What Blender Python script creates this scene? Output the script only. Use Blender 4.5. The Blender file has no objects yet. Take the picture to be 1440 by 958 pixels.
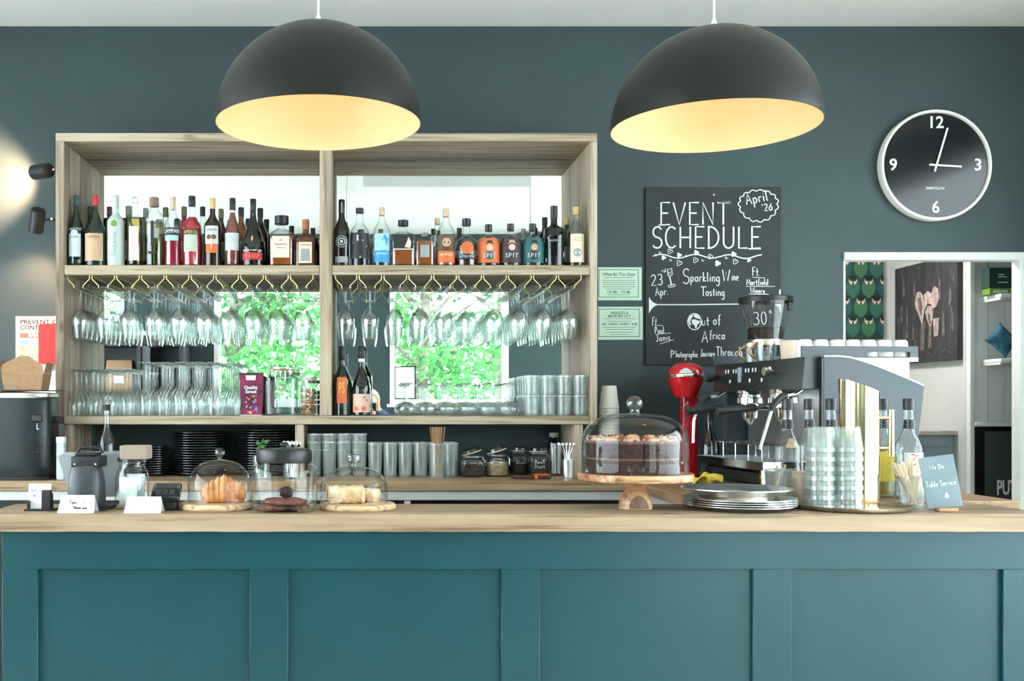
import bpy, bmesh, math, random
from mathutils import Vector, Matrix
random.seed(7)
PI = math.pi
SC = bpy.context.scene
COL = SC.collection

# ---------------------------------------------------------------- camera, sky, exposure
F_PX, CX, CY, EYE = 1450.0, 521.0, 572.0, 1.414      # focal length in px, vanishing point, eye height
cam_data = bpy.data.cameras.new('camera')
cam = bpy.data.objects.new('camera', cam_data); COL.objects.link(cam)
cam.location = (0, 0, EYE); cam.rotation_euler = (PI / 2, 0, 0)
cam_data.sensor_fit = 'HORIZONTAL'; cam_data.sensor_width = 36.0
cam_data.lens = 36.0 * F_PX / 1440
cam_data.shift_x = (720 - CX) / 1440
cam_data.shift_y = (CY - 479) / 1440
cam_data.clip_start = 0.01; cam_data.clip_end = 200
SC.camera = cam

SKY = 5.2
world = bpy.data.worlds.new('world'); SC.world = world
world.use_nodes = True
bg = world.node_tree.nodes['Background']
bg.inputs[0].default_value = (0.80, 0.93, 1.0, 1); bg.inputs[1].default_value = SKY

SC.view_settings.view_transform = 'Standard'
try: SC.view_settings.look = 'None'
except Exception: pass
SC.view_settings.gamma = 1.0
SC.view_settings.use_curve_mapping = False
SC.view_settings.exposure = 1.2

def portal(name, loc, rot, sx, sy):
    d = bpy.data.lights.new(name, 'AREA'); d.shape = 'RECTANGLE'; d.size = sx; d.size_y = sy
    d.cycles.is_portal = True
    o = bpy.data.objects.new(name, d); COL.objects.link(o); o.location = loc; o.rotation_euler = rot
    return o
# daylight openings: (front wall windows, side wall windows); the portals only steer the sky's own light
WIN_FRONT = [(-2.95, -2.55, 2.25, 2.72), (-1.62, -0.45, 1.44, 2.66), (0.20, 1.43, 1.44, 2.66), (2.02, 3.35, 0.06, 2.80)]
WIN_SIDE_LEFT = (-0.6, 4.2, 0.45, 2.95)  # both side windows are unseen, lengthened to light the back wall and ceiling
WIN_SIDE_RIGHT = (-0.6, 3.9, 0.06, 2.95)
ROOM_L, ROOM_R, ROOM_F, ROOM_B, CEIL = -3.2, 3.55, -1.0, 4.849, 3.203
for k, (a, b, c, d) in enumerate(WIN_FRONT):
    portal('window_portal', ((a + b) / 2, ROOM_F - 0.16, (c + d) / 2), (PI / 2, 0, 0), b - a, d - c)
a, b, c, d = WIN_SIDE_LEFT
portal('window_portal', (ROOM_L - 0.16, (a + b) / 2, (c + d) / 2), (0, -PI / 2, 0), d - c, b - a)
a, b, c, d = WIN_SIDE_RIGHT
portal('window_portal', (ROOM_R + 0.16, (a + b) / 2, (c + d) / 2), (0, PI / 2, 0), d - c, b - a)

cy = SC.cycles
cy.max_bounces = 14; cy.diffuse_bounces = 5; cy.glossy_bounces = 8; cy.transmission_bounces = 10
cy.transparent_max_bounces = 64
cy.sample_clamp_indirect = 6.0
cy.caustics_reflective = False; cy.caustics_refractive = False

# ---------------------------------------------------------------- helpers
def at(px, py, Y):
    return Vector(((px - CX) * Y / F_PX, Y, EYE + (CY - py) * Y / F_PX))
def XX(px, Y): return (px - CX) * Y / F_PX
def ZZ(py, Y): return EYE + (CY - py) * Y / F_PX

def srgb(r, g, b):
    f = lambda c: c / 12.92 if c <= 0.04045 else ((c + 0.055) / 1.055) ** 2.4
    return (f(r / 255.0), f(g / 255.0), f(b / 255.0), 1.0)

class MB:
    """collects one mesh: vertices, faces and a material slot per face"""
    def __init__(s): s.v = []; s.f = []; s.m = []
    def add(s, vs, fs, m=0):
        n = len(s.v); s.v += [Vector(v) for v in vs]
        s.f += [tuple(i + n for i in f) for f in fs]; s.m += [m] * len(fs)
        return s
    def box(s, x0, y0, z0, x1, y1, z1, m=0, bev=0.0):
        if bev <= 0:
            v = [(x, y, z) for z in (z0, z1) for y in (y0, y1) for x in (x0, x1)]
            f = [(0, 2, 3, 1), (4, 5, 7, 6), (0, 1, 5, 4), (2, 6, 7, 3), (0, 4, 6, 2), (1, 3, 7, 5)]
            return s.add(v, f, m)
        bm = bmesh.new()
        bmesh.ops.create_cube(bm, size=1.0)
        for v in bm.verts:
            v.co = Vector(((x0 + x1) / 2 + v.co.x * (x1 - x0), (y0 + y1) / 2 + v.co.y * (y1 - y0), (z0 + z1) / 2 + v.co.z * (z1 - z0)))
        bmesh.ops.bevel(bm, geom=list(bm.edges), offset=bev, segments=2 if bev > 0.004 else 1, profile=0.5, affect='EDGES')
        bm.verts.index_update()
        s.add([v.co.copy() for v in bm.verts], [[v.index for v in f.verts] for f in bm.faces], m)
        bm.free(); return s
    def lathe(s, prof, n=32, c=(0, 0, 0), m=0, sq=None, sx=1.0, sy=1.0, flute=None):
        """profile of (radius, z) turned about z; sq: superellipse power of the plan; flute: (count, depth)"""
        vs, fs, rings = [], [], []
        for (r, z) in prof:
            if r <= 1e-6:
                rings.append([len(vs)]); vs.append((c[0], c[1], c[2] + z)); continue
            ring = []
            for i in range(n):
                t = 2 * PI * (i + 0.5) / n
                k = 1.0
                if sq: k = (abs(math.cos(t)) ** sq + abs(math.sin(t)) ** sq) ** (-1.0 / sq)
                if flute: k *= 1 + flute[1] * math.cos(flute[0] * t)
                ring.append(len(vs)); vs.append((c[0] + r * k * math.cos(t) * sx, c[1] + r * k * math.sin(t) * sy, c[2] + z))
            rings.append(ring)
        for a, b in zip(rings, rings[1:]):
            if len(a) == 1 and len(b) == 1: continue
            for i in range(n):
                j = (i + 1) % n
                if len(a) == 1: fs.append((a[0], b[j], b[i]))
                elif len(b) == 1: fs.append((a[i], a[j], b[0]))
                else: fs.append((a[i], a[j], b[j], b[i]))
        return s.add(vs, fs, m)
    def tube(s, pts, r, n=8, m=0, cap=True, closed=False):
        pts = [Vector(p) for p in pts]; N = len(pts)
        rs = r if isinstance(r, (list, tuple)) else [r] * N
        tang = []
        for i in range(N):
            a = pts[(i - 1) % N] if (closed or i > 0) else pts[i]
            b = pts[(i + 1) % N] if (closed or i < N - 1) else pts[i]
            d = (b - a); tang.append(d.normalized() if d.length > 1e-9 else Vector((0, 0, 1)))
        up = Vector((0, 0, 1)) if abs(tang[0].z) < 0.9 else Vector((1, 0, 0))
        u = tang[0].cross(up).normalized(); vs, fs = [], []
        for i in range(N):
            u = (u - tang[i] * u.dot(tang[i]))
            u = u.normalized() if u.length > 1e-6 else tang[i].orthogonal().normalized()
            w = tang[i].cross(u)
            for k in range(n):
                t = 2 * PI * k / n
                vs.append(pts[i] + (u * math.cos(t) + w * math.sin(t)) * rs[i])
        for i in range(N if closed else N - 1):
            j = (i + 1) % N
            for k in range(n):
                l = (k + 1) % n
                fs.append((i * n + k, i * n + l, j * n + l, j * n + k))
        if cap and not closed:
            fs.append(tuple(range(n))[::-1]); fs.append(tuple((N - 1) * n + k for k in range(n)))
        return s.add(vs, fs, m)
    def prism(s, poly, axis, h0, h1, m=0):
        n = len(poly)
        def P(a, b, h): return {'x': (h, a, b), 'y': (a, h, b), 'z': (a, b, h)}[axis]
        vs = [P(a, b, h0) for a, b in poly] + [P(a, b, h1) for a, b in poly]
        fs = [tuple(range(n)), tuple(range(n, 2 * n))[::-1]] + [(i, i + n, (i + 1) % n + n, (i + 1) % n) for i in range(n)]
        return s.add(vs, fs, m)
    def ball(s, c, r, n=16, k=10, m=0):
        rx, ry, rz = r if isinstance(r, (list, tuple)) else (r, r, r)
        prof = [(max(0.0, math.sin(PI * i / k)), -math.cos(PI * i / k)) for i in range(k + 1)]
        prof[0] = (0, -1); prof[-1] = (0, 1)
        b = MB().lathe(prof, n)
        for v in b.v: v.x = c[0] + v.x * rx; v.y = c[1] + v.y * ry; v.z = c[2] + v.z * rz
        return s.add(b.v, b.f, m)
    def grid(s, fn, nu, nv, m=0):
        vs = [fn(i / nu, j / nv) for j in range(nv + 1) for i in range(nu + 1)]
        w = nu + 1
        fs = [(j * w + i, j * w + i + 1, (j + 1) * w + i + 1, (j + 1) * w + i) for j in range(nv) for i in range(nu)]
        return s.add(vs, fs, m)
    def xf(s, M, start=0):
        for i in range(start, len(s.v)): s.v[i] = M @ s.v[i]
        return s
    def join(s, o, m=None):
        n = len(s.v); s.v += [v.copy() for v in o.v]
        s.f += [tuple(i + n for i in f) for f in o.f]; s.m += o.m if m is None else [m] * len(o.m)
        return s

def mesh_of(name, mb, mats, smooth=True, ang=38):
    me = bpy.data.meshes.new(name)
    me.from_pydata([tuple(v) for v in mb.v], [], mb.f)
    for mt in (mats if isinstance(mats, (list, tuple)) else [mats]): me.materials.append(mt)
    me.polygons.foreach_set('material_index', mb.m)
    bm = bmesh.new(); bm.from_mesh(me)
    bmesh.ops.recalc_face_normals(bm, faces=bm.faces); bm.to_mesh(me); bm.free()
    if smooth:
        me.polygons.foreach_set('use_smooth', [True] * len(me.polygons))
        me.set_sharp_from_angle(angle=math.radians(ang))
    me.update()
    return me

def obj(name, mb, mat, parent=None, smooth=True, loc=None, label=None, ang=38):
    """ONE mesh object; with a parent it is a part of that thing"""
    o = bpy.data.objects.new(name, mesh_of(name, mb, mat, smooth, ang)); COL.objects.link(o)
    if parent is not None: o.parent = parent
    if loc is not None: o.location = loc
    if label: o['label'] = label
    return o
def thing(name, label, cat, loc=(0, 0, 0), rotz=0.0, group=None):
    o = bpy.data.objects.new(name, None); COL.objects.link(o)
    o.empty_display_size = 0.05
    o.location = loc; o.rotation_euler = (0, 0, rotz); o['label'] = label; o['category'] = cat
    if group: o['group'] = group
    return o
def tag(o, label, cat, group=None, kind=None):
    o['label'] = label; o['category'] = cat
    if group: o['group'] = group
    if kind: o['kind'] = kind
    return o
def solo(name, mb, mat, label, cat, loc=(0, 0, 0), group=None, rotz=0.0, smooth=True, ang=38):
    o = obj(name, mb, mat, None, smooth, loc, ang=ang); o.rotation_euler = (0, 0, rotz)
    return tag(o, label, cat, group)
def struct(name, mb, mat, label=None, smooth=False):
    o = obj(name, mb, mat, None, smooth); o['kind'] = 'structure'
    if label: o['label'] = label
    return o
def dup(root, loc, rotz=None, label=None):
    r = root.copy(); COL.objects.link(r); r.location = loc
    if rotz is not None: r.rotation_euler = (0, 0, rotz)
    if label: r['label'] = label
    for ch in list(root.children):
        c = ch.copy(); COL.objects.link(c); c.parent = r
        for g in ch.children:
            d = g.copy(); COL.objects.link(d); d.parent = c
    return r

ORD = ['first', 'second', 'third', 'fourth', 'fifth', 'sixth', 'seventh', 'eighth', 'ninth', 'tenth', 'eleventh', 'twelfth',
       'thirteenth', 'fourteenth', 'fifteenth', 'sixteenth', 'seventeenth', 'eighteenth', 'nineteenth', 'twentieth', 'twenty-first', 'twenty-second']

_text_cache = {}
def text2d(body, size, align='CENTER', bold=0.0):
    """flat outline lettering as (verts, faces) in the x-y plane, centred vertically on its own height"""
    key = (body, size, align, bold)
    if key not in _text_cache:
        cu = bpy.data.curves.new('lettering', 'FONT'); cu.body = body; cu.size = size; cu.align_x = align; cu.align_y = 'CENTER'
        cu.resolution_u = 2; cu.offset = bold
        o = bpy.data.objects.new('lettering', cu)
        me = bpy.data.meshes.new_from_object(o)
        _text_cache[key] = ([v.co.copy() for v in me.vertices], [tuple(p.vertices) for p in me.polygons])
        bpy.data.objects.remove(o); bpy.data.meshes.remove(me); bpy.data.curves.remove(cu)
    return _text_cache[key]
def flat_text(mb, body, x, y, z, size, align='CENTER', bold=0.0, m=0, wid=None):
    """lettering in a plane facing -y; wid stretches it to that width"""
    vs, fs = text2d(body, size, align, bold)
    k = 1.0
    if wid and vs:
        w = max(v.x for v in vs) - min(v.x for v in vs); k = wid / w if w > 0 else 1
    mb.add([(x + v.x * k, y, z + v.y) for v in vs], fs, m)

# single-stroke handwriting: letters as pen strokes on a 0..1 grid (width given first)
_A = lambda cx, cy, rx, ry, a0, a1, n=9: [(cx + rx * math.cos(math.radians(a0 + (a1 - a0) * i / n)), cy + ry * math.sin(math.radians(a0 + (a1 - a0) * i / n))) for i in range(n + 1)]
PEN = {
 'A': (.6, [[(0, 0), (.3, 1), (.58, 0)], [(.08, .35), (.5, .38)]]), 'E': (.5, [[(.5, 1), (.06, 1), (.06, 0), (.5, 0)], [(.06, .52), (.4, .52)]]),
 'V': (.6, [[(0, 1), (.3, 0), (.6, 1)]]), 'N': (.6, [[(.05, 0), (.05, 1), (.55, 0), (.55, 1)]]), 'T': (.6, [[(0, 1), (.62, 1)], [(.3, 1), (.3, 0)]]),
 'S': (.5, [_A(.27, .75, .22, .25, 30, 270) + _A(.25, .25, .24, .25, 90, -150)]), 'C': (.55, [_A(.32, .5, .3, .5, 50, 310)]),
 'H': (.6, [[(.05, 0), (.05, 1)], [(.55, 0), (.55, 1)], [(.05, .5), (.55, .5)]]), 'D': (.6, [[(.06, 0), (.06, 1)], [(.0, 1)] + _A(.1, .5, .46, .5, 80, -80) + [(0, 0)]]),
 'U': (.6, [[(.05, 1), (.05, .3)] + _A(.3, .28, .25, .28, 180, 360) + [(.55, 1)]]), 'L': (.5, [[(.06, 1), (.06, 0), (.48, 0)]]),
 'P': (.5, [[(.06, 0), (.06, 1)], [(0, .98)] + _A(.1, .74, .36, .25, 85, -90) ]), 'F': (.5, [[(.48, 1), (.06, 1), (.06, 0)], [(.06, .55), (.4, .55)]]),
 'W': (.85, [[(0, 1), (.2, 0), (.42, .8), (.62, 0), (.85, 1)]]), 'M': (.75, [[(0, 0), (.1, 1), (.37, .3), (.64, 1), (.74, 0)]]),
 'J': (.45, [[(.1, 1), (.5, 1)], [(.34, 1), (.34, .2)] + _A(.17, .2, .17, .2, 0, -150)]), 'O': (.65, [_A(.32, .5, .3, .5, 0, 360, 14)]),
 'B': (.5, [[(.06, 0), (.06, 1)], [(0, .98)] + _A(.1, .76, .32, .24, 85, -90) + _A(.1, .27, .38, .27, 90, -90) + [(0, .01)]]),
 'a': (.46, [_A(.2, .25, .19, .25, 20, 340), [(.4, .5), (.4, 0)]]), 'b': (.45, [[(.05, 1), (.05, 0)], _A(.22, .25, .18, .25, 150, -150)]),
 'c': (.4, [_A(.22, .25, .2, .25, 50, 310)]), 'd': (.46, [_A(.2, .25, .19, .25, 20, 340), [(.4, 1), (.4, 0)]]),
 'e': (.42, [[(.04, .27), (.38, .27)] + _A(.21, .25, .18, .25, 5, 310)]), 'f': (.32, [_A(.26, .82, .13, .18, 60, 180) + [(.13, -.1)], [(0, .5), (.28, .5)]]),
 'g': (.46, [_A(.2, .25, .19, .25, 20, 340), [(.4, .5), (.4, -.25)] + _A(.2, -.25, .2, .2, 0, -150)]), 'h': (.45, [[(.05, 1), (.05, 0)], _A(.22, .3, .17, .2, 180, 0) + [(.39, 0)]]),
 'i': (.16, [[(.07, .5), (.07, 0)], [(.07, .68), (.08, .72)]]), 'k': (.42, [[(.05, 1), (.05, 0)], [(.36, .5), (.06, .22), (.4, 0)]]),
 'l': (.2, [[(.07, 1), (.07, .05), (.16, 0)]]), 'm': (.66, [[(.05, .5), (.05, 0)], _A(.18, .3, .13, .2, 180, 0) + [(.31, 0)], _A(.44, .3, .13, .2, 180, 0) + [(.57, 0)]]),
 'n': (.45, [[(.05, .5), (.05, 0)], _A(.22, .3, .17, .2, 180, 0) + [(.39, 0)]]), 'o': (.44, [_A(.21, .25, .19, .25, 0, 360, 12)]),
 'p': (.45, [[(.05, .5), (.05, -.4)], _A(.22, .25, .18, .25, 150, -150)]), 'r': (.34, [[(.05, .5), (.05, 0)], _A(.2, .3, .15, .2, 180, 40)]),
 's': (.36, [_A(.18, .38, .13, .13, 40, 270) + _A(.17, .125, .15, .125, 90, -140)]), 't': (.34, [[(.15, .85), (.15, .05), (.3, 0)], [(0, .5), (.32, .5)]]),
 'u': (.45, [[(.05, .5), (.05, .2)] + _A(.22, .2, .17, .2, 180, 360) + [(.39, .5), (.39, 0)]]), 'v': (.4, [[(.02, .5), (.2, 0), (.38, .5)]]),
 'w': (.6, [[(.02, .5), (.16, 0), (.3, .42), (.44, 0), (.58, .5)]]), 'y': (.44, [[(.04, .5), (.22, .03)], [(.4, .5), (.16, -.4)]]),
 '0': (.5, [_A(.24, .5, .22, .5, 0, 360, 14)]), '2': (.5, [_A(.23, .74, .21, .26, 160, -30) + [(.02, 0), (.48, 0)]]),
 '3': (.5, [_A(.2, .76, .22, .24, 140, -90) + _A(.2, .26, .25, .26, 90, -140)]), '6': (.5, [[(.4, 1)] + _A(.24, .3, .21, .3, 150, 510, 14)]),
 "'": (.15, [[(.06, 1), (.05, .8)]]), '.': (.15, [[(.05, .0), (.08, .03)]]), '_': (.5, [[(0, 0), (.5, 0)]]),
}
def pen_text(mb, body, x, y, z, h, width=None, r=0.0016, slant=0.0, rot=0.0, m=0, gap=0.12, depth=0.0012):
    """handwriting in a plane facing -y, starting at x, baseline z, capital height h, fitted to width"""
    adv, strokes = 0.0, []
    for ch in body:
        if ch == ' ': adv += .38; continue
        w, st = PEN[ch]
        for s in st: strokes.append([(adv + a + slant * b, b) for a, b in s])
        adv += w + gap
    kx = (width / adv) if width else h
    ca, sa = math.cos(rot), math.sin(rot)
    for s in strokes:
        pts = [(a * kx, b * h) for a, b in s]
        pen_line(mb, [(x + a * ca - b * sa, z + a * sa + b * ca) for a, b in pts], y, r, m, depth)
def pen_line(mb, pts, y, r, m=0, depth=0.0012):
    """a chalk or pen line: a thin raised ribbon with mitred corners, facing -y"""
    P = [Vector((a, b)) for a, b in pts]
    Q = [P[0]]
    for p in P[1:]:
        if (p - Q[-1]).length > 1e-6: Q.append(p)
    if len(Q) < 2: return
    L = []
    for i in range(len(Q)):
        d = (Q[min(i + 1, len(Q) - 1)] - Q[max(i - 1, 0)])
        d = d.normalized() if d.length > 1e-9 else Vector((1, 0))
        L.append((Q[i] + Vector((-d.y, d.x)) * r, Q[i] - Vector((-d.y, d.x)) * r))
    vs, fs = [], []
    for a, b in L: vs += [(a.x, y, a.y), (b.x, y, b.y), (a.x, y - depth, a.y), (b.x, y - depth, b.y)]
    for i in range(len(L) - 1):
        p, q = 4 * i, 4 * (i + 1)
        fs += [(p + 2, p + 3, q + 3, q + 2), (p, p + 2, q + 2, q), (p + 1, q + 1, q + 3, p + 3)]
    mb.add(vs, fs, m)

# ---------------------------------------------------------------- materials
def principled(name, col, rough=0.5, metal=0.0, spec=0.5, coat=0.0, emit=None, estr=0.0):
    m = bpy.data.materials.new(name); m.use_nodes = True
    b = m.node_tree.nodes['Principled BSDF']
    b.inputs['Base Color'].default_value = col; b.inputs['Roughness'].default_value = rough
    b.inputs['Metallic'].default_value = metal; b.inputs['Specular IOR Level'].default_value = spec
    b.inputs['Coat Weight'].default_value = coat
    if emit: b.inputs['Emission Color'].default_value = emit; b.inputs['Emission Strength'].default_value = estr
    return m
def noisy(name, c1, c2, scale=8.0, rough=0.6, bump=0.0, bscale=60.0, stretch=(1, 1, 1), metal=0.0, detail=4, lo=.35, hi=.65, spec=0.5):
    m = principled(name, c1, rough, metal, spec); nt = m.node_tree; N = nt.nodes; b = N['Principled BSDF']
    tc = N.new('ShaderNodeTexCoord'); mp = N.new('ShaderNodeMapping'); mp.inputs['Scale'].default_value = stretch
    no = N.new('ShaderNodeTexNoise'); no.inputs['Scale'].default_value = scale; no.inputs['Detail'].default_value = detail
    cr = N.new('ShaderNodeValToRGB'); cr.color_ramp.elements[0].position = lo; cr.color_ramp.elements[1].position = hi
    cr.color_ramp.elements[0].color = c1; cr.color_ramp.elements[1].color = c2
    nt.links.new(tc.outputs['Object'], mp.inputs[0]); nt.links.new(mp.outputs[0], no.inputs['Vector'])
    nt.links.new(no.outputs['Fac'], cr.inputs[0]); nt.links.new(cr.outputs[0], b.inputs['Base Color'])
    if bump:
        n2 = N.new('ShaderNodeTexNoise'); n2.inputs['Scale'].default_value = bscale; n2.inputs['Detail'].default_value = 3
        bp = N.new('ShaderNodeBump'); bp.inputs['Strength'].default_value = bump; bp.inputs['Distance'].default_value = 0.01
        nt.links.new(tc.outputs['Object'], n2.inputs['Vector']); nt.links.new(n2.outputs['Fac'], bp.inputs['Height'])
        nt.links.new(bp.outputs[0], b.inputs['Normal'])
    return m
def wood(name, light, mid, dark, axis='x', scale=1.0, rough=0.6, knots=True):
    """long-grained timber: stretched noise and ring waves along the given axis, with a few knots"""
    m = principled(name, light, rough, spec=0.35); nt = m.node_tree; N = nt.nodes; b = N['Principled BSDF']
    tc = N.new('ShaderNodeTexCoord'); mp = N.new('ShaderNodeMapping')
    st = {'x': (.9, 14, 14), 'y': (14, .9, 14), 'z': (14, 14, .9)}[axis]
    mp.inputs['Scale'].default_value = tuple(k * scale for k in st)
    no = N.new('ShaderNodeTexNoise'); no.inputs['Scale'].default_value = 1.6; no.inputs['Detail'].default_value = 7; no.inputs['Roughness'].default_value = .62; no.inputs['Distortion'].default_value = .5
    mp2 = N.new('ShaderNodeMapping'); mp2.inputs['Scale'].default_value = tuple(k * scale * .35 for k in st)
    n2 = N.new('ShaderNodeTexNoise'); n2.inputs['Scale'].default_value = 1.0; n2.inputs['Detail'].default_value = 3
    cr = N.new('ShaderNodeValToRGB'); e = cr.color_ramp.elements
    e[0].position = .36; e[0].color = dark; e[1].position = .60; e[1].color = light
    x = cr.color_ramp.elements.new(.47); x.color = mid
    nt.links.new(tc.outputs['Object'], mp.inputs[0]); nt.links.new(mp.outputs[0], no.inputs['Vector'])
    nt.links.new(tc.outputs['Object'], mp2.inputs[0]); nt.links.new(mp2.outputs[0], n2.inputs['Vector'])
    mx = N.new('ShaderNodeMix'); mx.data_type = 'FLOAT'; mx.inputs[0].default_value = .45
    nt.links.new(no.outputs['Fac'], mx.inputs[2]); nt.links.new(n2.outputs['Fac'], mx.inputs[3])
    nt.links.new(mx.outputs[0], cr.inputs[0])
    out = cr.outputs[0]
    m3 = N.new('ShaderNodeMapping'); s3 = {'x': (1.8, 55, 55), 'y': (55, 1.8, 55), 'z': (55, 55, 1.8)}[axis]; m3.inputs['Scale'].default_value = tuple(k * scale for k in s3)
    n3 = N.new('ShaderNodeTexNoise'); n3.inputs['Scale'].default_value = 1.0; n3.inputs['Detail'].default_value = 4; n3.inputs['Distortion'].default_value = .6
    c3 = N.new('ShaderNodeValToRGB'); c3.color_ramp.elements[0].position = .34; c3.color_ramp.elements[1].position = .47
    c3.color_ramp.elements[0].color = (.40, .36, .33, 1); c3.color_ramp.elements[1].color = (1, 1, 1, 1)
    mg = N.new('ShaderNodeMix'); mg.data_type = 'RGBA'; mg.blend_type = 'MULTIPLY'; mg.inputs[0].default_value = .8
    nt.links.new(tc.outputs['Object'], m3.inputs[0]); nt.links.new(m3.outputs[0], n3.inputs['Vector']); nt.links.new(n3.outputs['Fac'], c3.inputs[0])
    nt.links.new(out, mg.inputs[6]); nt.links.new(c3.outputs[0], mg.inputs[7]); out = mg.outputs[2]
    if knots:
        mk = N.new('ShaderNodeMapping'); sk = {'x': (2.6, 7, 7), 'y': (7, 2.6, 7), 'z': (7, 7, 2.6)}[axis]
        mk.inputs['Scale'].default_value = tuple(k * scale for k in sk)
        vo = N.new('ShaderNodeTexVoronoi'); vo.inputs['Scale'].default_value = 1.0
        c2 = N.new('ShaderNodeValToRGB'); c2.color_ramp.elements[0].position = .03; c2.color_ramp.elements[1].position = .11
        c2.color_ramp.elements[0].color = (.32, .27, .22, 1); c2.color_ramp.elements[1].color = (1, 1, 1, 1)
        mu = N.new('ShaderNodeMix'); mu.data_type = 'RGBA'; mu.blend_type = 'MULTIPLY'; mu.inputs[0].default_value = .85
        nt.links.new(tc.outputs['Object'], mk.inputs[0]); nt.links.new(mk.outputs[0], vo.inputs['Vector'])
        nt.links.new(vo.outputs['Distance'], c2.inputs[0]); nt.links.new(out, mu.inputs[6]); nt.links.new(c2.outputs[0], mu.inputs[7])
        out = mu.outputs[2]
    nt.links.new(out, b.inputs['Base Color'])
    bp = N.new('ShaderNodeBump'); bp.inputs['Strength'].default_value = .25; bp.inputs['Distance'].default_value = .004
    nt.links.new(mx.outputs[0], bp.inputs['Height']); nt.links.new(bp.outputs[0], b.inputs['Normal'])
    return m
def glass(name, tint=(.985, .995, .99), edge=(.62, .72, .70), refl=1.0, rough=0.0, f0=.07, power=3.0, milky=0.0, rp=4.0):
    """thin clear glass: see-through body, absorbing more where it is seen edge-on, mirror-like at grazing angles"""
    m = bpy.data.materials.new(name); m.use_nodes = True; nt = m.node_tree; N = nt.nodes
    N.remove(N['Principled BSDF']); out = N['Material Output']
    lw = N.new('ShaderNodeLayerWeight'); lw.inputs['Blend'].default_value = .5
    p1 = N.new('ShaderNodeMath'); p1.operation = 'POWER'; p1.inputs[1].default_value = power
    mc = N.new('ShaderNodeMix'); mc.data_type = 'RGBA'; mc.inputs[6].default_value = (*tint, 1); mc.inputs[7].default_value = (*edge, 1)
    p2 = N.new('ShaderNodeMath'); p2.operation = 'POWER'; p2.inputs[1].default_value = rp
    ma = N.new('ShaderNodeMath'); ma.operation = 'MULTIPLY_ADD'; ma.inputs[1].default_value = .8 * refl; ma.inputs[2].default_value = f0 * refl
    tr = N.new('ShaderNodeBsdfTransparent'); gl = N.new('ShaderNodeBsdfGlossy'); gl.inputs['Roughness'].default_value = rough
    mx = N.new('ShaderNodeMixShader')
    nt.links.new(lw.outputs['Facing'], p1.inputs[0]); nt.links.new(p1.outputs[0], mc.inputs[0]); nt.links.new(mc.outputs[2], tr.inputs[0])
    nt.links.new(lw.outputs['Facing'], p2.inputs[0]); nt.links.new(p2.outputs[0], ma.inputs[0]); nt.links.new(ma.outputs[0], mx.inputs[0])
    nt.links.new(tr.outputs[0], mx.inputs[1]); nt.links.new(gl.outputs[0], mx.inputs[2])
    last = mx
    if milky:                                   # moulded or dusty glass also scatters a little light
        df = N.new('ShaderNodeBsdfDiffuse'); df.inputs[0].default_value = (.86, .92, .89, 1)
        tl = N.new('ShaderNodeBsdfTranslucent'); tl.inputs[0].default_value = (.86, .92, .89, 1)
        md = N.new('ShaderNodeMixShader'); md.inputs[0].default_value = .5
        nt.links.new(df.outputs[0], md.inputs[1]); nt.links.new(tl.outputs[0], md.inputs[2])
        last = N.new('ShaderNodeMixShader'); last.inputs[0].default_value = milky
        nt.links.new(mx.outputs[0], last.inputs[1]); nt.links.new(md.outputs[0], last.inputs[2])
    nt.links.new(last.outputs[0], out.inputs['Surface'])
    return m

M = {}
M['wall'] = noisy('teal_grey_wall_paint', srgb(45, 63, 66), srgb(48, 67, 70), 3.0, .55, .06, 240)
M['white'] = noisy('white_paint', srgb(228, 231, 230), srgb(222, 226, 226), 2.0, .6, .03, 150)
M['ceiling'] = noisy('ceiling_paint', srgb(232, 233, 232), srgb(226, 228, 228), 2.0, .75, .03, 120)
M['counter'] = noisy('teal_counter_paint', srgb(3, 63, 70), srgb(5, 67, 74), 5.0, .34, .05, 300)
M['shelf_x'] = wood('weathered_pine_across', srgb(196, 178, 156), srgb(171, 152, 130), srgb(128, 110, 92), 'x')
M['shelf_y'] = wood('weathered_pine_deep', srgb(196, 178, 156), srgb(171, 152, 130), srgb(128, 110, 92), 'y')
M['shelf_z'] = wood('weathered_pine_upright', srgb(196, 178, 156), srgb(173, 154, 132), srgb(128, 110, 92), 'z')
M['top_wood'] = wood('oak_counter_top', srgb(176, 154, 128), srgb(158, 134, 108), srgb(104, 84, 66), 'x', .8, .5)
M['work_wood'] = wood('back_worktop_wood', srgb(172, 148, 118), srgb(150, 124, 94), srgb(98, 76, 56), 'x', .8, .45)
M['work_wood_y'] = wood('side_worktop_wood', srgb(170, 140, 108), srgb(146, 114, 84), srgb(100, 76, 56), 'y', .8, .45)
M['floor_wood'] = wood('floor_boards', srgb(226, 212, 190), srgb(212, 196, 172), srgb(176, 158, 134), 'x', .5, .5)
M['mirror'] = principled('mirror_silver', (.86, .92, .90, 1), 0.0, 1.0)
M['glass'] = glass('clear_glass', rp=3.0)
M['glass_thick'] = glass('thick_glass', (.95, .97, .965), (.40, .50, .48), power=2.2, rp=2.6)
M['dome_glass'] = glass('cloche_glass', (.985, .99, .99), (.60, .68, .67), .8, 0.0, .03, 3.0, rp=2.6)
M['ribbed'] = glass('ribbed_glass', (.97, .985, .98), (.66, .74, .71), 1.0, .05, f0=.06, milky=.15)
M['pane'] = glass('window_pane', (.97, .98, .98), (.8, .86, .86))
M['black'] = principled('matt_black', (.012, .012, .013, 1), .55)
M['black_gloss'] = principled('gloss_black', (.010, .010, .012, 1), .18)
M['black_soft'] = principled('satin_black', (.02, .02, .022, 1), .38)
M['shade_out'] = principled('black_lamp_enamel', (.007, .0066, .006, 1), .40, spec=.38)
M['shade_in'] = principled('gold_lamp_lining', srgb(228, 200, 158), .5)
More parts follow.
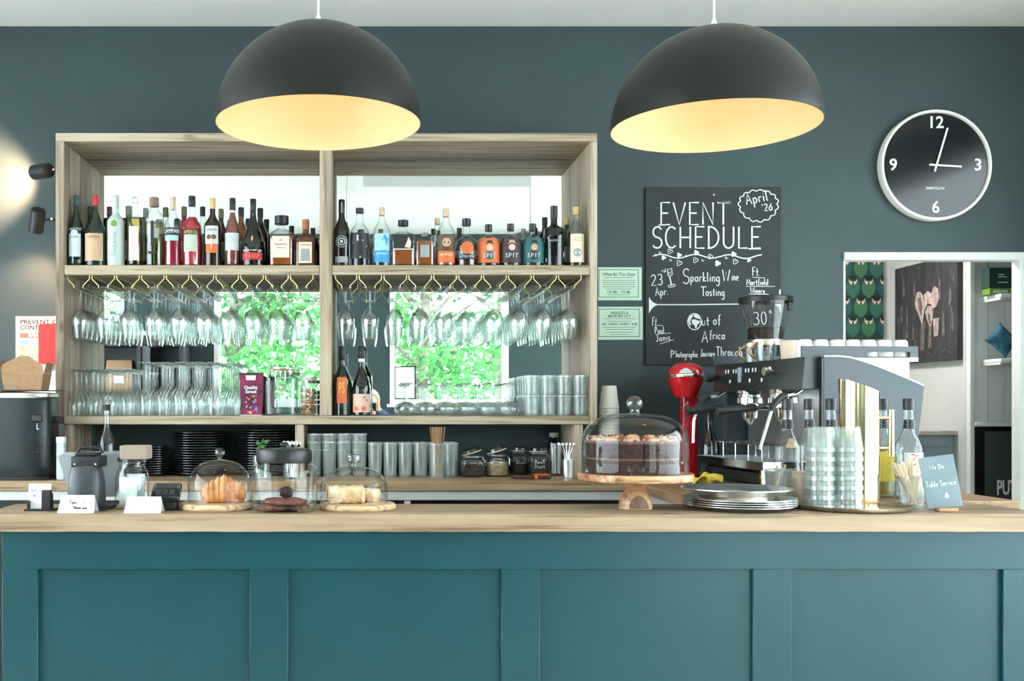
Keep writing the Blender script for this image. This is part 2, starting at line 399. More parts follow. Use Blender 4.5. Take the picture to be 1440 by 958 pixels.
M['chrome'] = principled('chrome', (.82, .83, .84, 1), .08, 1.0)
M['steel'] = principled('brushed_steel', (.74, .74, .74, 1), .34, 1.0)
M['satin'] = principled('satin_steel', srgb(190, 188, 184), .45, .35)
M['lip'] = glass('glass_lip', (.96, .98, .97), (.75, .82, .80), 1.0, .05, f0=.22, milky=.35)
M['brass'] = principled('polished_brass', (.80, .64, .38, 1), .14, 1.0)
M['rail'] = principled('cream_brass_rail', srgb(214, 196, 140), .35, .6)
M['paper'] = principled('white_paper', srgb(240, 240, 238), .8)
M['cream'] = principled('cream_paper', srgb(224, 205, 178), .8)
M['kraft'] = noisy('kraft_card', srgb(150, 114, 82), srgb(160, 124, 92), 40, .85)
M['grey_pl'] = principled('grey_plastic', srgb(160, 166, 172), .45)
M['dark_grey'] = principled('charcoal_plastic', srgb(52, 58, 62), .42)
M['chalk'] = principled('chalk', srgb(226, 230, 228), .9)
M['board'] = noisy('chalkboard_slate', srgb(22, 31, 32), srgb(28, 38, 39), 6, .62, 0.03, 60)
# ---------------------------------------------------------------- the room
def wall_with_holes(lo, hi, z0, z1, holes):
    """rectangles (a0,a1,z0,z1) that fill a wall around its openings; holes do not overlap along a"""
    out = []; a = lo
    for (h0, h1, hz0, hz1) in sorted(holes):
        if h0 > a: out.append((a, h0, z0, z1))
        if hz0 > z0: out.append((h0, h1, z0, hz0))
        if hz1 < z1: out.append((h0, h1, hz1, z1))
        a = h1
    if a < hi: out.append((a, hi, z0, z1))
    return out
ft = MB().box(ROOM_L - .3, ROOM_F - .25, -.1, ROOM_R + 1.2, 6.5, 0); struct('floor', ft, M['floor_wood'])
struct('ceiling', MB().box(ROOM_L - .5, ROOM_F - .45, CEIL, ROOM_R + .5, ROOM_B + .02, CEIL + .15), M['ceiling'])
DOOR = (2.224, 3.078, 0.0, 2.137)
mb = MB()
for a0, a1, z0, z1 in wall_with_holes(ROOM_L - .2, ROOM_R + .2, 0, CEIL, [DOOR]): mb.box(a0, ROOM_B, z0, a1, ROOM_B + .05, z1)
struct('wall_back', mb, M['wall'])
mb = MB()
for a0, a1, z0, z1 in wall_with_holes(ROOM_L - .2, ROOM_R + .2, 0, CEIL, WIN_FRONT): mb.box(a0, ROOM_F - .2, z0, a1, ROOM_F, z1)
struct('wall_front', mb, M['wall'])
mb = MB()
for a0, a1, z0, z1 in wall_with_holes(ROOM_F, ROOM_B, 0, CEIL, [WIN_SIDE_LEFT]): mb.box(ROOM_L - .2, a0, z0, ROOM_L, a1, z1)
struct('wall_left', mb, M['wall'])
mb = MB()
for a0, a1, z0, z1 in wall_with_holes(ROOM_F, ROOM_B, 0, CEIL, [WIN_SIDE_RIGHT]): mb.box(ROOM_R, a0, z0, ROOM_R + .2, a1, z1)
struct('wall_right', mb, M['wall'])
# white windows: a frame with a mullion, a pane of glass and a deep white reveal
def window(n, a, b, c, d, side):
    fr, pn = MB(), MB()
    w = .05
    def bx(m, a0, t0, z0, a1, t1, z1, bev=0):
        if side == 'front': m.box(a0, ROOM_F - t1, z0, a1, ROOM_F - t0, z1, bev=bev)
        elif side == 'left': m.box(ROOM_L - t1, a0, z0, ROOM_L - t0, a1, z1, bev=bev)
        else: m.box(ROOM_R + t0, a0, z0, ROOM_R + t1, a1, z1, bev=bev)
    bx(fr, a, -.012, c, a + w, .16, d); bx(fr, b - w, -.012, c, b, .16, d)
    bx(fr, a + w, -.011, c, b - w, .16, c + w); bx(fr, a + w, -.011, d - w, b - w, .16, d)
    bx(fr, a - .03, -.05, c - .03, b + .03, .10, c - .0005)
    bx(pn, a + w, .09, c + w, b - w, .096, d - w)
    o = struct('window_%d' % n, fr, M['white']); obj('pane', pn, M['pane'], o, smooth=False)
for i, w in enumerate(WIN_FRONT): window(i + 1, *w, 'front')
window(4, *WIN_SIDE_LEFT, 'left'); window(5, *WIN_SIDE_RIGHT, 'right')
# white door casing on the bar side
struct('trim_1', MB().box(DOOR[0], ROOM_B - .014, DOOR[3] - .035, DOOR[1] + .09, ROOM_B + .055, DOOR[3] + .002, bev=.003), M['white'])
struct('trim_2', MB().box(DOOR[1] - .03, ROOM_B - .014, 0, DOOR[1] + .09, ROOM_B + .055, DOOR[3] - .035, bev=.003), M['white'])
struct('trim_3', MB().box(DOOR[0] - .001, ROOM_B + .005, 0, DOOR[0] + .012, ROOM_B + .05, DOOR[3] - .035), M['white'])
# ceiling bulkheads seen in the mirror
struct('ceiling_bulkhead', MB().box(-.06, 1.05, CEIL - .10, 1.24, 1.75, CEIL, bev=.004), M['ceiling'])
struct('ceiling_downstand', MB().box(-2.4, 1.9, CEIL - .05, -.45, 2.35, CEIL, bev=.004), M['ceiling'])

# ---------------------------------------------------------------- the room beyond the doorway
BR, BB, BY = 3.117, 6.19, 5.40          # its right wall, far wall, the cupboard's back
M['far_wall'] = noisy('pale_grey_wall', srgb(206, 208, 206), srgb(200, 203, 202), 3, .7)
struct('wall_far', MB().box(1.2, BB, 0, 3.6, BB + .1, 2.7), M['far_wall'])
struct('wall_beyond_right', MB().box(BR, BY, 0, BR + .1, BB, 2.7), M['far_wall'])
struct('wall_beyond_left', MB().box(1.2, ROOM_B + .05, 0, 1.3, BB, 2.7), M['far_wall'])
struct('wall_beyond_side', MB().box(3.75, ROOM_B + .05, 0, 3.85, BY + .1, 2.7), M['far_wall'])
struct('ceiling_beyond', MB().box(1.2, ROOM_B + .05, 2.7, 3.85, BB + .1, 2.8), M['ceiling'])
t = thing('added_fill_light', 'unseen round white light added to brighten the room beyond the doorway', 'ceiling light', (2.3, 5.5, 2.62))  # added light out of view, brightens the room beyond the doorway
obj('housing', MB().lathe([(0, .08), (.16, .08), (.17, .05), (.17, .02)], 32), M['white'], t)
obj('diffuser', MB().lathe([(.165, .02), (.14, 0), (0, -.012)], 32), principled('lit_diffuser', (1, 1, 1, 1), .5, emit=(1, .97, .92, 1), estr=3.0), t)
ld = bpy.data.lights.new('added_fill_emitter', 'AREA'); ld.shape = 'DISK'; ld.size = .3; ld.energy = 11; ld.color = (1, .96, .9)
lo = bpy.data.objects.new('added_fill_emitter', ld); COL.objects.link(lo); lo.parent = t; lo.location = (0, 0, -.03)

# ---------------------------------------------------------------- garden outside the windows
M['ground'] = noisy('outside_paving', srgb(232, 231, 226), srgb(222, 221, 217), 2, .9)
struct('ground_outside', MB().box(-30, -40, -.35, 30, 30, -.30), M['ground'])
def leaf_mat(name, c):
    m = principled(name, c, .6); nt = m.node_tree; N = nt.nodes; b = N['Principled BSDF']
    trn = N.new('ShaderNodeBsdfTranslucent'); trn.inputs[0].default_value = c
    mx = N.new('ShaderNodeMixShader'); mx.inputs[0].default_value = .45
    nt.links.new(b.outputs[0], mx.inputs[1]); nt.links.new(trn.outputs[0], mx.inputs[2]); nt.links.new(mx.outputs[0], N['Material Output'].inputs['Surface'])
    return m
LEAF = [leaf_mat('leaf_light', srgb(112, 172, 98)), leaf_mat('leaf_mid', srgb(86, 152, 84)), leaf_mat('leaf_deep', srgb(66, 126, 72))]
BARK = noisy('bark', srgb(150, 140, 126), srgb(105, 95, 84), 12, .9, .4, 40)
def tree(x, y, h, r, label, cz=.6, n=900, seed=1, lean=0.0):
    rnd = random.Random(seed)
    t = thing('garden_tree', label, 'tree', (x, y, -.3), 0, 'trees outside the windows')
    tr = MB().tube([(0, 0, 0), (lean * .3, .03, h * .35), (lean * .7, -.05, h * .6), (lean, 0, h * .9)], [.14, .11, .08, .03], 10)
    for k in range(7):
        a = rnd.uniform(0, 2 * PI); z = h * rnd.uniform(.4, .75)
        tr.tube([(lean * .6, 0, z), (lean * .6 + math.cos(a) * r * .45, math.sin(a) * r * .45, z + .4), (lean * .6 + math.cos(a) * r * .8, math.sin(a) * r * .8, z + .6)], [.045, .03, .012], 6)
    obj('trunk', tr, BARK, t)
    cr = MB()
    cl = [(rnd.uniform(-r, r) * .7, rnd.uniform(-r, r) * .7, h * cz + rnd.uniform(-.42, .42) * h * .85) for _ in range(26)]
    for k in range(n):
        c = rnd.choice(cl); s = rnd.uniform(.04, .10)
        p = Vector((c[0] + rnd.gauss(0, r * .22), c[1] + rnd.gauss(0, r * .22), c[2] + rnd.gauss(0, r * .2)))
        d1 = Vector((rnd.gauss(0, 1), rnd.gauss(0, 1), rnd.gauss(0, .6))).normalized(); d2 = d1.orthogonal().normalized()
        d2 = (d2 * math.cos(k) + d1.cross(d2) * math.sin(k))
        cr.add([p - d1 * s, p + d2 * s * .45 - d1 * s * .1, p + d1 * s, p - d2 * s * .45 - d1 * s * .1], [(0, 1, 2, 3)], rnd.choice((0, 0, 1, 1, 2)))
    obj('foliage', cr, LEAF, t, smooth=False)
tree(-1.9, -4.6, 4.4, 1.15, 'leafy green tree outside, seen in the mirror behind the sweet tub', .55, 5200, 3)
tree(.55, -5.0, 4.6, .95, 'leafy tree with a pale trunk outside the middle mirror window', .62, 3400, 5, .3)
tree(2.4, -4.8, 4.2, .9, 'light leafy tree outside, mirrored behind the last stemmed glasses', .6, 3000, 8)
tree(-.5, -7.9, 5.0, 1.0, 'tall tree at the garden back between the mirrored windows', .6, 3000, 12)
for k, (x, y) in enumerate([(-4.9, -7.0), (4.9, -6.6), (2.3, -8.6)]):
    tree(x, y, 4.6, 1.2, ['garden tree far out past the leftmost mirrored window', 'garden tree far out by the glazed door', 'garden tree at the very back of the lawn'][k], .6, 1300, 20 + k)
hb = MB(); rnd = random.Random(4)
for k in range(5200):
    p = Vector((rnd.uniform(-5, 5), rnd.gauss(-12.0, .25), rnd.uniform(-.3, 3.4))); s = rnd.uniform(.08, .16)
    d1 = Vector((rnd.gauss(0, 1), rnd.gauss(0, .5), rnd.gauss(0, 1))).normalized(); d2 = d1.orthogonal().normalized()
    hb.add([p - d1 * s, p + d2 * s * .5, p + d1 * s, p - d2 * s * .5], [(0, 1, 2, 3)], rnd.choice((0, 1, 1, 2)))
tag(obj('garden_hedge', hb, LEAF, smooth=False), 'clipped green hedge along the far end of the lawn', 'hedge', kind='stuff')

# ---------------------------------------------------------------- the bar counter
CT, CF, CBK = 1.10, 3.00, 3.325         # top height, front edge, back edge
t = thing('bar_counter', 'long teal panelled bar counter with a pale oak top', 'bar counter', (0, 0, 0))
cL, cR, FY = -1.083, 1.955, 3.03
body = MB()
sc_ = F_PX / FY
panels = [(53, 351), (405, 705), (759, 1059), (1113, 1411)]
zt, zb = ZZ(801, FY), .22
xs = [cL] + [XX(p, FY) for ab in panels for p in ab] + [cR]
body.box(cL, FY + .014, 0.0, cR, FY + .034, CT - .052)                # backing board
body.box(cL, FY + .034, 0.0, cL + .02, CBK - .02, CT - .052); body.box(cR - .02, FY + .034, 0.0, cR, CBK - .02, CT - .052)
body.box(cL + .02, CBK - .04, 0.0, cR - .02, CBK - .02, .35)
obj('carcass', body, M['counter'], t, smooth=False)
obj('rail', MB().box(cL, FY, zt, cR, FY + .014, CT - .052, bev=.0012), M['counter'], t)
obj('rail', MB().box(cL, FY, 0.0, cR, FY + .014, zb, bev=.0012), M['counter'], t)
for i in range(0, 10, 2):
    obj('stile', MB().box(xs[i], FY, zb, xs[i + 1], FY + .014, zt, bev=.0012), M['counter'], t)
tp = MB(); n = 60
tx0, tx1 = cL - .06, 1.985
rw = random.Random(3)
jit = [rw.uniform(-.0012, .0012) for _ in range(n + 1)]; jz = [rw.uniform(-.0006, .0006) for _ in range(n + 1)]
for i in range(n + 1):
    x = tx0 + (tx1 - tx0) * i / n
    tp.v += [Vector((x, CF + jit[i], CT - .05 + jz[i])), Vector((x, CF + jit[i] * .5, CT - .006)), Vector((x, CF + .006, CT)), Vector((x, CBK, CT)), Vector((x, CBK, CT - .05))]
for i in range(n):
    a, b = 5 * i, 5 * i + 5
    for k in range(5): tp.f.append((a + k, a + (k + 1) % 5, b + (k + 1) % 5, b + k)); tp.m.append(0)
tp.f += [(0, 1, 2, 3, 4), tuple(5 * n + k for k in range(5))]; tp.m += [0, 0]
obj('counter_top', tp, M['top_wood'], t, label='pale oak plank counter top with dark knots')

# ---------------------------------------------------------------- back bar: worktop, steel fridge under it, side worktop
WT = 1.106
sw = MB().box(-2.6, 4.27, WT - .042, 1.10, ROOM_B - .002, WT, bev=.002)
solo('back_worktop', sw, M['work_wood'], 'long oak worktop along the wall under the shelf unit', 'worktop')
sd = MB().box(1.085, 3.36, WT - .042, 2.12, 4.268, WT, bev=.002); sd.box(1.104, 4.272, WT - .042, 2.12, ROOM_B - .002, WT, bev=.002)
solo('side_worktop', sd, M['work_wood_y'], 'oak side worktop carrying the espresso machine', 'worktop')
def bench(name, label, x0, x1, y0, y1, front):
    t = thing(name, label, 'fridge', (0, 0, 0))
    obj('top_rail', MB().box(x0, y0, WT - .082, x1, y1, WT - .043, bev=.003), M['satin'], t)
    obj('cabinet', MB().box(x0 + .02, y0 + .12, .02, x1 - .01, y1 - .002, WT - .083, bev=.002), M['black_soft'], t)
    n = 5
    for i in range(n):
        if front == 'y':
            a = x0 + .01 + (x1 - x0 - .02) * i / (n - 1); obj('upright', MB().box(a - .012, y0 + .005, 0, a + .012, y0 + .1, WT - .083, bev=.002), M['satin'], t)
        else:
            a = y0 + .02 + (y1 - y0 - .04) * i / (n - 1); obj('upright', MB().box(x0 + .005, a - .012, 0, x0 + .1, a + .012, WT - .083, bev=.002), M['satin'], t)
    return t
bench('undercounter_fridge', 'steel framed undercounter fridge below the back worktop', -2.6, 1.08, 4.285, ROOM_B - .01, 'y')
bench('undercounter_cabinet', 'steel framed cabinet below the side worktop', 1.10, 2.11, 3.375, 4.26, 'x')
# ---------------------------------------------------------------- the shelf unit against the back wall
F = 4.5; FK = F_PX / F
ux = lambda px: (px - CX) / FK
uz = lambda py: EYE + (CY - py) / FK
UB = ROOM_B - .003
UL0, UL1, UR0, UR1 = ux(78), ux(90), ux(830), ux(840)
DV0, DV1 = ux(449.5), ux(466.5)
ST, SB = uz(373), uz(386.5)            # bottle shelf
LT, LB = uz(585), uz(597)              # glass shelf
TT, TB = uz(187), uz(198.5)
unit = thing('shelf_unit', 'weathered wooden bar shelf unit with mirrored back', 'shelf unit', (0, 0, 0))
def plank_board(x0, x1, y0, y1, z0, z1, nb):
    m = MB(); d = (y1 - y0) / nb
    for i in range(nb): m.box(x0, y0 + d * i, z0, x1, y0 + d * (i + 1) - .0025, z1, bev=.0022)
    return m
obj('top_board', plank_board(UL0, UR1, F, UB, TB, TT, 2), M['shelf_x'], unit)
for a, b in ((UL0, UL1), (UR0, UR1)):
    m = MB(); d = (UB - F) / 3
    for i in range(3): m.box(a, F + d * i, LB, b, F + d * (i + 1) - .002, TB - .001, bev=.0025)
    obj('side_panel', m, M['shelf_z'], unit)
m = MB().box(DV0, F - .002, LT + .001, DV1, F + .12, TB - .001, bev=.0025); m.box(DV0 + .004, F + .122, LT + .001, DV1 - .004, UB - .008, TB - .001, bev=.002)
obj('divider', m, M['shelf_z'], unit)
for a, b in ((UL1, DV0), (DV1, UR0)):
    obj('bottle_shelf', plank_board(a + .001, b - .001, F + .001, UB - .006, SB, ST, 3), M['shelf_x'], unit)
obj('glass_shelf', plank_board(UL1 + .0005, UR0 - .0005, F - .001, UB - .006, LB, LT, 3), M['shelf_x'], unit)
for a, b in ((UL1, DV0), (DV1, UR0)):
    obj('mirror', MB().box(a, UB - .005, LT + .002, b, UB, TB - .002), M['mirror'], unit, smooth=False)
for p0, p1 in ((89, 101), (415, 427), (808, 820)):
    obj('post', MB().box(ux(p0), F + .004, WT + .0005, ux(p1), UB - .02, LB - .001, bev=.002), M['shelf_z'], unit)
# brass rails that hold the stemware by the feet
lines_l = [92] + [126.6 + 35.0 * k for k in range(10)]
lines_r = [469.5] + [503.3 + 35.15 * k for k in range(10)]
RY0, RY1 = F + .012, F + .337
def rack_rail(px, left=True, right=True):
    x = ux(px); m = MB(); r = .0016
    for s, use in ((-1, left), (1, right)):
        if not use: continue
        for y in (RY0, RY1):
            m.tube([(x + s * .0055, y, SB - .001), (x + s * .0055, y, SB - .017), (x + s * .034, y, SB - .046), (x + s * .034, y, SB - .056)], r, 6)
        m.tube([(x + s * .034, RY0, SB - .056), (x + s * .034, RY1, SB - .056)], r * .9, 6)
        m.tube([(x + s * .0055, RY0, SB - .0022), (x + s * .0055, RY1, SB - .0022)], r, 6)
    obj('stemware_rail', m, M['rail'], unit)
for lines in (lines_l, lines_r):
    for i, px in enumerate(lines):
        rack_rail(px, i > 0, i < len(lines) - 1)

# ---------------------------------------------------------------- stemware
def hang_glass():
    """a wine glass hanging by its foot; z = 0 at the foot's upper face"""
    return MB().lathe([(0, 0), (.033, -.001), (.0335, -.003), (.012, -.007), (.0045, -.016), (.0038, -.05), (.0042, -.082), (.010, -.094),
                       (.028, -.112), (.0385, -.135), (.0400, -.150), (.038, -.175), (.034, -.205), (.0295, -.228), (.0285, -.228), (.033, -.204), (.037, -.174), (.0388, -.150),
                       (.0372, -.136), (.027, -.115), (.008, -.099), (0, -.097)], 20)
def flip(mb, h):
    for v in mb.v: v.z = h + v.z
    return mb
me_hang = mesh_of('wine_glass', hang_glass(), M['glass'])
FOOT = SB - .0475
def place(name, mesh, loc, label, cat, group):
    o = bpy.data.objects.new(name, mesh); COL.objects.link(o); o.location = loc
    return tag(o, label, cat, group)
deep = ['front', 'second', 'third', 'rearmost']
counts_l = [4, 4, 2, 4, 4, 4, 3, 3, 3, 2]
counts_r = [1, 1, 2, 3, 4, 4, 4, 4, 4, 4]
for side, lines, counts, ref in (('left', lines_l, counts_l, 'the side panel above the sweet tub'), ('right', lines_r, counts_r, 'the divider above the wine bottles')):
    for i in range(10):
        x = ux((lines[i] + lines[i + 1]) / 2)
        for k in range(counts[i]):
            lab = 'hanging wine glass, %s rail from %s, %s' % (ORD[i], ref, deep[k] + ' glass')
            place('wine_glass', me_hang, (x + random.uniform(-.002, .002), F + .048 + .0805 * k, FOOT), lab, 'wine glass', 'wine glasses hanging under the bottle shelf')
# upturned stemware standing on the glass shelf
def upturned(h, rim, bowl, bowl_h, foot, ribs=None, sk=1.0):
    return MB().lathe([(rim - .001, 0), (rim, 0), (bowl, bowl_h * .35), (bowl * .98, bowl_h * .62), (bowl * .62, bowl_h * .92), (.011, bowl_h * 1.04), (.0052 * sk, bowl_h * 1.16), (.0046 * sk, h * .8), (.007 * sk, h - .012),
                       (.014, h - .006), (foot, h - .0025), (foot, h - .0008), (0, h), ], 20, flute=ribs)
me_tall = mesh_of('upturned_wine_glass', upturned(.236, .029, .036, .118, .033), M['glass'])
me_small = mesh_of('upturned_wine_glass', upturned(.206, .029, .035, .108, .033), M['glass'])
me_copa = mesh_of('upturned_brandy_glass', upturned(.146, .032, .0455, .058, .031, sk=1.7), M['glass'])
rows = [F + .052 + .076 * k for k in range(4)]
for j, px in enumerate([103, 127, 151, 175]):
    for k, y in enumerate(rows):
        place('upturned_wine_glass', me_small, (ux(px), y, LT + .0008), 'upturned short wine glass on the shelf, %s column from the side panel, %s row' % (ORD[j], deep[k]), 'wine glass', 'upturned short wine glasses on the glass shelf')
for j, px in enumerate([202, 226, 250, 274, 298, 322]):
    for k, y in enumerate(rows):
        if j == 5 and k == 0: continue
        place('upturned_wine_glass', me_tall, (ux(px), y, LT + .0008), 'upturned tall wine glass on the shelf, %s column before the sweet tub, %s row' % (ORD[5 - j], deep[k]), 'wine glass', 'upturned tall wine glasses on the glass shelf')
for j, px in enumerate([573, 602.2, 631.4, 660.6, 689.8, 719]):
    for k in range(3):
        place('upturned_brandy_glass', me_copa, (ux(px), F + .056 + .097 * k, LT + .0008), 'squat upturned stem glass, %s column from the wine bottles, %s row' % (ORD[j], deep[k] if k < 2 else 'rearmost'), 'stem glass', 'squat upturned stem glasses on the glass shelf')
def tumbler(h, r0, r1, ribs=(24, .02), wall=.002):
    m = MB().lathe([(0, 0), (r0, 0), (r0 + (r1 - r0) * .5, h * .5), (r1, h), (r1 - wall, h), (r0 + (r1 - r0) * .5 - wall, h * .5), (r0 - wall, .008), (0, .008)], 48, flute=ribs)
    return m.lathe([(r1 - wall * .9, h - .004), (r1 + .0003, h - .004), (r1 + .0004, h + .0003), (r1 - wall, h + .0004), (r1 - wall * 1.05, h - .004)], 48, m=1, flute=ribs)
me_tumb = mesh_of('ribbed_tumbler', tumbler(.088, .030, .0345), [M['ribbed'], M['lip']])
for lv in range(2):
    for j in range(4):
        for k in range(4):
            place('ribbed_tumbler', me_tumb, (ux(750 + 22.9 * j), F + .046 + .0735 * k, LT + .0008 + .0885 * lv), 'ribbed tumbler in the double stack, %s layer, %s from the right panel, %s row' % (('bottom', 'top')[lv], ORD[3 - j], deep[k]), 'tumbler', 'ribbed tumblers stacked two high on the glass shelf')
# highballs and stacked tumblers in the low compartment
me_high = mesh_of('highball_glass', tumbler(.146, .027, .0325, (20, .012)), [M['ribbed'], M['lip']])
for j in range(6):
    for k in range(3):
        place('highball_glass', me_high, (ux(527.5 + 21.6 * j), F + .05 + .072 * k, WT + .0008), 'highball glass in the low compartment, %s from the right, %s row' % (ORD[5 - j], deep[k] if k < 2 else 'rearmost'), 'highball glass', 'highball glasses on the back worktop')
me_stk = mesh_of('stacking_tumbler', tumbler(.117, .027, .0335, (12, .02), .0016), [M['ribbed'], M['lip']])
for j in range(4):
    for k in range(2):
        for s in range(3):
            place('stacking_tumbler', me_stk, (ux(441 + 21.3 * j), F + .06 + .085 * k, WT + .0008 + .0345 * s), 'nested tumbler by the low post, %s stack from the post, %s row, %s up' % (ORD[j], ('front', 'rear')[k], ('bottom', 'middle', 'top')[s]), 'tumbler', 'nested tumblers in the low compartment')
# ---------------------------------------------------------------- bottles
def tinted(name, c, edge=None, rough=0.0, milky=0.0): return glass(name, c, edge or tuple(k * .35 for k in c), 1.0, rough, .05, 2.0, milky)
M['g_dkgreen'] = principled('dark_green_bottle', (.006, .020, .008, 1), .08, coat=.3)
M['g_black'] = principled('black_bottle', (.006, .006, .006, 1), .10, coat=.3)
M['g_brown'] = principled('brown_bottle', (.025, .010, .004, 1), .10, coat=.3)
M['g_olive'] = tinted('olive_bottle', (.34, .40, .12))
M['g_green'] = tinted('green_bottle', (.20, .46, .22))
M['g_frost'] = principled('frosted_bottle', srgb(212, 226, 222), .35); M['g_frost'].node_tree.nodes['Principled BSDF'].inputs['Transmission Weight'].default_value = .25
M['g_clear'] = glass('bottle_glass', (.975, .99, .985), (.42, .52, .50), 1.0, 0.0, .06, 2.5)
M['q_red'] = principled('red_liqueur', (.42, .006, .02, 1), .12, coat=.4)
M['q_bitter'] = principled('bitter_red', (.30, .008, .035, 1), .12, coat=.4)
M['q_amber'] = principled('amber_spirit', (.28, .075, .012, 1), .12, coat=.4)
M['q_gold'] = tinted('golden_liqueur', (.86, .74, .34))
M['q_pale'] = tinted('pale_liqueur', (.88, .86, .60))
M['q_rose'] = principled('rose_brandy', (.20, .045, .03, 1), .12, coat=.4)
M['q_clear'] = tinted('clear_spirit', (.93, .96, .95))
for k, c in dict(tan=(196, 160, 128), white=(232, 234, 228), grey=(150, 156, 160), silver=(196, 204, 206), dark=(34, 34, 38), blue=(62, 146, 206), sky=(160, 206, 230), orange=(214, 104, 52),
                 cream=(228, 214, 190), sage=(180, 192, 174), red=(190, 34, 36), gold=(190, 160, 96), navy=(22, 28, 44), teal=(40, 96, 100), plum=(58, 42, 44), lime=(110, 150, 50), brown=(92, 60, 42), pink=(222, 178, 158), yellow=(220, 190, 70)).items():
    M['l_' + k] = principled('label_' + k, srgb(*c), .55)
for k, c in dict(green=(16, 84, 84), red=(192, 34, 44), grey=(186, 188, 186), cork=(176, 136, 100), bronze=(120, 96, 72), navy=(20, 26, 48), gold=(206, 172, 116), olive=(98, 98, 62), black=(20, 20, 22), maroon=(96, 22, 34), moss=(40, 62, 50), copper=(170, 92, 56), tan=(204, 178, 146), sage=(136, 148, 138)).items():
    M['c_' + k] = principled('cap_' + k, srgb(*c), .4)

def bottle(px, top, w, Y, label, glassm, capm, hs=.52, hn=.78, rn=.27, hc=.86, rc=1.12, sq=None, sy=1.0, fill=None, labels=(), texts=(), base=None, name='liqueur_bottle', group='bottles on the bottle shelf', bulge=0.0, cat='bottle', extra=None):
    k = F_PX / Y; base = ST + .0006 if base is None else base
    R = w / 2 / k; H = ZZ(top, Y) - base; N = R * rn
    t = thing(name, label, cat, (XX(px, Y), Y, base), 0, group)
    def rad(z):
        f = z / H
        if f <= hs: return R * (1 + bulge * math.sin(PI * f / hs))
        if f >= hn: return N
        s = (f - hs) / (hn - hs); return N + (R - N) * (.5 + .5 * math.cos(PI * s))
    zs = [.012 * H] + [H * hs * i / 5 for i in range(1, 6)] + [H * (hs + (hn - hs) * i / 7) for i in range(1, 8)] + [H * (hc + .03) if hc + .03 < .985 else H * .98]
    zs = sorted(z for z in zs if z <= H * .985)
    prof = [(0, 0), (R * .92, 0)] + [(rad(z), z) for z in zs] + [(N * .9, H * .985), (0, H * .985)]
    n = 40 if sq else 28
    b = MB().lathe(prof, n, sq=sq, sy=sy)
    obj('bottle_body', b, glassm, t)
    if fill:
        fm, lv = fill; zl = lv * H
        zz = [z for z in zs if z < zl - .002]
        q = [(0, .006), (R * .86, .006)] + [(rad(z) - .0022, max(z, .008)) for z in zz] + [(rad(zl) - .0022, zl), (0, zl)]
        obj('liquid', MB().lathe(q, n, sq=sq, sy=sy), fm, t)
    rcap = N * rc
    obj('cap', MB().lathe([(0, H), (rcap * .9, H), (rcap, H * .993), (rcap * 1.0, hc * H), (rcap * .93, hc * H - .002), (N * .5, hc * H - .002)], 24), capm, t)
    def surf(a, z, off):
        if sq: return Vector((a * R, -(R * sy + off), z))
        r = rad(z) + off; return Vector((r * math.sin(a), -r * math.cos(a), z))
    for (z0, z1, half, lm) in labels:
        g = MB().grid(lambda u, v: surf(-half + 2 * half * u, H * (z0 + (z1 - z0) * v), .0011), 10, 5)
        obj('bottle_label', g, lm, t)
    for tx in texts:
        body, zc, hgt, half, tm = tx[:5]
        vs, fs = text2d(body, 1.0)
        x0, x1 = min(v.x for v in vs), max(v.x for v in vs); y0, y1 = min(v.y for v in vs), max(v.y for v in vs)
        rotv = len(tx) > 5
        m = MB()
        out = []
        for v in vs:
            u = (v.x - (x0 + x1) / 2) / max(x1 - x0, 1e-6); q = (v.y - (y0 + y1) / 2) / max(y1 - y0, 1e-6)
            if rotv: out.append(surf(-q * half * 2, H * (zc + u * hgt), .0017))
            else: out.append(surf(u * 2 * half, H * (zc + q * hgt), .0017))
        m.add(out, fs); obj('lettering', m, tm, t, smooth=False)
    if extra: extra(t, H, R, surf)
    return t
def disc_mark(part, mat, za, rr, n=20, off=.0018, x0=0.0, name='emblem'):
    """a round mark on a bottle's front; rr as a share of the bottle's height"""
    def fn(t, H, R, surf):
        m = MB(); vs = [surf(x0, H * za, off)]
        for i in range(n): vs.append(surf(x0 + rr * H / R * math.cos(2 * PI * i / n), H * (za + rr * math.sin(2 * PI * i / n)), off))
        m.add(vs, [(0, 1 + i, 1 + (i + 1) % n) for i in range(n)]); obj(name, m, mat, t)
    return fn
def marks(*fns):
    def fn(t, H, R, surf):
        for f in fns: f(t, H, R, surf)
    return fn
def poly_mark(mat, pts, off=.0018, name='emblem'):
    """a small printed shape: pts in (angle, share of height)"""
    def fn(t, H, R, surf):
        obj(name, MB().add([surf(a, H * z, off) for a, z in pts], [tuple(range(len(pts)))]), mat, t)
    return fn
def rosette(mat):
    def fn(t, H, R, surf):
        m = MB(); c = .36
        for ring, (r0, r1, n) in enumerate([(.0, .022, 12), (.040, .060, 16), (.078, .088, 24)]):
            for i in range(n):
                a0, a1 = 2 * PI * i / n, 2 * PI * (i + (.62 if ring else 1)) / n
                m.add([surf(r * H / R * math.cos(a), H * (c + r * math.sin(a)), .0018) for r, a in ((r0, a0), (r1, a0), (r1, a1), (r0, a1))], [(0, 1, 2, 3)])
        obj('emblem', m, mat, t)
    return fn
def portrait(hat, face, coat):
    """a plain painted half-figure in a hat on a gin label"""
    return marks(disc_mark('x', coat, .24, .105, name='portrait'), disc_mark('x', face, .42, .075, off=.0022, name='portrait'), poly_mark(hat, [(-.42, .50), (.42, .50), (.25, .53), (.2, .585), (-.2, .585), (-.25, .53)], .0026, name='portrait'))
W_ = M['paper']; Y1 = F + .062
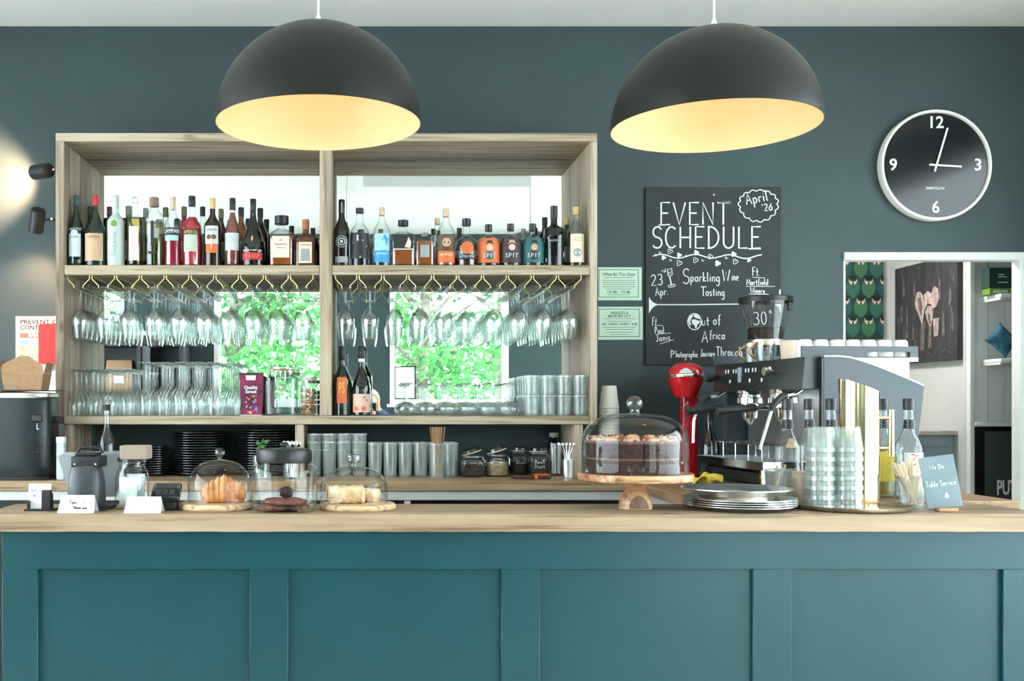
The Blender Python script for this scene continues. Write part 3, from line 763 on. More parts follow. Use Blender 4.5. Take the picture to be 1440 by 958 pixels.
bottle(107.6, 275, 23.5, Y1, 'green vermouth bottle with teal cap and pale arched label, beside the side panel', M['g_dkgreen'], M['c_green'], .46, .82, .30, .86, labels=[(.13, .45, .75, M['l_silver'])], texts=[('NOILLY PRAT', .515, .035, .95, M['l_silver']), ('EXTRA DRY', .40, .018, .5, M['l_dark'])], extra=disc_mark('x', M['l_silver'], .455, .05))
bottle(134.5, 275, 30, Y1, 'olive bottle with red cap and tan picture label', M['g_dkgreen'], M['c_red'], .44, .82, .23, .86, labels=[(.07, .45, .95, M['l_tan'])], texts=[('CARPANO', .40, .03, .6, M['l_brown'])], extra=poly_mark(M['l_pink'], [(-.5, .12), (.5, .12), (.3, .34), (-.2, .30)]))
bottle(163, 275, 24, Y1, 'frosted white bottle with a green apple and upright lettering', M['g_frost'], M['c_grey'], .62, .77, .34, .82, texts=[('Trickenne', .30, .34, .30, M['l_grey'], 1)], extra=marks(disc_mark('x', M['l_lime'], .59, .045), poly_mark(M['l_dark'], [(-.05, .635), (.18, .66), (.05, .64)])))
bottle(190, 277, 22, Y1, 'slim clear bottle of yellow liqueur with a tall white label', M['g_clear'], M['g_clear'], .66, .76, .32, .92, 1.25, fill=(M['q_gold'], .70), labels=[(.08, .56, .62, M['l_white'])], texts=[('LEMON', .36, .26, .22, M['l_orange'], 1)])
bottle(217, 278, 27, Y1, 'clear fluted bottle of pale elderflower liqueur with a broad cork', M['g_clear'], M['c_bronze'], .70, .86, .36, .87, 1.35, fill=(M['q_pale'], .64), labels=[(.17, .21, .45, M['l_dark'])], extra=marks(poly_mark(M['l_navy'], [(-.16, .3), (0, .25), (.16, .3), (.16, .62), (0, .66), (-.16, .62)]), poly_mark(M['l_grey'], [(.16, .40), (.55, .40), (.6, .47), (.55, .54), (.16, .54)])))
bottle(243, 277, 24, Y1, 'clear bottle of crimson bitter with a black band above a pale blue label', M['g_clear'], M['c_tan'], .56, .82, .30, .82, fill=(M['q_bitter'], .44), labels=[(.44, .545, 1.1, M['l_dark']), (.36, .435, .85, M['l_sky'])], texts=[('CAMPARI', .495, .055, .98, M['l_white'])])
bottle(270, 276, 26, Y1, 'orange red aperitif bottle with navy cap and blue slanted banner', M['g_clear'], M['c_navy'], .56, .74, .34, .86, 1.15, fill=(M['q_red'], .70), bulge=.06, labels=[(.20, .44, .72, M['l_sage']), (.43, .52, .95, M['l_navy'])], texts=[('APEROL', .475, .05, .80, M['l_yellow'])], extra=poly_mark(M['l_orange'], [(-.95, .52), (.95, .54), (.95, .57), (-.95, .55)]))
bottle(299, 279, 24, Y1, 'dark brown cream liqueur bottle with gold cap and elephant head label', M['g_brown'], M['c_gold'], .58, .78, .32, .85, labels=[(.32, .58, .82, M['l_silver']), (.19, .32, .7, M['l_orange'])], texts=[('AMARULA', .525, .035, .62, M['l_brown'])], extra=marks(disc_mark('x', M['l_brown'], .42, .035, x0=-.28), disc_mark('x', M['l_brown'], .42, .035, x0=.28), poly_mark(M['l_pink'], [(-.2, .47), (.2, .47), (.14, .36), (.05, .24), (-.05, .24), (-.14, .36)])))
bottle(327, 279, 21, Y1, 'rose brown brandy bottle with black cap and plain white label', M['g_clear'], M['c_black'], .50, .80, .38, .82, 1.1, fill=(M['q_rose'], .80), labels=[(.23, .48, 1.1, M['l_silver']), (.79, .82, 3.1, M['l_white'])], texts=[('VAUDON', .37, .025, .5, M['l_grey'])])
bottle(356, 280, 33, Y1, 'wide bellied black cognac bottle with a red band label', M['g_black'], M['c_black'], .26, .80, .24, .84, 1.1, labels=[(.085, .19, .95, M['l_red'])], texts=[('RÉMY MARTIN', .225, .032, .85, M['l_white']), ('V.S.O.P', .14, .05, .62, M['l_gold'])], extra=marks(poly_mark(M['l_gold'], [(-.05, .35), (.08, .37), (.12, .42), (.0, .44), (-.1, .40)]), poly_mark(M['l_gold'], [(-.1, .75), (.1, .75), (0, .79)])))
bottle(396, 304, 32, Y1, 'squat square amaretto bottle with a wide black square cap', M['g_clear'], M['c_black'], .62, .78, .26, .84, 2.4, sq=7, sy=.8, fill=(M['q_amber'], .56), labels=[(.16, .58, .74, M['l_cream'])], texts=[('DISARONNO', .42, .04, .55, M['l_brown']), ('ORIGINALE', .35, .025, .4, M['l_brown'])], extra=disc_mark('x', M['l_tan'], .5, .03))
bottle(430, 309, 27, Y1, 'square brown orange liqueur bottle with copper cap, next to the divider', principled('cointreau_glass', (.085, .024, .008, 1), .12, coat=.4), M['c_copper'], .58, .72, .32, .80, 1.15, sq=7, sy=.8, labels=[(.06, .50, .68, M['l_cream'])], texts=[('COINTREAU', .44, .05, .55, M['l_red'])], extra=poly_mark(M['l_grey'], [(-.5, .1), (.5, .1), (.45, .36), (-.45, .36)]))
Y2 = F + .20
for px, top, w, gm, cm, lab in [(127, 291, 22, 'g_green', 'c_moss', 'green bottle with dark green cap behind the red capped bottle'), (154, 291, 20, 'g_dkgreen', 'c_maroon', 'dark bottle with maroon cap behind the frosted bottle'),
        (181, 290, 24, 'g_olive', 'c_sage', 'olive yellow bottle with grey green cap behind the yellow liqueur'), (205, 293, 20, 'g_clear', 'c_sage', 'clear bottle behind the broad corked liqueur'), (233, 292, 22, 'g_clear', 'c_olive', 'clear bottle with drab cap behind the crimson bitter'),
        (259, 291, 21, 'q_bitter', 'c_olive', 'deep red bottle with olive cap between the two red aperitifs'), (285, 291, 20, 'g_clear', 'c_navy', 'clear bottle with navy cap behind the orange aperitif'), (311, 294, 20, 'g_brown', 'c_olive', 'brown bottle with mustard cap behind the cream liqueur'),
        (339, 292, 22, 'q_amber', 'c_navy', 'amber bottle with navy cap behind the rose brandy'), (366, 293, 22, 'g_black', 'c_black', 'black bottle with black cap behind the wide cognac bottle'), (410, 318, 20, 'q_bitter', 'c_black', 'short dark red bottle behind the square amaretto'),
        (440, 321, 18, 'g_brown', 'c_maroon', 'short brown bottle behind the copper capped bottle')]:
    bottle(px, top, w, Y2, lab, M[gm], M[cm], .56, .80, .34, .86, name='liqueur_bottle', labels=[(.15, .45, .8, M['l_grey'])])
bottle(480.5, 281, 24, Y1, 'black liqueur bottle with a pale round rosette, next to the divider', M['g_black'], M['c_black'], .50, .76, .36, .80, 1.06, labels=[(.05, .14, .8, M['l_grey'])], extra=marks(rosette(M['l_silver']), poly_mark(M['l_silver'], [(-.12, .80), (.12, .80), (.12, .95), (-.12, .95)])))
bottle(506, 293, 27, Y1, 'clear vodka bottle with black label crossed by a pale V', M['g_clear'], M['c_black'], .56, .80, .34, .92, 1.25, labels=[(.12, .56, 1.2, M['l_dark'])], extra=marks(poly_mark(M['l_tan'], [(-.85, .40), (-.72, .40), (.1, .16), (0, .13)]), poly_mark(M['l_silver'], [(.75, .34), (.85, .34), (.08, .13), (0, .15)]), poly_mark(M['l_silver'], [(-.3, .42), (.35, .42), (.35, .44), (-.15, .44), (-.15, .52), (-.3, .52)])))
bottle(537, 292, 26, Y1, 'clear gin bottle with a blue and white wave label', M['g_clear'], M['c_tan'], .54, .84, .30, .87, 1.12, labels=[(.06, .26, .9, M['l_blue']), (.26, .54, .9, M['l_sky'])], texts=[('JINZU', .2, .04, .6, M['l_white'])], extra=poly_mark(M['l_blue'], [(-.6, .32), (.5, .34), (.7, .46), (.3, .53), (0, .44), (-.4, .38)]))
bottle(567, 310, 31, Y1, 'squat square whisky bottle with wide black cap and dark label', M['g_clear'], M['c_black'], .66, .76, .36, .88, 1.35, sq=7, sy=.75, fill=(M['q_amber'], .36), labels=[(.36, .66, .9, M['l_dark'])], extra=marks(poly_mark(M['l_cream'], [(.1, .40), (.6, .38), (.7, .5), (.45, .62), (.3, .5)]), poly_mark(M['l_cream'], [(-.9, .345), (.9, .345), (.9, .365), (-.9, .365)])))
bottle(597, 328, 25, Y1, 'small square amber whisky bottle with a blue grey label', M['g_clear'], M['g_clear'], .78, .88, .34, .90, 1.1, sq=7, sy=.8, fill=(M['q_amber'], .74), labels=[(.26, .62, .52, M['l_grey'])])
bottle(627, 294, 28, Y1, 'clear rum bottle with an orange and brown picture label', M['g_clear'], M['c_tan'], .54, .84, .30, .87, 1.12, fill=(M['q_amber'], .30), labels=[(.06, .25, .95, M['l_orange']), (.25, .53, .95, M['l_brown'])], texts=[('BUMBU', .19, .045, .6, M['l_cream'])], extra=disc_mark('x', M['l_tan'], .40, .075))
bottle(656, 308, 31, Y1, 'round shouldered rum bottle with an orange striped ball label', M['g_clear'], M['c_black'], .50, .66, .30, .86, 1.35, fill=(M['g_brown'], .18), labels=[(.13, .23, 1.1, M['l_dark'])], texts=[('BRITISH SPIRIT', .19, .05, .75, M['l_silver'])], extra=disc_mark('x', M['l_orange'], .37, .13))
for px, top, cols, lab in [(687, 316, ('l_dark', 'l_pink', 'l_teal'), 'stout gin bottle with a man in a cap on an orange ground'), (718, 315, ('l_tan', 'l_pink', 'l_plum'), 'stout gin bottle with a fair haired bust on a dark ground'), (749, 315, ('l_dark', 'l_tan', 'l_navy'), 'stout gin bottle with a man in a dark hat on a teal ground')]:
    bottle(px, top, 31, Y1, lab, M['g_clear'], M['c_black'], .62, .74, .28, .84, 1.15, labels=[(.07, .66, 1.35, M[{687: 'l_orange', 718: 'l_plum', 749: 'l_teal'}[px]])], texts=[('SPIT', .24, .10, .6, M['l_silver'])], extra=portrait(M[cols[0]], M[cols[1]], M[cols[2]]))
bottle(779, 290, 29, Y1, 'tall black gin bottle with a pale slanting band near its base', M['g_black'], M['c_black'], .60, .70, .32, .80, 1.1, texts=[('BROCKMANS', .41, .03, .55, M['l_silver'])], extra=marks(poly_mark(M['l_white'], [(-1.0, .06), (-1.0, .13), (1.0, .23), (1.0, .15)]), poly_mark(M['l_silver'], [(-.55, .36), (.55, .36), (.55, .366), (-.55, .366)]), poly_mark(M['l_silver'], [(-.55, .49), (.55, .49), (.55, .496), (-.55, .496)])))
bottle(810, 291, 25, Y1, 'clear spirit bottle with gold cork and cream label, next to the right panel', M['g_clear'], M['c_gold'], .54, .82, .30, .87, 1.25, labels=[(.06, .53, .85, M['l_cream'])], texts=[('GOLD', .44, .07, .5, M['l_gold'])], extra=disc_mark('x', M['l_grey'], .22, .07))
for px, top, w, gm, cm, lab in [(615, 307, 21, 'g_clear', 'c_tan', 'clear bottle with pale cork behind the orange labelled rum'), (646, 321, 20, 'g_black', 'c_black', 'short dark bottle behind the striped ball rum'),
        (766, 306, 21, 'g_black', 'c_black', 'black capped bottle behind the tall black gin'), (797, 307, 20, 'g_dkgreen', 'c_gold', 'dark bottle with gold cap behind the cream labelled bottle'), (736, 322, 18, 'g_clear', 'c_sage', 'short clear bottle behind the two hatted gins')]:
    bottle(px, top, w, Y2, lab, M[gm], M[cm], .56, .80, .34, .88, labels=[(.15, .45, .8, M['l_grey'])])
# wine bottles on the glass shelf
GB = LT + .0006
bottle(481, 487, 26, F + .06, 'dark green prosecco bottle with an orange label, front by the divider', M['g_dkgreen'], M['c_black'], .50, .74, .32, .80, 1.1, labels=[(.18, .55, .55, M['l_orange'])], texts=[('PS', .40, .16, .30, M['l_yellow'])], base=GB, name='wine_bottle', group='wine bottles on the glass shelf')
bottle(508.5, 487, 27, F + .06, 'black wine bottle with a pink label and white neck band', M['g_black'], M['c_black'], .36, .74, .32, .82, 1.1, labels=[(.05, .31, 1.05, M['l_pink']), (.775, .82, 1.4, M['l_white'])], base=GB, name='wine_bottle', group='wine bottles on the glass shelf', extra=marks(disc_mark('x', M['l_orange'], .10, .035, x0=-.55), disc_mark('x', M['l_orange'], .10, .035, x0=.25), poly_mark(M['l_dark'], [(.2, .27), (.4, .27), (.4, .255), (.2, .255)]), poly_mark(M['l_dark'], [(.45, .23), (.65, .23), (.65, .215), (.45, .215)])))
bottle(484, 497, 24, F + .21, 'light green wine bottle behind the orange labelled one', M['g_green'], M['c_black'], .50, .74, .32, .80, 1.1, base=GB, name='wine_bottle', group='wine bottles on the glass shelf')
bottle(512, 490, 24, F + .20, 'olive white wine bottle behind the pink labelled one', M['g_olive'], M['c_navy'], .56, .76, .32, .80, 1.1, labels=[(.1, .35, 1.0, M['l_dark'])], base=GB, name='wine_bottle', group='wine bottles on the glass shelf')

# ---------------------------------------------------------------- sweet tub and jars on the glass shelf
YS = F + .055
t = thing('sweet_tub', 'purple card tub of sweets with a round white logo and rainbow print', 'sweet tub', (XX(354, YS), YS, LT + .0008))
kx = YS / F_PX
hh = 59 * kx; wb, wt = 14 * kx, 16 * kx
M['tub'] = noisy('purple_tub_print', srgb(74, 24, 62), srgb(150, 44, 84), 14, .4)
b = MB(); d = .042
vs = [(-wb, -d * .7, 0.003), (wb, -d * .7, 0.003), (wb, d * .7, 0.003), (-wb, d * .7, 0.003), (-wt, -d * .8, hh), (wt, -d * .8, hh), (wt, d * .8, hh), (-wt, d * .8, hh)]
b.add(vs, [(0, 1, 2, 3), (4, 7, 6, 5), (0, 4, 5, 1), (1, 5, 6, 2), (2, 6, 7, 3), (3, 7, 4, 0)]); obj('tub_body', b, M['tub'], t, smooth=False)
obj('rim', MB().box(-wt - .001, -d * .8 - .001, hh - .004, wt + .001, d * .8 + .001, hh + .003, bev=.001), M['l_plum'], t)
obj('base_rim', MB().box(-wb - .005, -d * .7 - .003, 0, wb + .005, d * .7 + .003, .004, bev=.001), M['l_silver'], t)
fy = lambda z: -d * (.7 + .1 * z / hh) - .0012
lm = MB()
lm.add([(-.020, fy(hh * .9), hh * .84), (.020, fy(hh * .9), hh * .84), (.022, fy(hh * .96) - .0004, hh * .95), (-.022, fy(hh * .96) - .0004, hh * .95)], [(0, 1, 2, 3)])
obj('price_flash', lm, M['l_white'], t, smooth=False)
for w_, q_ in (('Quality', .665), ('Street', .565)):
    lm = MB(); flat_text(lm, w_, 0, fy(hh * q_) - .001, hh * q_, .020, bold=.0004); obj('lettering', lm, M['l_white'], t, smooth=False)
cb = MB(); rr = random.Random(5); cols = [M['l_blue'], M['l_lime'], M['l_yellow'], M['l_orange'], M['l_red'], principled('label_violet', srgb(120, 60, 150), .5)]
for i in range(22):
    z = hh * rr.uniform(.06, .48); x = rr.uniform(-.028, .028); s = rr.uniform(.004, .008); y = fy(z) - .0006
    cb.add([(x - s, y, z), (x, y, z - s), (x + s, y, z + s * .3), (x, y, z + s)], [(0, 1, 2, 3)], i % 6)
obj('sweet_print', cb, cols, t, smooth=False)
def jar_profile(r, h, rneck, hneck): return [(0, .002), (r * .9, 0), (r, .008), (r, hneck - .02), (r * .97, hneck - .008), (rneck, hneck), (rneck, h), (rneck - .003, h)]
YJ = F + .075
t = thing('storage_jar', 'tall square clip top glass jar, empty, beside the purple sweet tub', 'jar', (XX(396, YJ), YJ, LT + .0008))
obj('jar_body', MB().lathe(jar_profile(.070, .205, .052, .178), 40, sq=5), M['glass_thick'], t)
obj('lid', MB().lathe([(0, .222), (.045, .222), (.055, .216), (.056, .206), (0, .2055)], 32), M['glass_thick'], t)
obj('seal', MB().lathe([(.0535, .2012), (.0575, .2012), (.0575, .2058), (.0535, .2058)], 32), principled('orange_rubber', srgb(190, 120, 70), .6), t)
cw = MB().tube([(.057 * math.cos(a), .057 * math.sin(a), .196) for a in [2 * PI * i / 24 for i in range(24)]], .0015, 6, closed=True)
for s in (-1, 1): cw.tube([(s * .020, -.058, .196), (s * .022, -.066, .17), (s * .016, -.068, .135), (0, -.068, .13)], .0013, 6)
obj('wire_clip', cw, M['chrome'], t)
YK = F + .06
t = thing('cork_jar', 'glass jar filled with wine corks, next to the divider post', 'jar', (XX(433.5, YK), YK, LT + .0008))
obj('jar_body', MB().lathe(jar_profile(.040, .160, .034, .143), 32), M['glass'], t)
obj('lid', MB().lathe([(0, .171), (.033, .171), (.0375, .168), (.0375, .1545), (0, .1612)], 28), M['l_sage'], t)
M['cork'] = noisy('cork', srgb(186, 146, 110), srgb(146, 106, 76), 90, .9)
rc_ = random.Random(9)
k = 0
for lay in range(5):
    for j in range(4):
        a = j * PI / 2 + lay * .8; x, y, z = .0215 * math.cos(a), .0215 * math.sin(a), .012 + lay * .0235
        d = Vector((math.cos(a + 1.57), math.sin(a + 1.57), rc_.uniform(-.12, .12))).normalized()
        if lay == 4 and j == 3: continue
        c = MB(); p = Vector((x, y, z + .003)); L = .0135
        c.tube([p - d * L, p - d * L * .8, p + d * L * .8, p + d * L], [.0092, .0105, .0105, .0092], 10)
        o = solo('wine_cork', c, M['cork'], 'wine cork in the cork jar, layer %s up, %s round' % (ORD[lay], ORD[j]), 'cork', (XX(433.5, YK), YK, LT + .0008), 'corks in the cork jar')

# ---------------------------------------------------------------- low compartment: plates, jars, small things
def plate_mesh(r, h=.012):
    return MB().lathe([(0, 0), (r * .62, 0), (r * .72, .003), (r, h), (r * .995, h + .0025), (r * .7, .0062), (r * .6, .004), (0, .004)], 40)
M['plate'] = principled('black_stoneware', (.016, .017, .019, 1), .22, coat=.2)
me_plate = mesh_of('dinner_plate', plate_mesh(.125), M['plate'])
me_plate_s = mesh_of('side_plate', plate_mesh(.098), M['plate'])
for (px, n, lab, me, Yp, pt, ct) in [(281, 17, 'middle', me_plate, F + .155, .0112, 'dinner_plate'), (374, 18, 'tall', me_plate, F + .155, .0112, 'dinner_plate'), (209, 12, 'low', me_plate_s, F + .13, .0105, 'side_plate')]:
    where = {'middle': 'stack behind the croissant cloche', 'tall': 'stack beside the low post', 'low': 'stack behind the tip jar'}[lab]
    for i in range(n):
        place(ct, me, (XX(px, Yp), Yp, WT + .0008 + i * pt), 'black plate in the %s, %s from the bottom' % (where, ORD[i]), 'plate', 'black plates in the low compartment')
def clip_jar(px, Y, r, h, label, fillm, lv, open_lid=False, texts=(), rz=0.0, sq=4):
    t = thing('clip_top_jar', label, 'jar', (XX(px, Y), Y, WT + .0008), rz, 'clip top jars in the low compartment')
    obj('jar_body', MB().lathe(jar_profile(r, h, r * .82, h * .86), 36, sq=sq), M['glass'], t)
    obj('contents', MB().lathe([(0, .006), (r * .86, .006), (r * .9, .012), (r * .9, h * lv), (r * .5, h * (lv + .03)), (0, h * (lv + .01))], 28, sq=sq), fillm, t)
    lid = MB().lathe([(0, .018), (r * .6, .018), (r * .78, .012), (r * .82, .001), (0, 0)], 28)
    M4 = (Matrix.Translation((-r * .72, 0, h + .004)) @ Matrix.Rotation(-.30 if open_lid else 0, 4, 'Y') @ Matrix.Translation((r * .72, 0, 0)))
    lid.xf(M4); obj('lid', lid, M['glass_thick'], t)
    obj('seal', MB().lathe([(r * .8, -.0035), (r * .84, -.0035), (r * .84, .0005), (r * .8, .0005)], 28).xf(M4), M['c_tan'], t)
    w = MB().tube([(r * .84 * math.cos(2 * PI * i / 20), r * .84 * math.sin(2 * PI * i / 20), h * .93) for i in range(20)], .0013, 5, closed=True)
    for s in (-1, 1): w.tube([(r * .84, s * .014, h * .93), (r * 1.06, s * .014, h * .72), (r * 1.03, s * .009, h * .5)], .0013, 5)
    obj('wire_clip', w, M['chrome'], t)
    if texts:
        m = MB()
        for s_, z, hh_ in texts: pen_text(m, s_, -r * .5, -r * 1.012, z, hh_, width=r * 1.0, r=.0007)
        obj('lettering', m, M['chalk'], t, smooth=False)
    return t
M['coffee'] = noisy('ground_coffee', srgb(52, 34, 26), srgb(30, 20, 16), 120, .9)
M['oats'] = noisy('pale_crumbs', srgb(170, 150, 118), srgb(130, 110, 84), 90, .9)
M['darkfill'] = noisy('dark_contents', srgb(26, 26, 24), srgb(40, 38, 32), 90, .8)
clip_jar(664, F + .03, .052, .092, 'clip top jar of brown contents with its lid ajar, beside the highballs', M['coffee'], .62, True)
clip_jar(699, F + .05, .053, .098, 'clip top jar of pale crumbs with a looped handwritten mark', M['oats'], .62, True, texts=[('S', .052, .028)], sq=None)
clip_jar(731, F + .20, .046, .104, 'dark clip top jar behind the brown wallet, half hidden by the crumb jar', M['darkfill'], .5, texts=[('Dust', .05, .014)])
clip_jar(757, F + .12, .048, .104, 'dark clip top jar with chalk handwriting above the orange banded wallet', M['darkfill'], .62, texts=[('Best', .055, .014), ('Dust', .035, .014)])
t = thing('wallet', 'brown leather wallet with an orange band lying on the worktop', 'wallet', (XX(746, 4.42), 4.42, WT + .0008))
obj('cover', MB().box(-.080, -.045, 0, .080, .045, .014, bev=.004), noisy('brown_leather', srgb(74, 40, 30), srgb(56, 30, 24), 60, .5, .2, 200), t)
obj('band', MB().box(.012, -.0465, -.0002, .024, .0465, .0155, bev=.001), M['l_orange'], t); obj('flap', MB().box(.026, -.043, .0145, .078, .043, .0175, bev=.001), M['l_orange'], t)
t = thing('straw_jar', 'glass jar packed with wrapped paper straws', 'jar', (XX(781, F + .11), F + .11, WT + .0008))
obj('jar_body', MB().lathe([(0, .002), (.028, 0), (.03, .006), (.03, .12), (.0285, .12), (.0285, .006), (0, .006)], 28), M['glass'], t)
m = MB(); q = random.Random(2)
for i in range(26):
    a, rr_ = q.uniform(0, 6.28), .024 * math.sqrt(q.random()); m.tube([(rr_ * math.cos(a) * .8, rr_ * math.sin(a) * .8, .008), (rr_ * math.cos(a), rr_ * math.sin(a), .138 + q.uniform(0, .008))], .0034, 6)
o = obj('paper_straws', m, M['l_silver'], t); o['kind'] = 'stuff'
t = thing('small_bottle', 'small dark bottle with a green and white cap behind the straw jar', 'bottle', (XX(779, F + .26), F + .26, WT + .0008))
obj('bottle_body', MB().lathe([(0, 0), (.026, 0), (.028, .004), (.028, .12), (.022, .14), (.014, .155), (.014, .17), (0, .17)], 24), M['g_black'], t); obj('cap', MB().lathe([(.014, .168), (.021, .168), (.021, .186), (0, .187)], 24), M['l_sage'], t)
t = thing('steel_shaker', 'small steel cup of thin spoons beside the end post', 'cup', (XX(799, 4.46), 4.46, WT + .0008))
obj('cup_body', MB().lathe([(0, 0), (.024, 0), (.026, .078), (.0245, .078), (.0225, .003), (0, .003)], 28), M['steel'], t)
for i in range(5):
    a = -1.0 + i * .5; m = MB().tube([(.004 * i - .008, .004, .006), (.012 * a - .004, .008, .10), (.03 * a - .006, .010, .135)], .0016, 6); m.ball((.032 * a - .006, .010, .142), (.006, .002, .010), 10, 6)
    obj('spoon', m, M['steel'], t)
# bamboo skewers in a glass in front of the highballs
Ysk = 4.452; xs_ = XX(615.5, Ysk)
o = place('highball_glass', me_high, (xs_, Ysk, WT + .0008), 'highball glass holding the bundle of bamboo skewers', 'highball glass', 'highball glasses on the back worktop')
M['bamboo'] = principled('bamboo', srgb(176, 138, 98), .6)
q = random.Random(11)
for i in range(28):
    a = 2 * PI * i / 28 * 5.3; rr_ = .021 * math.sqrt((i + .5) / 28)
    c, s_ = math.cos(a), math.sin(a)
    m = MB().tube([(rr_ * c * .7, rr_ * s_ * .7, .0086), (rr_ * c, rr_ * s_, .11), (rr_ * c * 1.75, rr_ * s_ * .9, .219)], [.0012, .0014, .0014], 5)
    solo('bamboo_skewer', m, M['bamboo'], 'thin bamboo skewer in the bundle under the glass shelf', 'skewer', (xs_, Ysk, WT + .0008), 'bamboo skewers in a glass')
# herb glass and spoon pot peeping over the cookie jar
t = thing('herb_pot', 'small glass of green herb leaves behind the black lidded cookie jar', 'herb pot', (XX(367, 4.38), 4.38, WT + .0008))
obj('pot', MB().lathe([(0, 0), (.034, 0), (.040, .10), (.038, .10), (.032, .003), (0, .003)], 28), M['glass'], t)
m = MB(); q = random.Random(6)
for i in range(46):
    p = Vector((q.gauss(0, .018), q.gauss(0, .016), .12 + q.uniform(-.02, .045))); s_ = q.uniform(.008, .014)
    d1 = Vector((q.gauss(0, 1), q.gauss(0, 1), q.gauss(0, .8))).normalized(); d2 = d1.orthogonal().normalized()
    m.add([p - d1 * s_, p + d2 * s_ * .55, p + d1 * s_, p - d2 * s_ * .55], [(0, 1, 2, 3)])
for i in range(8): m.tube([(q.uniform(-.012, .012), q.uniform(-.012, .012), .01), (q.uniform(-.02, .02), q.uniform(-.02, .02), .12)], .0014, 5)
obj('foliage', m, principled('herb_green', srgb(74, 122, 70), .55), t, smooth=False)
t = thing('spoon_pot', 'glass pot of teaspoons behind the black lidded cookie jar', 'cutlery pot', (XX(410, 4.40), 4.40, WT + .0008))
obj('pot', MB().lathe([(0, 0), (.036, 0), (.040, .10), (.038, .10), (.033, .004), (0, .004)], 28), M['glass'], t)
for i, a in enumerate((-1.3, -.6, .1, .7, 1.2)):
    m = MB().tube([(.006 * a, .0, .008), (.02 * a, .004 * i - .008, .13)], .002, 6); m.ball((.024 * a, .004 * i - .008, .147), (.010, .003, .015), 12, 8); obj('teaspoon', m, M['steel'] if i % 2 else M['chrome'], t)

# ---------------------------------------------------------------- left end: soup kettle, boxes, notice, fire blanket, spotlights
t = thing('soup_kettle', 'large dark grey rounded soup kettle with a steel rim on the back worktop', 'soup kettle', (-1.535, 4.384, WT + .0006))
kr = .196
M['kettle'] = noisy('dark_metallic_enamel', srgb(46, 52, 55), srgb(40, 46, 48), 200, .34, metal=.55)
obj('body', MB().lathe([(0, .012), (kr * .93, .012), (kr * .99, .03), (kr, .06), (kr, .33), (kr * .97, .345), (0, .345)], 56, sq=4.5, sy=.535), M['kettle'], t)
obj('base_ring', MB().lathe([(0, 0), (kr * .96, 0), (kr * .97, .0135), (0, .0135)], 56, sq=4.5, sy=.53), M['black'], t)
obj('rim', MB().lathe([(kr * .97, .343), (kr * 1.0, .349), (kr * .985, .362), (kr * .9, .366), (kr * .3, .372), (0, .372)], 56, sq=4.5, sy=.535), M['steel'], t)
obj('latch', MB().box(kr - .064, -.118, .245, kr - .020, -.1045, .275, bev=.004), M['black'], t); obj('handle', MB().box(kr - .004, -.03, .235, kr + .03, .03, .265, bev=.006), M['black'], t)
vm = MB()
for i in range(7):
    for j in range(6): vm.box(kr - .085 + i * .0105, -.1062, .115 + j * .013, kr - .080 + i * .0105, -.1048, .121 + j * .013)
obj('vent_holes', vm, M['black'], t, smooth=False)
mk = MB().box(kr - .046, -.1064, .215, kr - .0438, -.105, .238); mk.box(kr - .046, -.1064, .213, kr - .036, -.105, .2155); obj('mark', mk, M['paper'], t, smooth=False)
# takeaway boxes on the kettle
def kraft_box(x, y, z, w, d, h, label, rz):
    t = thing('takeaway_box', label, 'takeaway box', (x, y, z), rz, 'kraft takeaway boxes on the soup kettle')
    b = MB(); e = .0012
    def wall(pts): b.add(pts, [tuple(range(len(pts)))])
    W, D = w / 2, d / 2; w2, d2 = W * .88, D * .88
    wall([(-w2, -d2, 0), (w2, -d2, 0), (w2, d2, 0), (-w2, d2, 0)])
    for s in (-1, 1):
        wall([(-w2, s * d2, 0), (w2, s * d2, 0), (W, s * D, h), (-W, s * D, h)]); wall([(s * w2, -d2, 0), (s * w2, d2, 0), (s * W, D, h), (s * W, -D, h)])
    o = obj('tray', b, M['kraft'], t, smooth=False); sd_ = o.modifiers.new('card', 'SOLIDIFY'); sd_.thickness = .0014
    f = MB()
    f.add([(-W, -D, h + .0005), (W, -D, h + .0005), (W * .98, -D * 1.0, h * 1.42), (W * .28, -D * .8, h * 2.05), (-W * .18, -D * .8, h * 2.05), (-W * .98, -D, h * 1.5)], [(0, 1, 2, 3, 4, 5)])
    o = obj('front_flap', f, M['kraft'], t, smooth=False); o.modifiers.new('card', 'SOLIDIFY').thickness = .0014
    f = MB()
    f.add([(-W - .0005, D, h + .0005), (-W - .0005, -D * .9, h + .0005), (-W * 1.18, -D * .7, h * 1.75), (-W * 1.18, D * .7, h * 1.75)], [(0, 1, 2, 3)])
    o = obj('side_flap', f, M['kraft'], t, smooth=False); o.modifiers.new('card', 'SOLIDIFY').thickness = .0014
    f = MB()
    f.add([(W + .0005, D, h + .0005), (W + .0005, -D * .9, h + .0005), (W * 1.12, -D * .7, h * 1.65), (W * 1.12, D * .7, h * 1.65)], [(0, 1, 2, 3)])
    o = obj('side_flap', f, M['kraft'], t, smooth=False); o.modifiers.new('card', 'SOLIDIFY').thickness = .0014
kz = WT + .0006 + .3725
kraft_box(XX(37.5, 4.37), 4.37, kz + .0048, .175, .11, .070, 'open kraft takeaway box with peaked front flap, on the soup kettle', 0)
solo('paper_sheet', MB().box(-.135, -.075, 0, .135, .075, .003, bev=.0005), M['black_soft'], 'dark folded card lying under the takeaway box on the kettle', 'card', (XX(35, 4.37) + .04, 4.385, kz + .0008), rotz=.06)
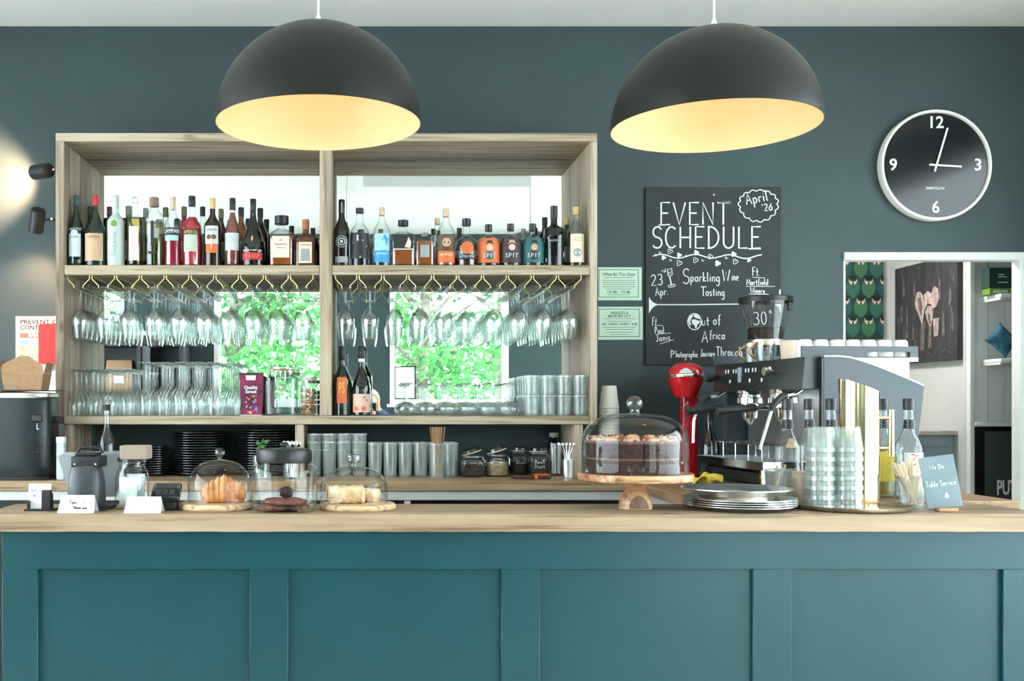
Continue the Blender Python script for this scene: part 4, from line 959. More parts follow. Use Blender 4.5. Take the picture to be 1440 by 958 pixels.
# notice on the wall
PYW = ROOM_B - .0005
t = thing('hygiene_notice', 'white wall notice on cross contamination with red, blue and amber bars', 'notice', (0, 0, 0))
wx = lambda px: XX(px, PYW - .003); wz = lambda py: ZZ(py, PYW - .003)
obj('sheet', MB().box(wx(22), PYW - .003, wz(566), wx(107), PYW, wz(445), bev=.0005), M['paper'], t, smooth=False)
m = MB(); bk = principled('print_black', srgb(46, 44, 46), .6)
flat_text(m, 'PREVENT CROSS', wx(28), PYW - .0036, wz(453), .030, 'LEFT', .001, wid=wx(104) - wx(28)); flat_text(m, 'CONTAMINATION', wx(28), PYW - .0036, wz(461), .030, 'LEFT', .001, wid=wx(104) - wx(28))
obj('lettering', m, bk, t, smooth=False)
for (y0, y1, c, s_) in [(468.5, 475.5, (222, 110, 82), 'RAW MEAT'), (478, 484.5, (132, 178, 220), 'RAW FISH'), (487, 494, (226, 184, 110), 'COOKED MEATS'), (497, 503.5, (150, 190, 110), 'SALAD & FRUIT'), (506, 512.5, (196, 160, 130), 'VEGETABLES')]:
    bar = obj('colour_bar', MB().box(wx(28), PYW - .0034, wz(y1), wx(103), PYW - .0031, wz(y0)), principled('bar', srgb(*c), .6), t, smooth=False)
    m = MB(); flat_text(m, s_, wx(40) if s_.startswith('RAW') else wx(33), PYW - .0038, wz((y0 + y1) / 2), .022, 'LEFT', .0009); obj('lettering', m, M['paper'], bar, smooth=False)
t = thing('fire_blanket', 'red fire blanket case on the wall in front of the notice', 'fire blanket', (0, 0, 0))
fb = MB().prism([(wx(57), wz(512)), (wx(98), wz(512)), (wx(98), wz(456)), (wx(60), wz(456)), (wx(57), wz(459))], 'y', PYW - .034, PYW - .004)
obj('case', fb, principled('red_plastic', srgb(204, 36, 34), .35), t, smooth=False)
for px in (66, 84): obj('pull_tape', MB().box(wx(px), PYW - .020, wz(522), wx(px + 7), PYW - .017, wz(512) + .002), M['paper'], t, smooth=False)
# two black spotlights on the unit's outer side
def wall_spot(px, py, aim, energy, label, size=.9):
    Y = 4.60; p = at(px, py, Y)
    t = thing('spotlight', label, 'spotlight', p, 0, 'black spotlights on the shelf unit side')
    d = Vector(aim).normalized(); q = d.to_track_quat('Z', 'Y').to_matrix().to_4x4()
    obj('lamp_body', MB().lathe([(0, -.052), (.029, -.052), (.033, -.048), (.033, .052), (.030, .052), (.028, .026), (0, .026)], 28).xf(q), M['black_soft'], t)
    obj('lens', MB().lathe([(.0275, .027), (0, .0275)], 20).xf(q), principled('spot_lens', (1, .9, .7, 1), .3, emit=(1, .78, .5, 1), estr=40), t)
    ex = UL0 - p.x
    obj('arm', MB().tube([(.0, .0, .0), (ex * .55, 0, .004), (ex - .006, 0, .004)], .007, 8).tube([(ex - .007, 0, .004), (ex + .0006, 0, .004)], .014, 14), M['black_soft'], t)
    obj('screw', MB().lathe([(0, 0), (.005, 0), (.005, .006), (0, .008)], 10).xf(Matrix.Translation((ex * .62, -.012, .004)) @ Matrix.Rotation(PI / 2, 4, 'X')), M['paper'], t)
    ld = bpy.data.lights.new('spotlight_beam', 'SPOT'); ld.energy = energy; ld.spot_size = size; ld.spot_blend = .9; ld.color = (1, .50, .31); ld.shadow_soft_size = .02
    lo = bpy.data.objects.new('spotlight_beam', ld); COL.objects.link(lo); lo.parent = t; lo.location = d * .05
    lo.rotation_euler = (-d).to_track_quat('Z', 'Y').to_euler()
wall_spot(59, 241, (-.80, .55, .02), 70, 'upper black spotlight, turned sideways along the wall', 1.5)
wall_spot(52, 310, (-.28, .50, -.82), 17, 'lower black spotlight, tilted down over the notice', 1.5)
# small white carton between the kettle and the post
t = thing('carton', 'slim white carton with a pale lid between the kettle and the shelf post', 'carton', (XX(85, 4.33), 4.34, WT + .0006))
obj('box', MB().box(-.016, -.016, 0, .016, .016, .155, bev=.002), M['l_silver'], t); obj('lid', MB().box(-.017, -.017, .155, .017, .017, .18, bev=.002), M['paper'], t)
# clear bottle behind the till
t = thing('glass_bottle', 'empty clear bottle with a black cap standing behind the till screen', 'bottle', (XX(150, 4.36), 4.36, WT + .0006))
obj('bottle_body', MB().lathe([(0, .004), (.034, 0), (.038, .006), (.0385, .135), (.034, .165), (.022, .192), (.014, .212), (.0125, .225), (.0125, .300), (.011, .300)], 28), M['g_clear'], t)
obj('cap', MB().lathe([(.013, .29), (.0155, .29), (.0155, .316), (0, .317)], 20), M['black'], t)
obj('bottle_label', MB().grid(lambda u, v: Vector((.039 * math.sin(-.5 + u), -.039 * math.cos(-.5 + u), .03 + .08 * v)), 8, 2), M['l_blue'], t)

# ---------------------------------------------------------------- things on the counter, from the left
C0 = CT + .0006
t = thing('card_holder', 'small black stand holding white and blue business cards', 'card holder', (XX(58, 3.12), 3.12, C0))
obj('base', MB().box(-.044, -.028, 0, .046, .028, .005, bev=.001), M['black'], t)
h_ = MB().box(.008, -.024, .005, .034, -.004, .062, bev=.001); h_.box(-.036, -.024, .005, -.030, .004, .030, bev=.001); h_.box(-.036, .004, .005, .034, .008, .052, bev=.001)
obj('holder', h_, M['black'], t)
o = solo('business_card', MB().box(-.034, -.0012, 0, .034, .0012, .075), M['paper'], 'white business cards with blue print in the black stand', 'card', (XX(58, 3.12) - .003, 3.12 - .0085, C0 + .0055), rotz=0); o.rotation_euler = (-.10, 0, 0)
m = MB(); pen_text(m, 'sn', -.026, -.0014, .052, .010, .018, .0007); pen_text(m, 'e', -.02, -.0014, .036, .009, .012, .0007)
lt = obj('lettering', m, M['l_blue'], o, smooth=False)
def tent(px, Y, w, h, label, texts):
    t = thing('tent_card', label, 'card', (XX(px, Y), Y, C0))
    b = MB(); W = w / 2; d = .028; e = .0008
    W2 = W * .9
    b.add([(-W, -d, 0), (W, -d, 0), (W2, 0, h), (-W2, 0, h), (-W, d, 0), (W, d, 0)], [(0, 1, 2, 3), (3, 2, 5, 4)])
    o = obj('card', b, M['paper'], t, smooth=False); o.modifiers.new('card', 'SOLIDIFY').thickness = .0007
    if texts:
        m = MB()
        for (s_, x, z, hh_, wd) in texts: pen_text(m, s_, x, 0, z, hh_, wd, .0006, .15)
        a = math.atan2(d, h)
        m.xf(Matrix.Translation((0, -d - .0008, 0)) @ Matrix.Rotation(-a, 4, 'X'))
        obj('handwriting', m, M['black'], t, smooth=False)
    return t
tent(110, 3.065, .108, .050, 'white folded card with handwritten thanks for tips, before the till', [('Tips', -.026, .030, .011, .026), ('v', .012, .032, .010, .012), ('Thank you', -.010, .013, .008, .042)])
tent(203, 3.060, .110, .046, 'blank white folded card in front of the tip jar', [])
# till: tablet seen from the back on a black stand
t = thing('till', 'tablet till seen from behind on a bulky black stand', 'till', (XX(122, 3.15), 3.15, C0))
kk = 3.15 / F_PX
pl = lambda px, py: ((px - 122) * kk, (714 - py) * kk + .0)
tb = MB().prism([pl(69, 641), pl(167, 638), pl(169, 648), pl(152, 700), pl(88, 700)], 'y', .084, .099)
tb.prism([pl(71, 641), pl(165, 638.5), pl(160, 634), pl(80, 636)], 'y', .082, .103)
obj('tablet', tb, M['grey_pl'], t, smooth=False)
obj('eyelet', MB().lathe([(0, 0), (.0075, 0), (.0075, .004), (0, .004)], 18).xf(Matrix.Translation((pl(159, 646)[0], .0835, pl(159, 646)[1])) @ Matrix.Rotation(PI / 2, 4, 'X')), M['black'], t)
st = MB().lathe([(0, .006), (.055, .006), (.056, .03), (.054, .085), (.050, .112), (.045, .128), (.040, .134), (0, .136)], 36, sq=2.6, sy=.85)
obj('stand_body', st, M['dark_grey'], t)
obj('clamp', MB().box(pl(103, 0)[0], -.030, .128, pl(143, 0)[0], .070, .162, bev=.005), M['black'], t)
obj('base_plate', MB().box(-.055, -.055, 0, .068, .100, .0065, bev=.002), M['black'], t)
obj('screws', MB().ball((pl(109, 0)[0], -.0305, .139), .003, 10, 6).ball((pl(138, 0)[0], -.0305, .139), .003, 10, 6), M['steel'], t)
obj('card_slot', MB().box(pl(106, 0)[0], -.01, .1625, pl(136, 0)[0], .06, .172, bev=.003).tube([(-.038, .03, .17), (-.028, .03, .186), (.034, .03, .188), (.04, .03, .17)], .005, 8), M['black'], t)
# tip jar with notes, a kraft carton on its mouth
TJ = 3.163
t = thing('tip_jar', 'glass tip jar stuffed with banknotes beside the till', 'jar', (XX(186, TJ), TJ, C0))
obj('jar_body', MB().lathe([(0, .003), (.048, 0), (.052, .008), (.052, .095), (.049, .112), (.041, .126), (.0385, .134), (.042, .146), (.0435, .152), (.0415, .152)], 36), M['glass'], t)
M['note'] = noisy('turquoise_banknote', srgb(236, 238, 232), srgb(178, 214, 206), 18, .75, lo=.42, hi=.75)
for i, (x, y, rz, w_, hh_, b_) in enumerate([(-.006, -.026, .20, .054, .088, .008), (.010, -.012, -.34, .058, .098, -.012), (-.006, .006, .50, .062, .084, .016), (.004, .024, -.15, .052, .094, .010)]):
    g = MB().grid(lambda u, v: Vector(((u - .5) * w_, b_ * math.sin(PI * u * 1.5) * (.4 + .6 * v), .010 + hh_ * v)), 12, 4)
    o = solo('banknote', g, M['note'] if i != 1 else M['l_silver'], 'folded banknote in the tip jar, %s from the front' % ORD[i], 'banknote', (XX(186, TJ) + x, TJ + y, C0), 'banknotes in the tip jar', rotz=rz)
    o.modifiers.new('card', 'SOLIDIFY').thickness = .0006
t = thing('carton', 'small kraft carton resting on the mouth of the tip jar', 'carton', (XX(192, TJ), TJ, C0 + .1528))
obj('box', MB().box(-.043, -.038, 0, .040, .04, .042, bev=.003), noisy('pale_kraft', srgb(160, 146, 130), srgb(152, 138, 122), 40, .85), t); obj('flap', MB().box(-.0405, -.0388, .003, .0375, -.0382, .040), principled('flap_card', srgb(154, 140, 124), .85), t, smooth=False)
# card reader
t = thing('card_reader', 'black handheld card reader lying on the counter by the croissant', 'card reader', (XX(234, 3.15), 3.15, C0), .12)
b = MB().box(-.044, -.07, .010, .044, .075, .034, bev=.009); 
b.xf(Matrix.Rotation(.22, 4, 'X')); obj('body', b.xf(Matrix.Translation((0, 0, .028))), M['black_gloss'], t)
obj('dock', MB().box(-.034, -.045, 0, .034, .055, .034, bev=.005), M['black_soft'], t)
sc2 = MB().box(-.030, .005, .0342, .030, .055, .0352); sc2.xf(Matrix.Rotation(.22, 4, 'X')).xf(Matrix.Translation((0, 0, .0285))); obj('screen', sc2, M['dark_grey'], t, smooth=False)
kb = MB()
for i in range(3):
    for j in range(4): kb.box(-.028 + i * .02, -.058 + j * .014, .034, -.013 + i * .02, -.049 + j * .014, .0365)
kb.xf(Matrix.Rotation(.22, 4, 'X')).xf(Matrix.Translation((0, 0, .0285))); obj('keypad', kb, M['dark_grey'], t, smooth=False)
# cloches
M['board_wood'] = wood('beech_board', srgb(224, 192, 152), srgb(212, 176, 134), srgb(176, 136, 98), 'x', 1.6, .5, False)
def round_board(name, px, Y, r, th, label):
    return solo(name, MB().lathe([(0, 0), (r - .004, 0), (r, .005), (r, th - .005), (r - .005, th), (0, th)], 56), M['board_wood'], label, 'serving board', (XX(px, Y), Y, C0), 'round boards under the cloches')
def cloche(px, Y, r, prof, z, knob, label, group='glass cloches on the counter'):
    t = thing('glass_cloche', label, 'cloche', (XX(px, Y), Y, z), 0, group)
    obj('dome', MB().lathe(prof, 48), M['dome_glass'], t); obj('knob', knob, M['glass_thick'], t)
    return t
def dome_prof(r, h, straight, p=2.0):
    out = [(r, 0), (r * 1.012, .003), (r, .007)]
    for i in range(1, 4): out.append((r, .007 + (straight - .007) * i / 3))
    for i in range(1, 13):
        a = PI / 2 * i / 12; out.append((r * max(0.0, math.cos(a)) ** (2 / p), straight + (h - straight) * math.sin(a) ** (2 / p)))
    out[-1] = (0, h); return out
round_board('serving_board', 302.5, 3.165, .111, .020, 'round beech board under the croissant cloche')
cloche(309, 3.165, .098, dome_prof(.098, .131, .045, 2.2), C0 + .0206, MB().lathe([(0, .130), (.006, .130), (.006, .136), (.010, .139), (.0145, .146), (.0155, .152), (.0135, .160), (.007, .166), (0, .167)], 24), 'glass cloche with a ball knob over a croissant')
def croissant():
    m = MB(); n = 56
    def fn(u, v):
        s = u * 2 - 1; env = max(0.0, 1 - abs(s) ** 2.6) ** .5
        k = abs(s) * 4.2; step = (k - math.floor(k)); bulge = .86 + .17 * (1 - step)
        r = (.005 + .0385 * env * (1 - .24 * abs(s))) * bulge
        a = 2 * PI * v
        r *= 1 + .025 * math.sin(a * 9 + 5 * s)
        y = -.030 * s * s + r * math.cos(a) * .86; z = max(.001, .036 + r * 1.10 * math.sin(a) - .010 * abs(s))
        return Vector((s * .068, y, z))
    m.grid(fn, n, 26); return m
M['crust'] = noisy('golden_crust', srgb(230, 172, 112), srgb(188, 116, 62), 30, .42, .35, 160, (1, 1, .5))
solo('croissant', croissant(), M['crust'], 'golden ridged croissant under the glass cloche', 'croissant', (XX(315, 3.16), 3.16, C0 + .0205), rotz=.1, ang=60)
YC = 3.165
round_board('serving_board', 503, YC, .117, .018, 'round beech board under the pastry cloche')
cloche(497.5, YC, .1045, dome_prof(.1045, .112, .038, 2.3), C0 + .0186, MB().lathe([(0, .111), (.010, .111), (.010, .118), (.014, .122), (.0215, .128), (.0225, .139), (.020, .146), (.012, .150), (0, .150)], 28), 'low glass cloche with a flat knob over two pale pastries')
def roll(L, r, seed):
    q = random.Random(seed)
    def fn(u, v):
        s = u * 2 - 1; a = 2 * PI * v
        e = (abs(math.cos(a)) ** 3.4 + abs(math.sin(a)) ** 3.4) ** (-1 / 3.4)
        k = r * (1 - max(0, abs(s) - .86) * 1.3) * (1 + .05 * math.sin(7 * s * 2 + 2 * a) + .04 * math.sin(13 * u + a * 3)) * e
        return Vector((s * L / 2, k * 1.05 * math.cos(a), max(.0005, r * .80 + k * .80 * math.sin(a))))
    m = MB().grid(fn, 30, 26)
    for s in (0, 1):
        base = s * 30
        ids = [j * 31 + base for j in range(26)]; m.f.append(tuple(ids)); m.m.append(0)
    return m
M['pastry'] = noisy('pale_flaky_pastry', srgb(240, 222, 182), srgb(216, 172, 116), 34, .6, .8, 130)
zp = C0 + .0186
t = solo('flaky_pastry', roll(.112, .0335, 1), M['pastry'], 'pale rolled pastry with a swirled end, front one under the low cloche', 'pastry', (XX(487, YC - .014), YC - .014, zp), 'flaky pastries under the low cloche', .06, ang=60)
sp = MB().tube([(-.0570 - .0008 * i / 30, .020 * (1 - i / 40) * math.cos(.55 * i), .029 + .017 * (1 - i / 40) * math.sin(.55 * i)) for i in range(34)], .0022, 6); obj('swirl', sp, M['crust'], t)
solo('flaky_pastry', roll(.070, .025, 2), M['pastry'], 'smaller golden pastry lying behind under the low cloche', 'pastry', (XX(517, YC + .034), YC + .034, zp), 'flaky pastries under the low cloche', -.5, ang=60)
# cookie jar
YJ2 = 3.105
t = thing('cookie_jar', 'wide round glass jar with a black lid holding brown cookies', 'jar', (XX(399.5, YJ2), YJ2, C0))
obj('jar_body', MB().lathe([(0, .004), (.070, .0), (.088, .004), (.098, .018), (.1005, .05), (.1005, .115), (.097, .132), (.086, .142), (.080, .146), (.080, .152), (.077, .152)], 48), M['dome_glass'], t)
obj('lid', MB().lathe([(.079, .146), (.0825, .146), (.084, .150), (.084, .182), (.081, .187), (.0, .189)], 40), M['c_black'], t)
obj('knob', MB().lathe([(0, .188), (.008, .188), (.008, .193), (.013, .197), (.013, .203), (.007, .207), (0, .207)], 20), M['black'], t)
M['cookie'] = noisy('brown_cookie', srgb(138, 86, 66), srgb(98, 56, 42), 60, .85, .8, 120); M['brownie'] = noisy('dark_brownie', srgb(58, 32, 28), srgb(40, 22, 20), 50, .8, .9, 100)
def cookie(r, h, seed):
    q = random.Random(seed); ph = [q.uniform(0, 6) for _ in range(4)]
    m = MB().lathe([(0, 0), (r * .9, 0), (r, h * .35), (r * .93, h * .75), (r * .6, h), (0, h * .96)], 28)
    for v in m.v:
        a = math.atan2(v.y, v.x); k = 1 + .04 * math.sin(3 * a + ph[0]) + .03 * math.sin(7 * a + ph[1]); v.x *= k; v.y *= k; v.z *= 1 + .12 * math.sin(4 * a + ph[2]) * (v.z > 0)
    return m
cx_ = XX(399.5, YJ2)
for i, (x, y, z, r, rz) in enumerate([(-.034, -.020, .0055, .044, 0), (.046, -.016, .0055, .034, 1), (.006, .042, .0055, .040, 2), (.006, -.008, .0225, .066, 3)]):
    solo('cookie', cookie(r, .016, i), M['cookie'], ['brown cookie low on the till side of the jar', 'brown cookie low on the pastry side of the jar', 'brown cookie at the back of the jar', 'top brown cookie under the dark brownie'][i], 'cookie', (cx_ + x, YJ2 + y, C0 + z), 'cookies in the jar', rz)
bm_ = MB().ball((0, 0, .018), (.021, .019, .018), 16, 10)
for v in bm_.v: v.x *= 1 + .14 * math.sin(v.z * 300 + v.y * 200); v.y *= 1 + .12 * math.sin(v.x * 260)
solo('brownie', bm_, M['brownie'], 'dark lumpy brownie on top of the cookies in the jar', 'brownie', (cx_ + .008, YJ2 - .012, C0 + .0385))
# ---------------------------------------------------------------- cake stand
M['acacia'] = wood('acacia_wood', srgb(222, 184, 142), srgb(178, 130, 90), srgb(118, 80, 56), 'x', 1.3, .42, False)
M['acacia_dark'] = wood('acacia_heartwood', srgb(132, 104, 84), srgb(110, 84, 66), srgb(80, 58, 46), 'z', 1.4, .42, False)
YK2 = 3.17
XK = XX(893.5, YK2)
t = thing('cake_stand', 'wooden pedestal cake stand under the large glass dome', 'cake stand', (XK, YK2, C0))
PZ = 1.2105 - C0
obj('plate', MB().lathe([(0, PZ - .024), (.168, PZ - .024), (.1735, PZ - .020), (.1745, PZ - .004), (.172, PZ), (0, PZ)], 64), M['acacia'], t)
obj('pedestal', MB().lathe([(0, 0), (.050, 0), (.0515, .006), (.049, .022), (.043, .040), (.033, .055), (.028, .064), (.031, .072), (.040, .082), (.044, PZ - .0245), (0, PZ - .0245)], 40), M['acacia'], t)
ar = [(.030 * math.cos(PI * i / 16), .004 + .040 * math.sin(PI * i / 16) ** .8) for i in range(17)]
arch = MB(); nrm = []
def ped_r(z):
    pr = [(0, .050), (.006, .0515), (.022, .049), (.040, .043), (.055, .033)]
    for (z0, r0), (z1, r1) in zip(pr, pr[1:]):
        if z0 <= z <= z1: return r0 + (r1 - r0) * (z - z0) / (z1 - z0)
    return .033
def arch_pt(u, v):
    a = PI * u; x = .030 * math.cos(a) * v; z = .004 + .038 * math.sin(a) * v
    r = ped_r(z) + .0009; return Vector((x, -math.sqrt(max(0, r * r - x * x)), z))
obj('inlay', arch.grid(arch_pt, 20, 6), M['acacia_dark'], t, label='dark arched heartwood face')
t = thing('cake_dome', 'large clear glass dome with a ball knob over the chocolate cake', 'cake dome', (XK - .002, YK2, C0 + PZ + .0006))
obj('dome', MB().lathe(dome_prof(.160, .184, .088, 2.5), 56), M['dome_glass'], t)
obj('knob', MB().lathe([(0, .183), (.017, .183), (.014, .190), (.0145, .194), (.021, .200), (.0245, .210), (.0245, .218), (.020, .229), (.010, .236), (0, .237)], 32), M['glass_thick'], t)
# the cake: seven slices still in a ring
M['sponge'] = noisy('chocolate_sponge', srgb(66, 30, 20), srgb(42, 20, 14), 70, .85, .8, 140)
M['cream_fill'] = noisy('chocolate_cream', srgb(112, 76, 60), srgb(94, 60, 46), 30, .55)
M['swirl'] = noisy('cream_swirl', srgb(226, 196, 172), srgb(196, 150, 120), 30, .6); M['choc_bits'] = noisy('chocolate_shavings', srgb(150, 84, 56), srgb(96, 52, 38), 60, .6)
CR = .139
t = thing('chocolate_cake', 'two layer chocolate cake with cream swirls under the glass dome', 'cake', (XK - .010, YK2, C0 + PZ + .0008))
NS = 12
def wedge(r0, z0, z1, a0, a1, bump, seed):
    q = random.Random(seed); m = MB(); n = 6
    ring = []
    for i in range(n + 1):
        a = a0 + (a1 - a0) * i / n; k = r0 * (1 + q.uniform(-bump, bump)); ring.append((k * math.cos(a), k * math.sin(a)))
    m.prism([(.0, .0)] + ring, 'z', z0, z1); return m
for i in range(NS):
    a0, a1 = 2 * PI * i / NS + .012, 2 * PI * (i + 1) / NS - .012
    s = obj('slice', wedge(CR, 0, .042, a0, a1, .008, i).join(wedge(CR, .048, .092, a0, a1, .008, i + 50)), M['sponge'], t, ang=50)
    obj('filling', wedge(CR * .992, .0422, .0478, a0, a1, .012, i + 20).join(wedge(CR * .985, .0922, .099, a0, a1, .01, i + 30)), M['cream_fill'], s)
    am = (a0 + a1) / 2; c = Vector((.110 * math.cos(am), .110 * math.sin(am), .099))
    m = MB().lathe([(0, 0), (.024, 0), (.0255, .004), (.021, .008), (.022, .010), (.014, .013), (.006, .0145), (0, .015)], 16, c)
    obj('cream_swirl', m, M['swirl'], s)
    q = random.Random(i); m = MB()
    for k in range(22):
        rr_, aa = q.uniform(.03, .134), am + q.uniform(-.2, .2); p = Vector((rr_ * math.cos(aa), rr_ * math.sin(aa), .1 + q.uniform(0, .012) * (rr_ > .09)))
        m.tube([p, p + Vector((q.uniform(-.012, .012), q.uniform(-.012, .012), q.uniform(.0, .007)))], .0028, 5)
    obj('shavings', m, M['choc_bits'], s)
# silver trays
M['silver'] = principled('worn_silver', (.80, .78, .75, 1), .22, 1.0)
XT, YT = XX(1038, 3.172), 3.172
def tray_mesh(r, h): return MB().lathe([(0, 0), (r * .74, 0), (r * .80, .0015), (r * .86, h * .55), (r * .97, h * .8), (r, h), (r * .996, h + .0022), (r * .965, h * .8 + .002), (r * .85, h * .55 + .0022), (r * .79, .0036), (r * .74, .0022), (0, .0022)], 64)
me_tray = mesh_of('serving_tray', tray_mesh(.168, .014), M['silver'])
for i in range(4):
    place('serving_tray', me_tray, (XT + .003, YT, C0 + .0065 * i), 'round silver tray in the stack on the counter, %s from the bottom' % ORD[i], 'tray', 'silver trays stacked on the counter')
solo('serving_dish', MB().lathe([(0, 0), (.100, 0), (.106, .003), (.112, .020), (.150, .036), (.166, .040), (.166, .0425), (.148, .0390), (.108, .0225), (.100, .004), (0, .003)], 64), M['silver'], 'deeper wide rimmed silver dish on top of the tray stack', 'dish', (XT - .006, YT, C0 + .0065 * 3 + .0032))
# glass with wooden spoons, paper cup
t = thing('ribbed_tumbler', 'ribbed tumbler holding two wooden stirrers behind the silver trays', 'tumbler', (XX(1093, 3.29), 3.285, C0))
obj('glass_body', tumbler(.114, .034, .0405, (26, .018)), [M['ribbed'], M['lip']], t)
M['birch'] = principled('birch_wood', srgb(236, 206, 168), .65)
def stirrer(a, b, w=.003, th=.0008):
    a, b = Vector(a), Vector(b); d = (b - a).normalized(); s = d.cross(Vector((0, 1, 0))).normalized(); n = d.cross(s).normalized()
    m = MB(); v = []
    for p in (a, b):
        for x, y in ((-1, -1), (1, -1), (1, 1), (-1, 1)): v.append(p + s * w * x + n * th * y)
    return m.add(v, [(0, 1, 2, 3), (7, 6, 5, 4), (0, 4, 5, 1), (1, 5, 6, 2), (2, 6, 7, 3), (3, 7, 4, 0)])
for i, (a, b) in enumerate([((-.012, -.01, .0095), (-.006, -.008, .127)), ((-.018, .004, .0095), (.028, .008, .128))]):
    solo('wooden_stirrer', stirrer(a, b), M['birch'], ['upright wooden stirrer in the tumbler behind the silver trays', 'slanting wooden stirrer in the tumbler behind the silver trays'][i], 'stirrer', (XX(1093, 3.29), 3.285, C0))
def paper_cup(h, r0, r1): return MB().lathe([(0, .004), (r0 - .001, .004), (r0, 0), (r0 + (r1 - r0) * .97, h * .97), (r1, h - .003), (r1 + .0022, h - .0015), (r1 + .001, h), (r1 - .001, h - .002), (r0 - .0004, .006), (0, .006)], 32)
M['pinkcup'] = principled('buff_paper_cup', srgb(232, 206, 186), .7)
for i in range(2):
    solo('paper_cup', paper_cup(.088, .024, .031), M['pinkcup'], 'buff paper cup beside the stacked tumblers, %s of two nested' % ('lower', 'upper')[i], 'paper cup', (XX(1121, 3.30) + .010, 3.295, C0 + .0175 * i), 'buff paper cups nested on the counter')
# round tray with the tumblers and the brass jug
XR, YR = XX(1197, 3.172), 3.172
solo('round_tray', MB().lathe([(0, 0), (.160, 0), (.167, .004), (.172, .014), (.1695, .0145), (.164, .006), (.159, .003), (0, .003)], 64), principled('brown_steel_tray', (.60, .52, .44, 1), .3, 1.0), 'round metal tray carrying the stacked tumblers and the brass jug', 'tray', (XR, YR, C0))
def stack_tumbler(): # mouth downwards
    return MB().lathe([(.0412, 0), (.0420, .001), (.0420, .012), (.0406, .014), (.0345, .070), (.033, .074), (.0, .075), (0, .0708), (.0315, .0705), (.0325, .068), (.0393, .012), (.0403, 0)], 40, flute=(10, .012)).lathe([(.0402, -.0003), (.0424, .0), (.0424, .0105), (.0415, .0125)], 40, m=1, flute=(10, .012))
me_tt = mesh_of('stacked_tumbler', stack_tumbler(), [M['ribbed'], M['lip']])
for c_, (px, Y, n) in enumerate([(1153, 3.14, 7), (1192.5, 3.14, 7), (1160, 3.228, 7)]):
    for i in range(n):
        place('stacked_tumbler', me_tt, (XX(px, Y), Y, C0 + .0034 + .0290 * i), 'upturned tumbler on the round tray, %s stack, %s from the bottom' % (('paper cup side', 'brass jug side', 'rear')[c_], ORD[i]), 'tumbler', 'upturned tumblers stacked on the round tray')
t = thing('brass_jug', 'tall polished brass water jug with a slanted mouth and straight handle', 'jug', (XX(1208, 3.24), 3.24, C0 + .0034), -.15)
jr, jh0, jh1 = .0595, .352, .398
jm = MB(); n = 64
zt_ = lambda a: (jh0 + jh1) / 2 - (jh1 - jh0) / 2 * math.cos(a)
for i in range(n):
    a = 2 * PI * i / n; c, s_ = math.cos(a), math.sin(a)
    jm.v += [Vector((jr * c, jr * s_, 0)), Vector((jr * c, jr * s_, zt_(a))), Vector(((jr - .002) * c, (jr - .002) * s_, zt_(a))), Vector(((jr - .002) * c, (jr - .002) * s_, .003))]
for i in range(n):
    a, b = 4 * i, 4 * ((i + 1) % n)
    for k in range(3): jm.f.append((a + k, b + k, b + k + 1, a + k + 1)); jm.m.append(0)
jm.f += [tuple(4 * i for i in range(n)), tuple(4 * i + 3 for i in range(n))]; jm.m += [0, 0]
obj('jug_body', jm, M['brass'], t)
obj('handle', MB().tube([(jr - .001, 0, .275), (jr + .030, 0, .275)], .0055, 12).tube([(jr + .036, 0, .155), (jr + .036, 0, .300)], .0085, 16).tube([(jr - .001, 0, .180), (jr + .030, 0, .180)], .0055, 12), M['brass'], t)
# stirrers in a glass, a plain tumbler, the table service sign
XS_, YS_ = XX(1282, 3.215), 3.215
t = thing('ribbed_tumbler', 'ribbed tumbler full of wooden stirrers beside the table service sign', 'tumbler', (XS_, YS_, C0))
obj('glass_body', tumbler(.095, .033, .042, (26, .018)), [M['ribbed'], M['lip']], t)
q = random.Random(21)
for i in range(22):
    s_ = (i - 10.5) / 10.5; y0 = q.uniform(-.012, .012)
    a = (-.010 * s_ + q.uniform(-.006, .006), y0, .0092); b = (.072 * s_ + q.uniform(-.006, .006), y0 * 1.6 + q.uniform(-.008, .008), .152 - .022 * abs(s_) + q.uniform(-.006, .004))
    if abs(b[0]) > .03 and True:
        # lean on the rim of the glass
        f_ = .033 / max(abs(a[0] + (b[0] - a[0]) * .095 / .15), .001)
        b = (b[0] * min(1, max(.82, f_)), b[1], b[2])
    solo('wooden_stirrer', stirrer(a, b, .0029, .0007), M['birch'], 'wooden stirrer fanned in the tumbler by the sign, %s from the jug side' % ORD[i], 'stirrer', (XS_, YS_, C0), 'wooden stirrers fanned in a tumbler')
solo('water_tumbler', tumbler(.088, .031, .037, (20, .012)), [M['ribbed'], M['lip']], 'small ribbed tumbler half hidden behind the table service sign', 'tumbler', (XX(1321, 3.27), 3.27, C0))
XG, YG = XX(1332, 3.085), 3.085
t = thing('counter_sign', 'pale blue slate sign with white handwriting on a small wooden block', 'sign', (XG, YG, C0), .0)
obj('block', MB().box(-.032, -.015, 0, .026, .017, .012, bev=.002), M['acacia'], t)
sg = MB().box(-.047, -.0035, 0, .047, .0035, .158, bev=.001)
wr = MB()
for s_, x, z, hh_, wd in [('We Do', -.022, .118, .014, .040), ('Table Service', -.040, .066, .017, .082)]: pen_text(wr, s_, x, -.0040, z, hh_, wd, .0010)
dr = [(.010 + .0055 * math.cos(a), .034 + .0062 * math.sin(a)) for a in [2 * PI * i / 14 for i in range(11)]] 
wr.add([(.010, -.0044, .048)] + [(.010 + .006 * math.cos(a), -.0044, .034 + .006 * math.sin(a)) for a in [math.radians(150 + 240 * i / 12) for i in range(13)]], [tuple(range(14))])
